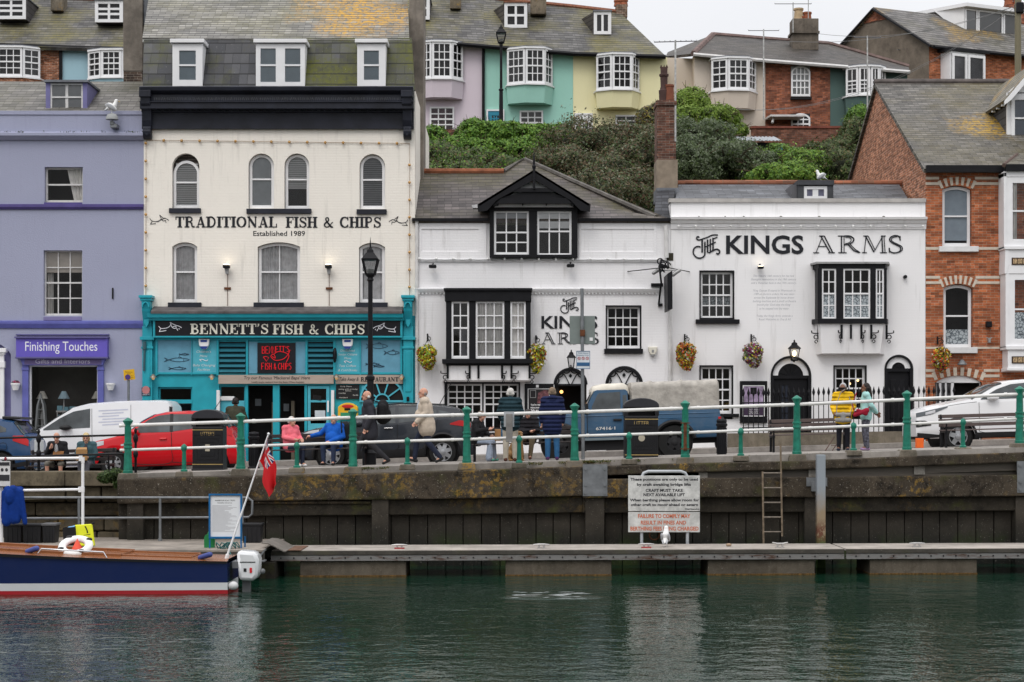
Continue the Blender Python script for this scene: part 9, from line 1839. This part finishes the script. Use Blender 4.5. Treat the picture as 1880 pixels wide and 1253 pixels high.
# ================================================================ BOAT AND THE LANDING STAGE'S THINGS
bo = thing("launch_boat","varnished launch with navy hull, white and red boot stripes and white outboard","boat",(-9,34,0))
BLUEH = m_carpaint("navy_gloss_hull",(.008,.018,.085),.08,dirt=.02);VAR = m_wood("varnished_mahogany",(.27,.105,.04),(.17,.06,.022),(1,10,10),.25)
BX0,BX1,BC = XX(418,33.7),-14.5,34.35
def bs(x):  # half beam, sheer height, at x
 u = (BX0-x)/(BX0-BX1);return (.72+.34*math.sin(min(1,u*1.25)*PI/2))*(1 if u<.6 else max(.02,1-((u-.6)/.4) ** 2.2)),.585+.02*u+.46*u*u+.15*u
def hullband(name,f0,f1,mat,o=0.,z0=None,z1=None):
 b = B();n = 40;xs = [BX0+(BX1-BX0)*i/n for i in range(n+1)];vs = []
 for x in xs:
  w,h = bs(x);za = h*f0 if z0 is None else z0;zc = h*f1 if z1 is None else z1
  for s_ in (-1,1):
   for z in (za,zc): vs.append((x,BC+s_*(w*(.86+.14*max(0,min(1,z/h)) ** .7)+o),z))
 b.add(vs,[(i*4+a,i*4+a+1,i*4+a+5,i*4+a+4) for i in range(n) for a in (0,2)]+[[0,1,3,2]]);return b.build(name,mat,bo,smooth=40)
hullband("hull",0,1,BLUEH,0,.20,None);hullband("white_stripe",0,0,m_carpaint("boot_white",(.72,.72,.74),.2),.004,.065,.2);hullband("red_antifouling",0,0,m_carpaint("boot_red",(.35,.012,.02),.3),.002,-.3,.065);hullband("rubbing_strake",.93,.995,m_plain("black_rubber_strake",(.014,.014,.016),.4),.035)
b = B();n = 40;vs = []
for i in range(n+1): x = BX0+(BX1-BX0)*i/n;w,h = bs(x);vs += [(x,BC-w-.02,h),(x,BC-w*.72,h+.03),(x,BC+w*.72,h+.03),(x,BC+w+.02,h)]
b.add(vs,[(i*4+a,i*4+a+1,i*4+a+5,i*4+a+4) for i in range(n) for a in (0,1,2)]);b.build("deck",VAR,bo,smooth=40)
b = B()
for x0,x1,w0,hh in ((XX(355,34),XX(225,34),.5,.03),(XX(228,34),-14,.62,.045)):
 q = x0
 while q>x1:
  for s_ in (-1,1): b.prism([(q,bs(q)[1]),(q,bs(q)[1]+hh+.03),(q-.5,bs(q-.5)[1]+hh+.03),(q-.5,bs(q-.5)[1])],BC+s_*w0-.015,BC+s_*w0+.015)
  q -= .5
 b.box(x0-.03,x0,BC-w0,BC+w0,bs(x0)[1],bs(x0)[1]+hh+.02)
b.build("coaming",VAR,bo,bevel=.01)
b = B();z = bs(XX(130,33.7))[1];b.tube([(XX(70,33.5),BC-.85,z+.06),(XX(76,33.5),BC-.85,z+.14),(XX(190,33.5),BC-.85,z+.08),(XX(196,33.5),BC-.85,z-.02)],.014,8);b.build("grab_rail",CHROME,bo,smooth=50)
for px,yy_ in ((377,-.6),(62,-.7)):
 b = B();x = XX(px,33.7);z = bs(x)[1]+.07;b.capsule((x-.1,BC+yy_,z-.02),(x+.09,BC+yy_-.1,z+.04),.045,.05);b.build("fender",m_plain("blue_fender_%d" % px,(.05,.07,.25),.5),bo,smooth=60)
b = B();x = XX(428,33.7);b.ell((x,BC-.62,.14),(.09,.09,.08),14,10);b.build("stern_fender",m_plain("white_fender",(.6,.6,.6),.4),bo,smooth=60)
OB = B();ox = XX(452,33.7);OB.prism([(ox-.16,.22),(ox+.1,.2),(ox+.19,.30),(ox+.2,.6),(ox+.14,.73),(ox-.18,.76),(ox-.2,.70)],BC-.48,BC+.02);o = OB.build("outboard_cowling",m_carpaint("outboard_white",(.66,.67,.68),.25),bo,bevel=.07,smooth=50)
b = B();b.box(ox-.12,ox+.02,BC-.3,BC-.16,-.5,.3);b.box(ox-.28,ox-.1,BC-.45,BC-.05,.44,.56);b.ell((ox+.26,BC-.4,.38),.05,10,8);b.build("leg",m_plain("outboard_grey",(.12,.125,.13),.4),o)
b = B();b.box(ox+.04,ox+.08,BC-.492,BC-.48,.36,.45);b.build("red_mark",m_plain("outboard_red",(.6,.02,.03),.4),o);b = B();b.box(ox-.07,ox-.02,BC-.49,BC-.48,.38,.44);b.box(ox-.14,ox+.14,BC-.488,BC-.47,.545,.56);b.build("black_mark",PLAST,o)
lb = thing("lifebuoy","white lifebuoy lying on the boat's cabin top","lifebuoy",(XX(140,34),34,1.));M = Matrix.Translation((XX(140,34),33.95,ZZ(1003,34))) @ Matrix.Rotation(R(30),4,'X');b = B();b.lathe([(.24+.075*math.cos(R(a)),.06*math.sin(R(a))) for a in range(0,361,30)],(0,0,0),28,cap=False);b.xf(M);b.build("ring",m_plain("lifebuoy_white",(.74,.74,.73),.5),lb,smooth=50)
b = B()
for k in range(4): a = k*PI/2+.6;b.ell((.27*math.cos(a),.27*math.sin(a),.05),(.06,.04,.03),8,6)
b.xf(M);b.build("black_band",PLAST,lb);b = B();b.lathe([(.0,.16),(.1,-.03),(.1,-.05)],(XX(142,34),34,ZZ(1010,34)+.05),12);tag(b.build("orange_light",m_plain("orange_red_light",(.7,.08,.04),.4),None),"small orange red float lying inside the white lifebuoy","float")
fl_ = thing("ensign_flag","red ensign hanging from a slanting white staff at the boat's stern","flag",(XX(418,33.9),33.9,.7));b = B();fd = 33.9;A_ = Vector((XX(418,fd),fd,ZZ(1018,fd)));E_ = Vector((XX(493,fd),fd,ZZ(797,fd)));b.tube([A_,E_],[.02,.013],8);b.ell(E_,.025,8,6);b.tube([A_,A_-Vector((.03,0,.12))],.035,8);b.build("staff",WHITE,fl_,smooth=50)
def m_ensign():
 t = NT("red_ensign");c = t.n("SeparateXYZ",None,{0: t.uv()});u,v = c.outputs[0],c.outputs[1]
 def st(a,w): return t.math('LESS_THAN',t.math('ABSOLUTE',a),w)
 du = t.math('SUBTRACT',t.math('MULTIPLY',u,2.),.5);dv = t.math('SUBTRACT',t.math('MULTIPLY',v,2.),1.5)
 can = t.math('MULTIPLY',t.math('LESS_THAN',u,.5),t.math('GREATER_THAN',v,.5));d1,d2 = t.math('SUBTRACT',du,dv),t.math('ADD',du,dv)
 k = t.mix(t.math('MAXIMUM',st(d1,.13),st(d2,.13)),(.01,.02,.12),(.7,.7,.7));k = t.mix(t.math('MAXIMUM',st(d1,.05),st(d2,.05)),k,(.55,.015,.02));k = t.mix(t.math('MAXIMUM',st(du,.14),st(dv,.16)),k,(.7,.7,.7));k = t.mix(t.math('MAXIMUM',st(du,.08),st(dv,.1)),k,(.55,.015,.02))
 return t.fin(t.mix(can,(.55,.015,.02),k),.8)
b = B();vs = [];nu,nv = 10,12
for i in range(nv+1):
 for j in range(nu+1):
  u,v = j/nu,1-i/nv;top = E_.lerp(A_,.02+.20*(1-v));dr = .86*v+.66*(1-v)
  vs.append(Vector((top.x+u*(.2*v+.15*(1-v))+.035*math.sin(u*8+v*3),fd-.03+.08*math.sin(u*5+v*6),top.z-dr*u)))
b.add(vs,[(i*(nu+1)+j,(i+1)*(nu+1)+j,(i+1)*(nu+1)+j+1,i*(nu+1)+j+1) for i in range(nv) for j in range(nu)]);o = b.build("cloth",m_ensign(),fl_,smooth=80)
uvl = o.data.uv_layers[0]
for p in o.data.polygons:
 for li in p.loop_indices: vi = o.data.loops[li].vertex_index;uvl.data[li].uv = ((vi % (nu+1))/nu,1-(vi // (nu+1))/nv)
# pontoon notice
pns = thing("pontoon_sign","large white pontoon notice with black and red lettering on two grey posts","sign",(XX(1220,39.5),39.5,.52));ND = 39.62;nx = lambda p: XX(p,ND);nz_ = lambda p: ZZ(p,ND)
b = B();b.tube([(nx(1178),ND,.5),(nx(1178),ND,nz_(876)),(nx(1182),ND,nz_(869)),(nx(1190),ND,nz_(866)),(nx(1250),ND,nz_(866)),(nx(1258),ND,nz_(869)),(nx(1262),ND,nz_(876)),(nx(1262),ND,.5)],.035,10);b.build("post_frame",m_plain("pale_grey_post",(.4,.42,.44),.5,.2),pns,smooth=50)
SGN = m_concrete("scratched_white_sign",(.62,.62,.6),(.3,.3,.29),.3,.0,streak=.15,rough=.5,scale=2);SL = m_plain("sign_black",(.03,.03,.035),.6);SRD = m_plain("faded_red",(.5,.13,.06),.6,var=.15)
b = B();b.prism(contour(nx(1153),nx(1284.5),nz_(939),nz_(873.5)),ND-.06,ND-.035);s1 = b.build("upper_board",SGN,pns,bevel=.01);b = B();b.prism(contour(nx(1153),nx(1284.5),nz_(977.5),nz_(940.5)),ND-.06,ND-.035);s2 = b.build("lower_board",SGN,pns,bevel=.01)
for s_,a,c,y,h in (("These pontoons are only to be used",1157,1281,882.5,4.6),("by craft awaiting bridge lifts",1169,1268,892,4.6),("CRAFT MUST TAKE",1185,1253,903,5),("NEXT AVAILABLE LIFT",1181,1257,911,5),("When berthing please allow room for",1156,1283,920.5,4.6),("other craft to moor ahead or astern",1158,1281,929,4.6),("Chief Executive",1257,1283,936,2.6)): text(s_,nx(a),nx(c),nz_(y),nz_(y-h),ND-.062,SL,s1,bold=.035,depth=.003)
for s_,a,c,y in (("FAILURE TO COMPLY MAY",1171,1267,951),("RESULT IN FINES AND",1176,1259,963),("BERTHING FEES BEING CHARGED",1157,1282,974)): text(s_,nx(a),nx(c),nz_(y),nz_(y-6.8),ND-.062,SRD,s2,bold=.03,depth=.003)
b = B();b.lathe([(.10,-.02),(.12,0),(.10,.02),(.09,0),(.1,-.02)],(nx(1202),ND+.1,nz_(983)),16,'y',cap=False);b.build("mooring_ring",RUST,pns)
gull("white gull standing with its back turned in front of the pontoon notice",XX(1222,38.6),38.6,.52,R(80),.98)
b = B();b.ell((XX(1338,38.7),38.7,.55),(.06,.05,.035),10,8);tag(b.build("shell",m_plain("small_shell",(.35,.25,.17),.7),None),"small brown shell lying on the pontoon deck","shell")
# A-board, crates, bags, hoodie
ab = thing("sandwich_board","blue framed sandwich board with a long white printed notice on the landing stage","sign",(XX(414,37),37,.59));AD = 37.1;ax_ = lambda p: XX(p,AD);az = lambda p: ZZ(p,AD);BLF = m_plain("blue_frame_paint",(.01,.12,.30),.4)
b = B();b.ring(contour(ax_(383.5),ax_(444.5),az(989),az(907)),contour(ax_(386.5),ax_(441.5),az(985.5),az(910)),AD-.03,AD+.02);b.build("frame",BLF,ab)
for px,y1 in ((384,AD),(441.5,AD),(387,AD+.35),(444,AD+.35)): b = B();b.box(ax_(px),ax_(px+2.4),y1-.02,y1+.02,.59,az(987));b.build("leg",BLF,ab)
b = B();b.box(ax_(386),ax_(442),AD+.0,AD+.01,az(986),az(909.5));bd = b.build("notice_sheet",m_plain("white_notice_sheet",(.72,.74,.76),.5,var=.03),ab)
text("HARBOUR BOAT TRIPS",ax_(395),ax_(431),az(920.5),az(918),AD-.002,SL,bd,depth=.002);text("timetable and prices",ax_(399),ax_(426),az(924.5),az(922.5),AD-.002,SL,bd,depth=.002)
b = B();y = 928.
while y<977: b.box(ax_(390),ax_(390+random.uniform(20,46)),AD-.002,AD,az(y+.7),az(y));y += 1.9
b.build("printed_lines",m_plain("grey_print",(.42,.42,.44),.7),bd)
CRT = m_plain("black_crate_plastic",(.016,.016,.018),.5,var=.2);LD = 38.7
for k,(a,c,y0,lab) in enumerate(((5,39,964,"black plastic crate under the hung blue hoodie, leftmost of three"),(41,75,964,"black plastic crate, middle one of three on the landing stage"),(77,101,963,"black plastic crate with pale lid, rightmost of three on the landing stage"),(444,479,963,"dark plastic crate behind the sandwich board"))):
 x0,x1,z1 = XX(a,LD),XX(c,LD),ZZ(y0,LD);t = thing("storage_crate",lab,"crate",(x0,LD,.59),"black crates on the landing stage");b = B();b.add([(x0+.02,LD+.02,.592),(x1-.02,LD+.02,.592),(x1-.02,LD+.4,.592),(x0+.02,LD+.4,.592),(x0,LD,z1),(x1,LD,z1),(x1,LD+.42,z1),(x0,LD+.42,z1)],[(0,1,5,4),(1,2,6,5),(2,3,7,6),(3,0,4,7),(4,5,6,7),(3,2,1,0)])
 for q in range(1,4): x = x0+(x1-x0)*q/4;b.box(x-.012,x+.012,LD-.008,LD+.02,.62,z1-.05)
 b.build("body",CRT,t,bevel=.012);b = B();b.box(x0-.02,x1+.02,LD-.02,LD+.44,z1-.03,z1+.015);b.build("lid",CRT if k != 2 else m_plain("crate_lid_grey",(.12,.12,.125),.5),t,bevel=.01)
carry("jerrycan","green jerrycan behind a leg of the sandwich board","jerrycan",385,37.3,.59,lambda b: (b.prism([(-.1,0),(.1,0),(.1,.2),(.04,.27),(-.08,.25),(-.1,.2)],-.07,.07),b.tube([(-.04,0,.24),(-.02,0,.3),(.05,0,.29)],.02,6)),m_plain("green_can",(.02,.2,.06),.4))
carry("dry_bag","bright yellow roll top dry bag on the landing stage","bag",155,37.6,.6,lambda b: (b.add([(-.16,-.05,0),(.2,-.05,0),(.2,.1,0),(-.16,.1,0),(-.2,.02,.42),(.15,.02,.44),(.15,.05,.44),(-.2,.05,.42)],[(0,1,5,4),(1,2,6,5),(2,3,7,6),(3,0,4,7),(4,5,6,7),(3,2,1,0)])),m_plain("fluorescent_yellow",(.72,.75,.02),.5,var=.08)).modifiers.new("bev",'BEVEL').width = .03
carry("bag_straps","black straps and zip on the yellow dry bag","strap",155,37.56,.6,lambda b: (b.tube([(-.18,-.02,.4),(-.16,-.05,.2),(-.13,-.06,.02)],.012,5),b.tube([(.02,-.03,.4),(.06,-.03,.32),(.07,-.035,.26)],.014,5),b.tube([(.0,-.05,.12),(.0,-.045,.22),(.13,-.045,.24)],.007,5),b.tube([(.14,.02,.44),(.2,.02,.47)],.02,6)),BLACK)
carry("tote_bag","black open bag with a blue cloth beside the yellow dry bag","bag",128,37.9,.59,lambda b: (b.add([(-.12,0,0),(.12,0,0),(.12,.16,0),(-.12,.16,0),(-.14,-.02,.36),(.14,-.02,.38),(.14,.18,.38),(-.14,.18,.36)],[(0,1,5,4),(1,2,6,5),(2,3,7,6),(3,0,4,7),(3,2,1,0)]),b.box(-.1,.1,.02,.14,.2,.22)),m_plain("black_tote",(.01,.01,.012),.7))
carry("blue_cloth","crumpled pale blue cloth in the mouth of the black bag","cloth",131,37.98,.93,lambda b: (b.ell((0,0,0),(.09,.05,.045)),b.ell((.06,.02,.02),(.06,.05,.04))),m_plain("pale_blue_cloth",(.2,.4,.65),.8,var=.3))
hd = thing("hoodie","royal blue hoodie hung over the white pipe frame","hoodie",(XX(28,38.2),38.2,1.5));ROY = F_("royal_blue",(.004,.03,.19));hx_ = lambda p: XX(p,38.2);hz_ = lambda p: ZZ(p,38.2);b = B()
b.capsule((hx_(14),38.22,hz_(900)),(hx_(12),38.2,hz_(958)),.09,.1);b.capsule((hx_(24),38.2,hz_(900)),(hx_(25),38.2,hz_(954)),.1,.1);b.capsule((hx_(33),38.22,hz_(902)),(hx_(31),38.2,hz_(955)),.08,.08);b.capsule((hx_(37),38.2,hz_(903)),(hx_(46),38.2,hz_(960)),.07,.05);b.capsule((hx_(10),38.3,hz_(898)),(hx_(36),38.3,hz_(899)),.06,.06);b.ell((hx_(20),38.12,hz_(912)),(.1,.07,.16),12,8);b.capsule((hx_(8),38.2,hz_(905)),(hx_(6),38.2,hz_(950)),.06,.05);o = b.build("body",ROY,hd);remesh(o,.014)
nb2 = thing("safety_notice","black and white safety notice with round symbols hung on the white pipe frame","sign",(XX(8,38),38,1.9));sx_ = lambda p: XX(p,38.2);sz_ = lambda p: ZZ(p,38.2)
b = B();b.box(sx_(-12),sx_(18.5),38.2,38.22,sz_(895),sz_(847));b.build("board",m_plain("notice_board_white",(.62,.62,.62),.5),nb2);b = B()
for a,c in ((849,855),(872,883),(893,895)): b.box(sx_(-12),sx_(17.5),38.192,38.2,sz_(c),sz_(a))
for px in (4,12): b.ell((sx_(px),38.196,sz_(863)),(.03,.004,.035),10,8)
b.build("black_panel",SL,nb2)
b = B();b.ell((XX(10,38.25),38.25,ZZ(843,38.25)),(.03,.03,.04),8,6);tag(b.build("red_plug",m_plain("dark_red_cap",(.2,.02,.03),.5),None),"small dark red cap on top of the white pipe rail","plug")
rp = thing("mooring_rope","tangle of teal and dark rope on the landing stage by the stern","rope",(XX(415,36.9),36.9,.6));b = B()
for k in range(4): c0 = Vector((XX(408+6*k,36.8),36.8+.06*k,.62));b.tube([c0+Vector((.12*math.cos(a*.6+k),.08*math.sin(a*.6+k),.06*math.sin(a*1.3+k)+.04)) for a in range(12)],.012,5)
b.tube([(XX(420,36.7),36.66,.6),(XX(432,35.6),35.4,.45),(XX(424,34.4),34.6,.62)],.012,5);b.build("rope",m_plain("teal_rope",(.03,.12,.12),.8,var=.6,scale=30),rp)
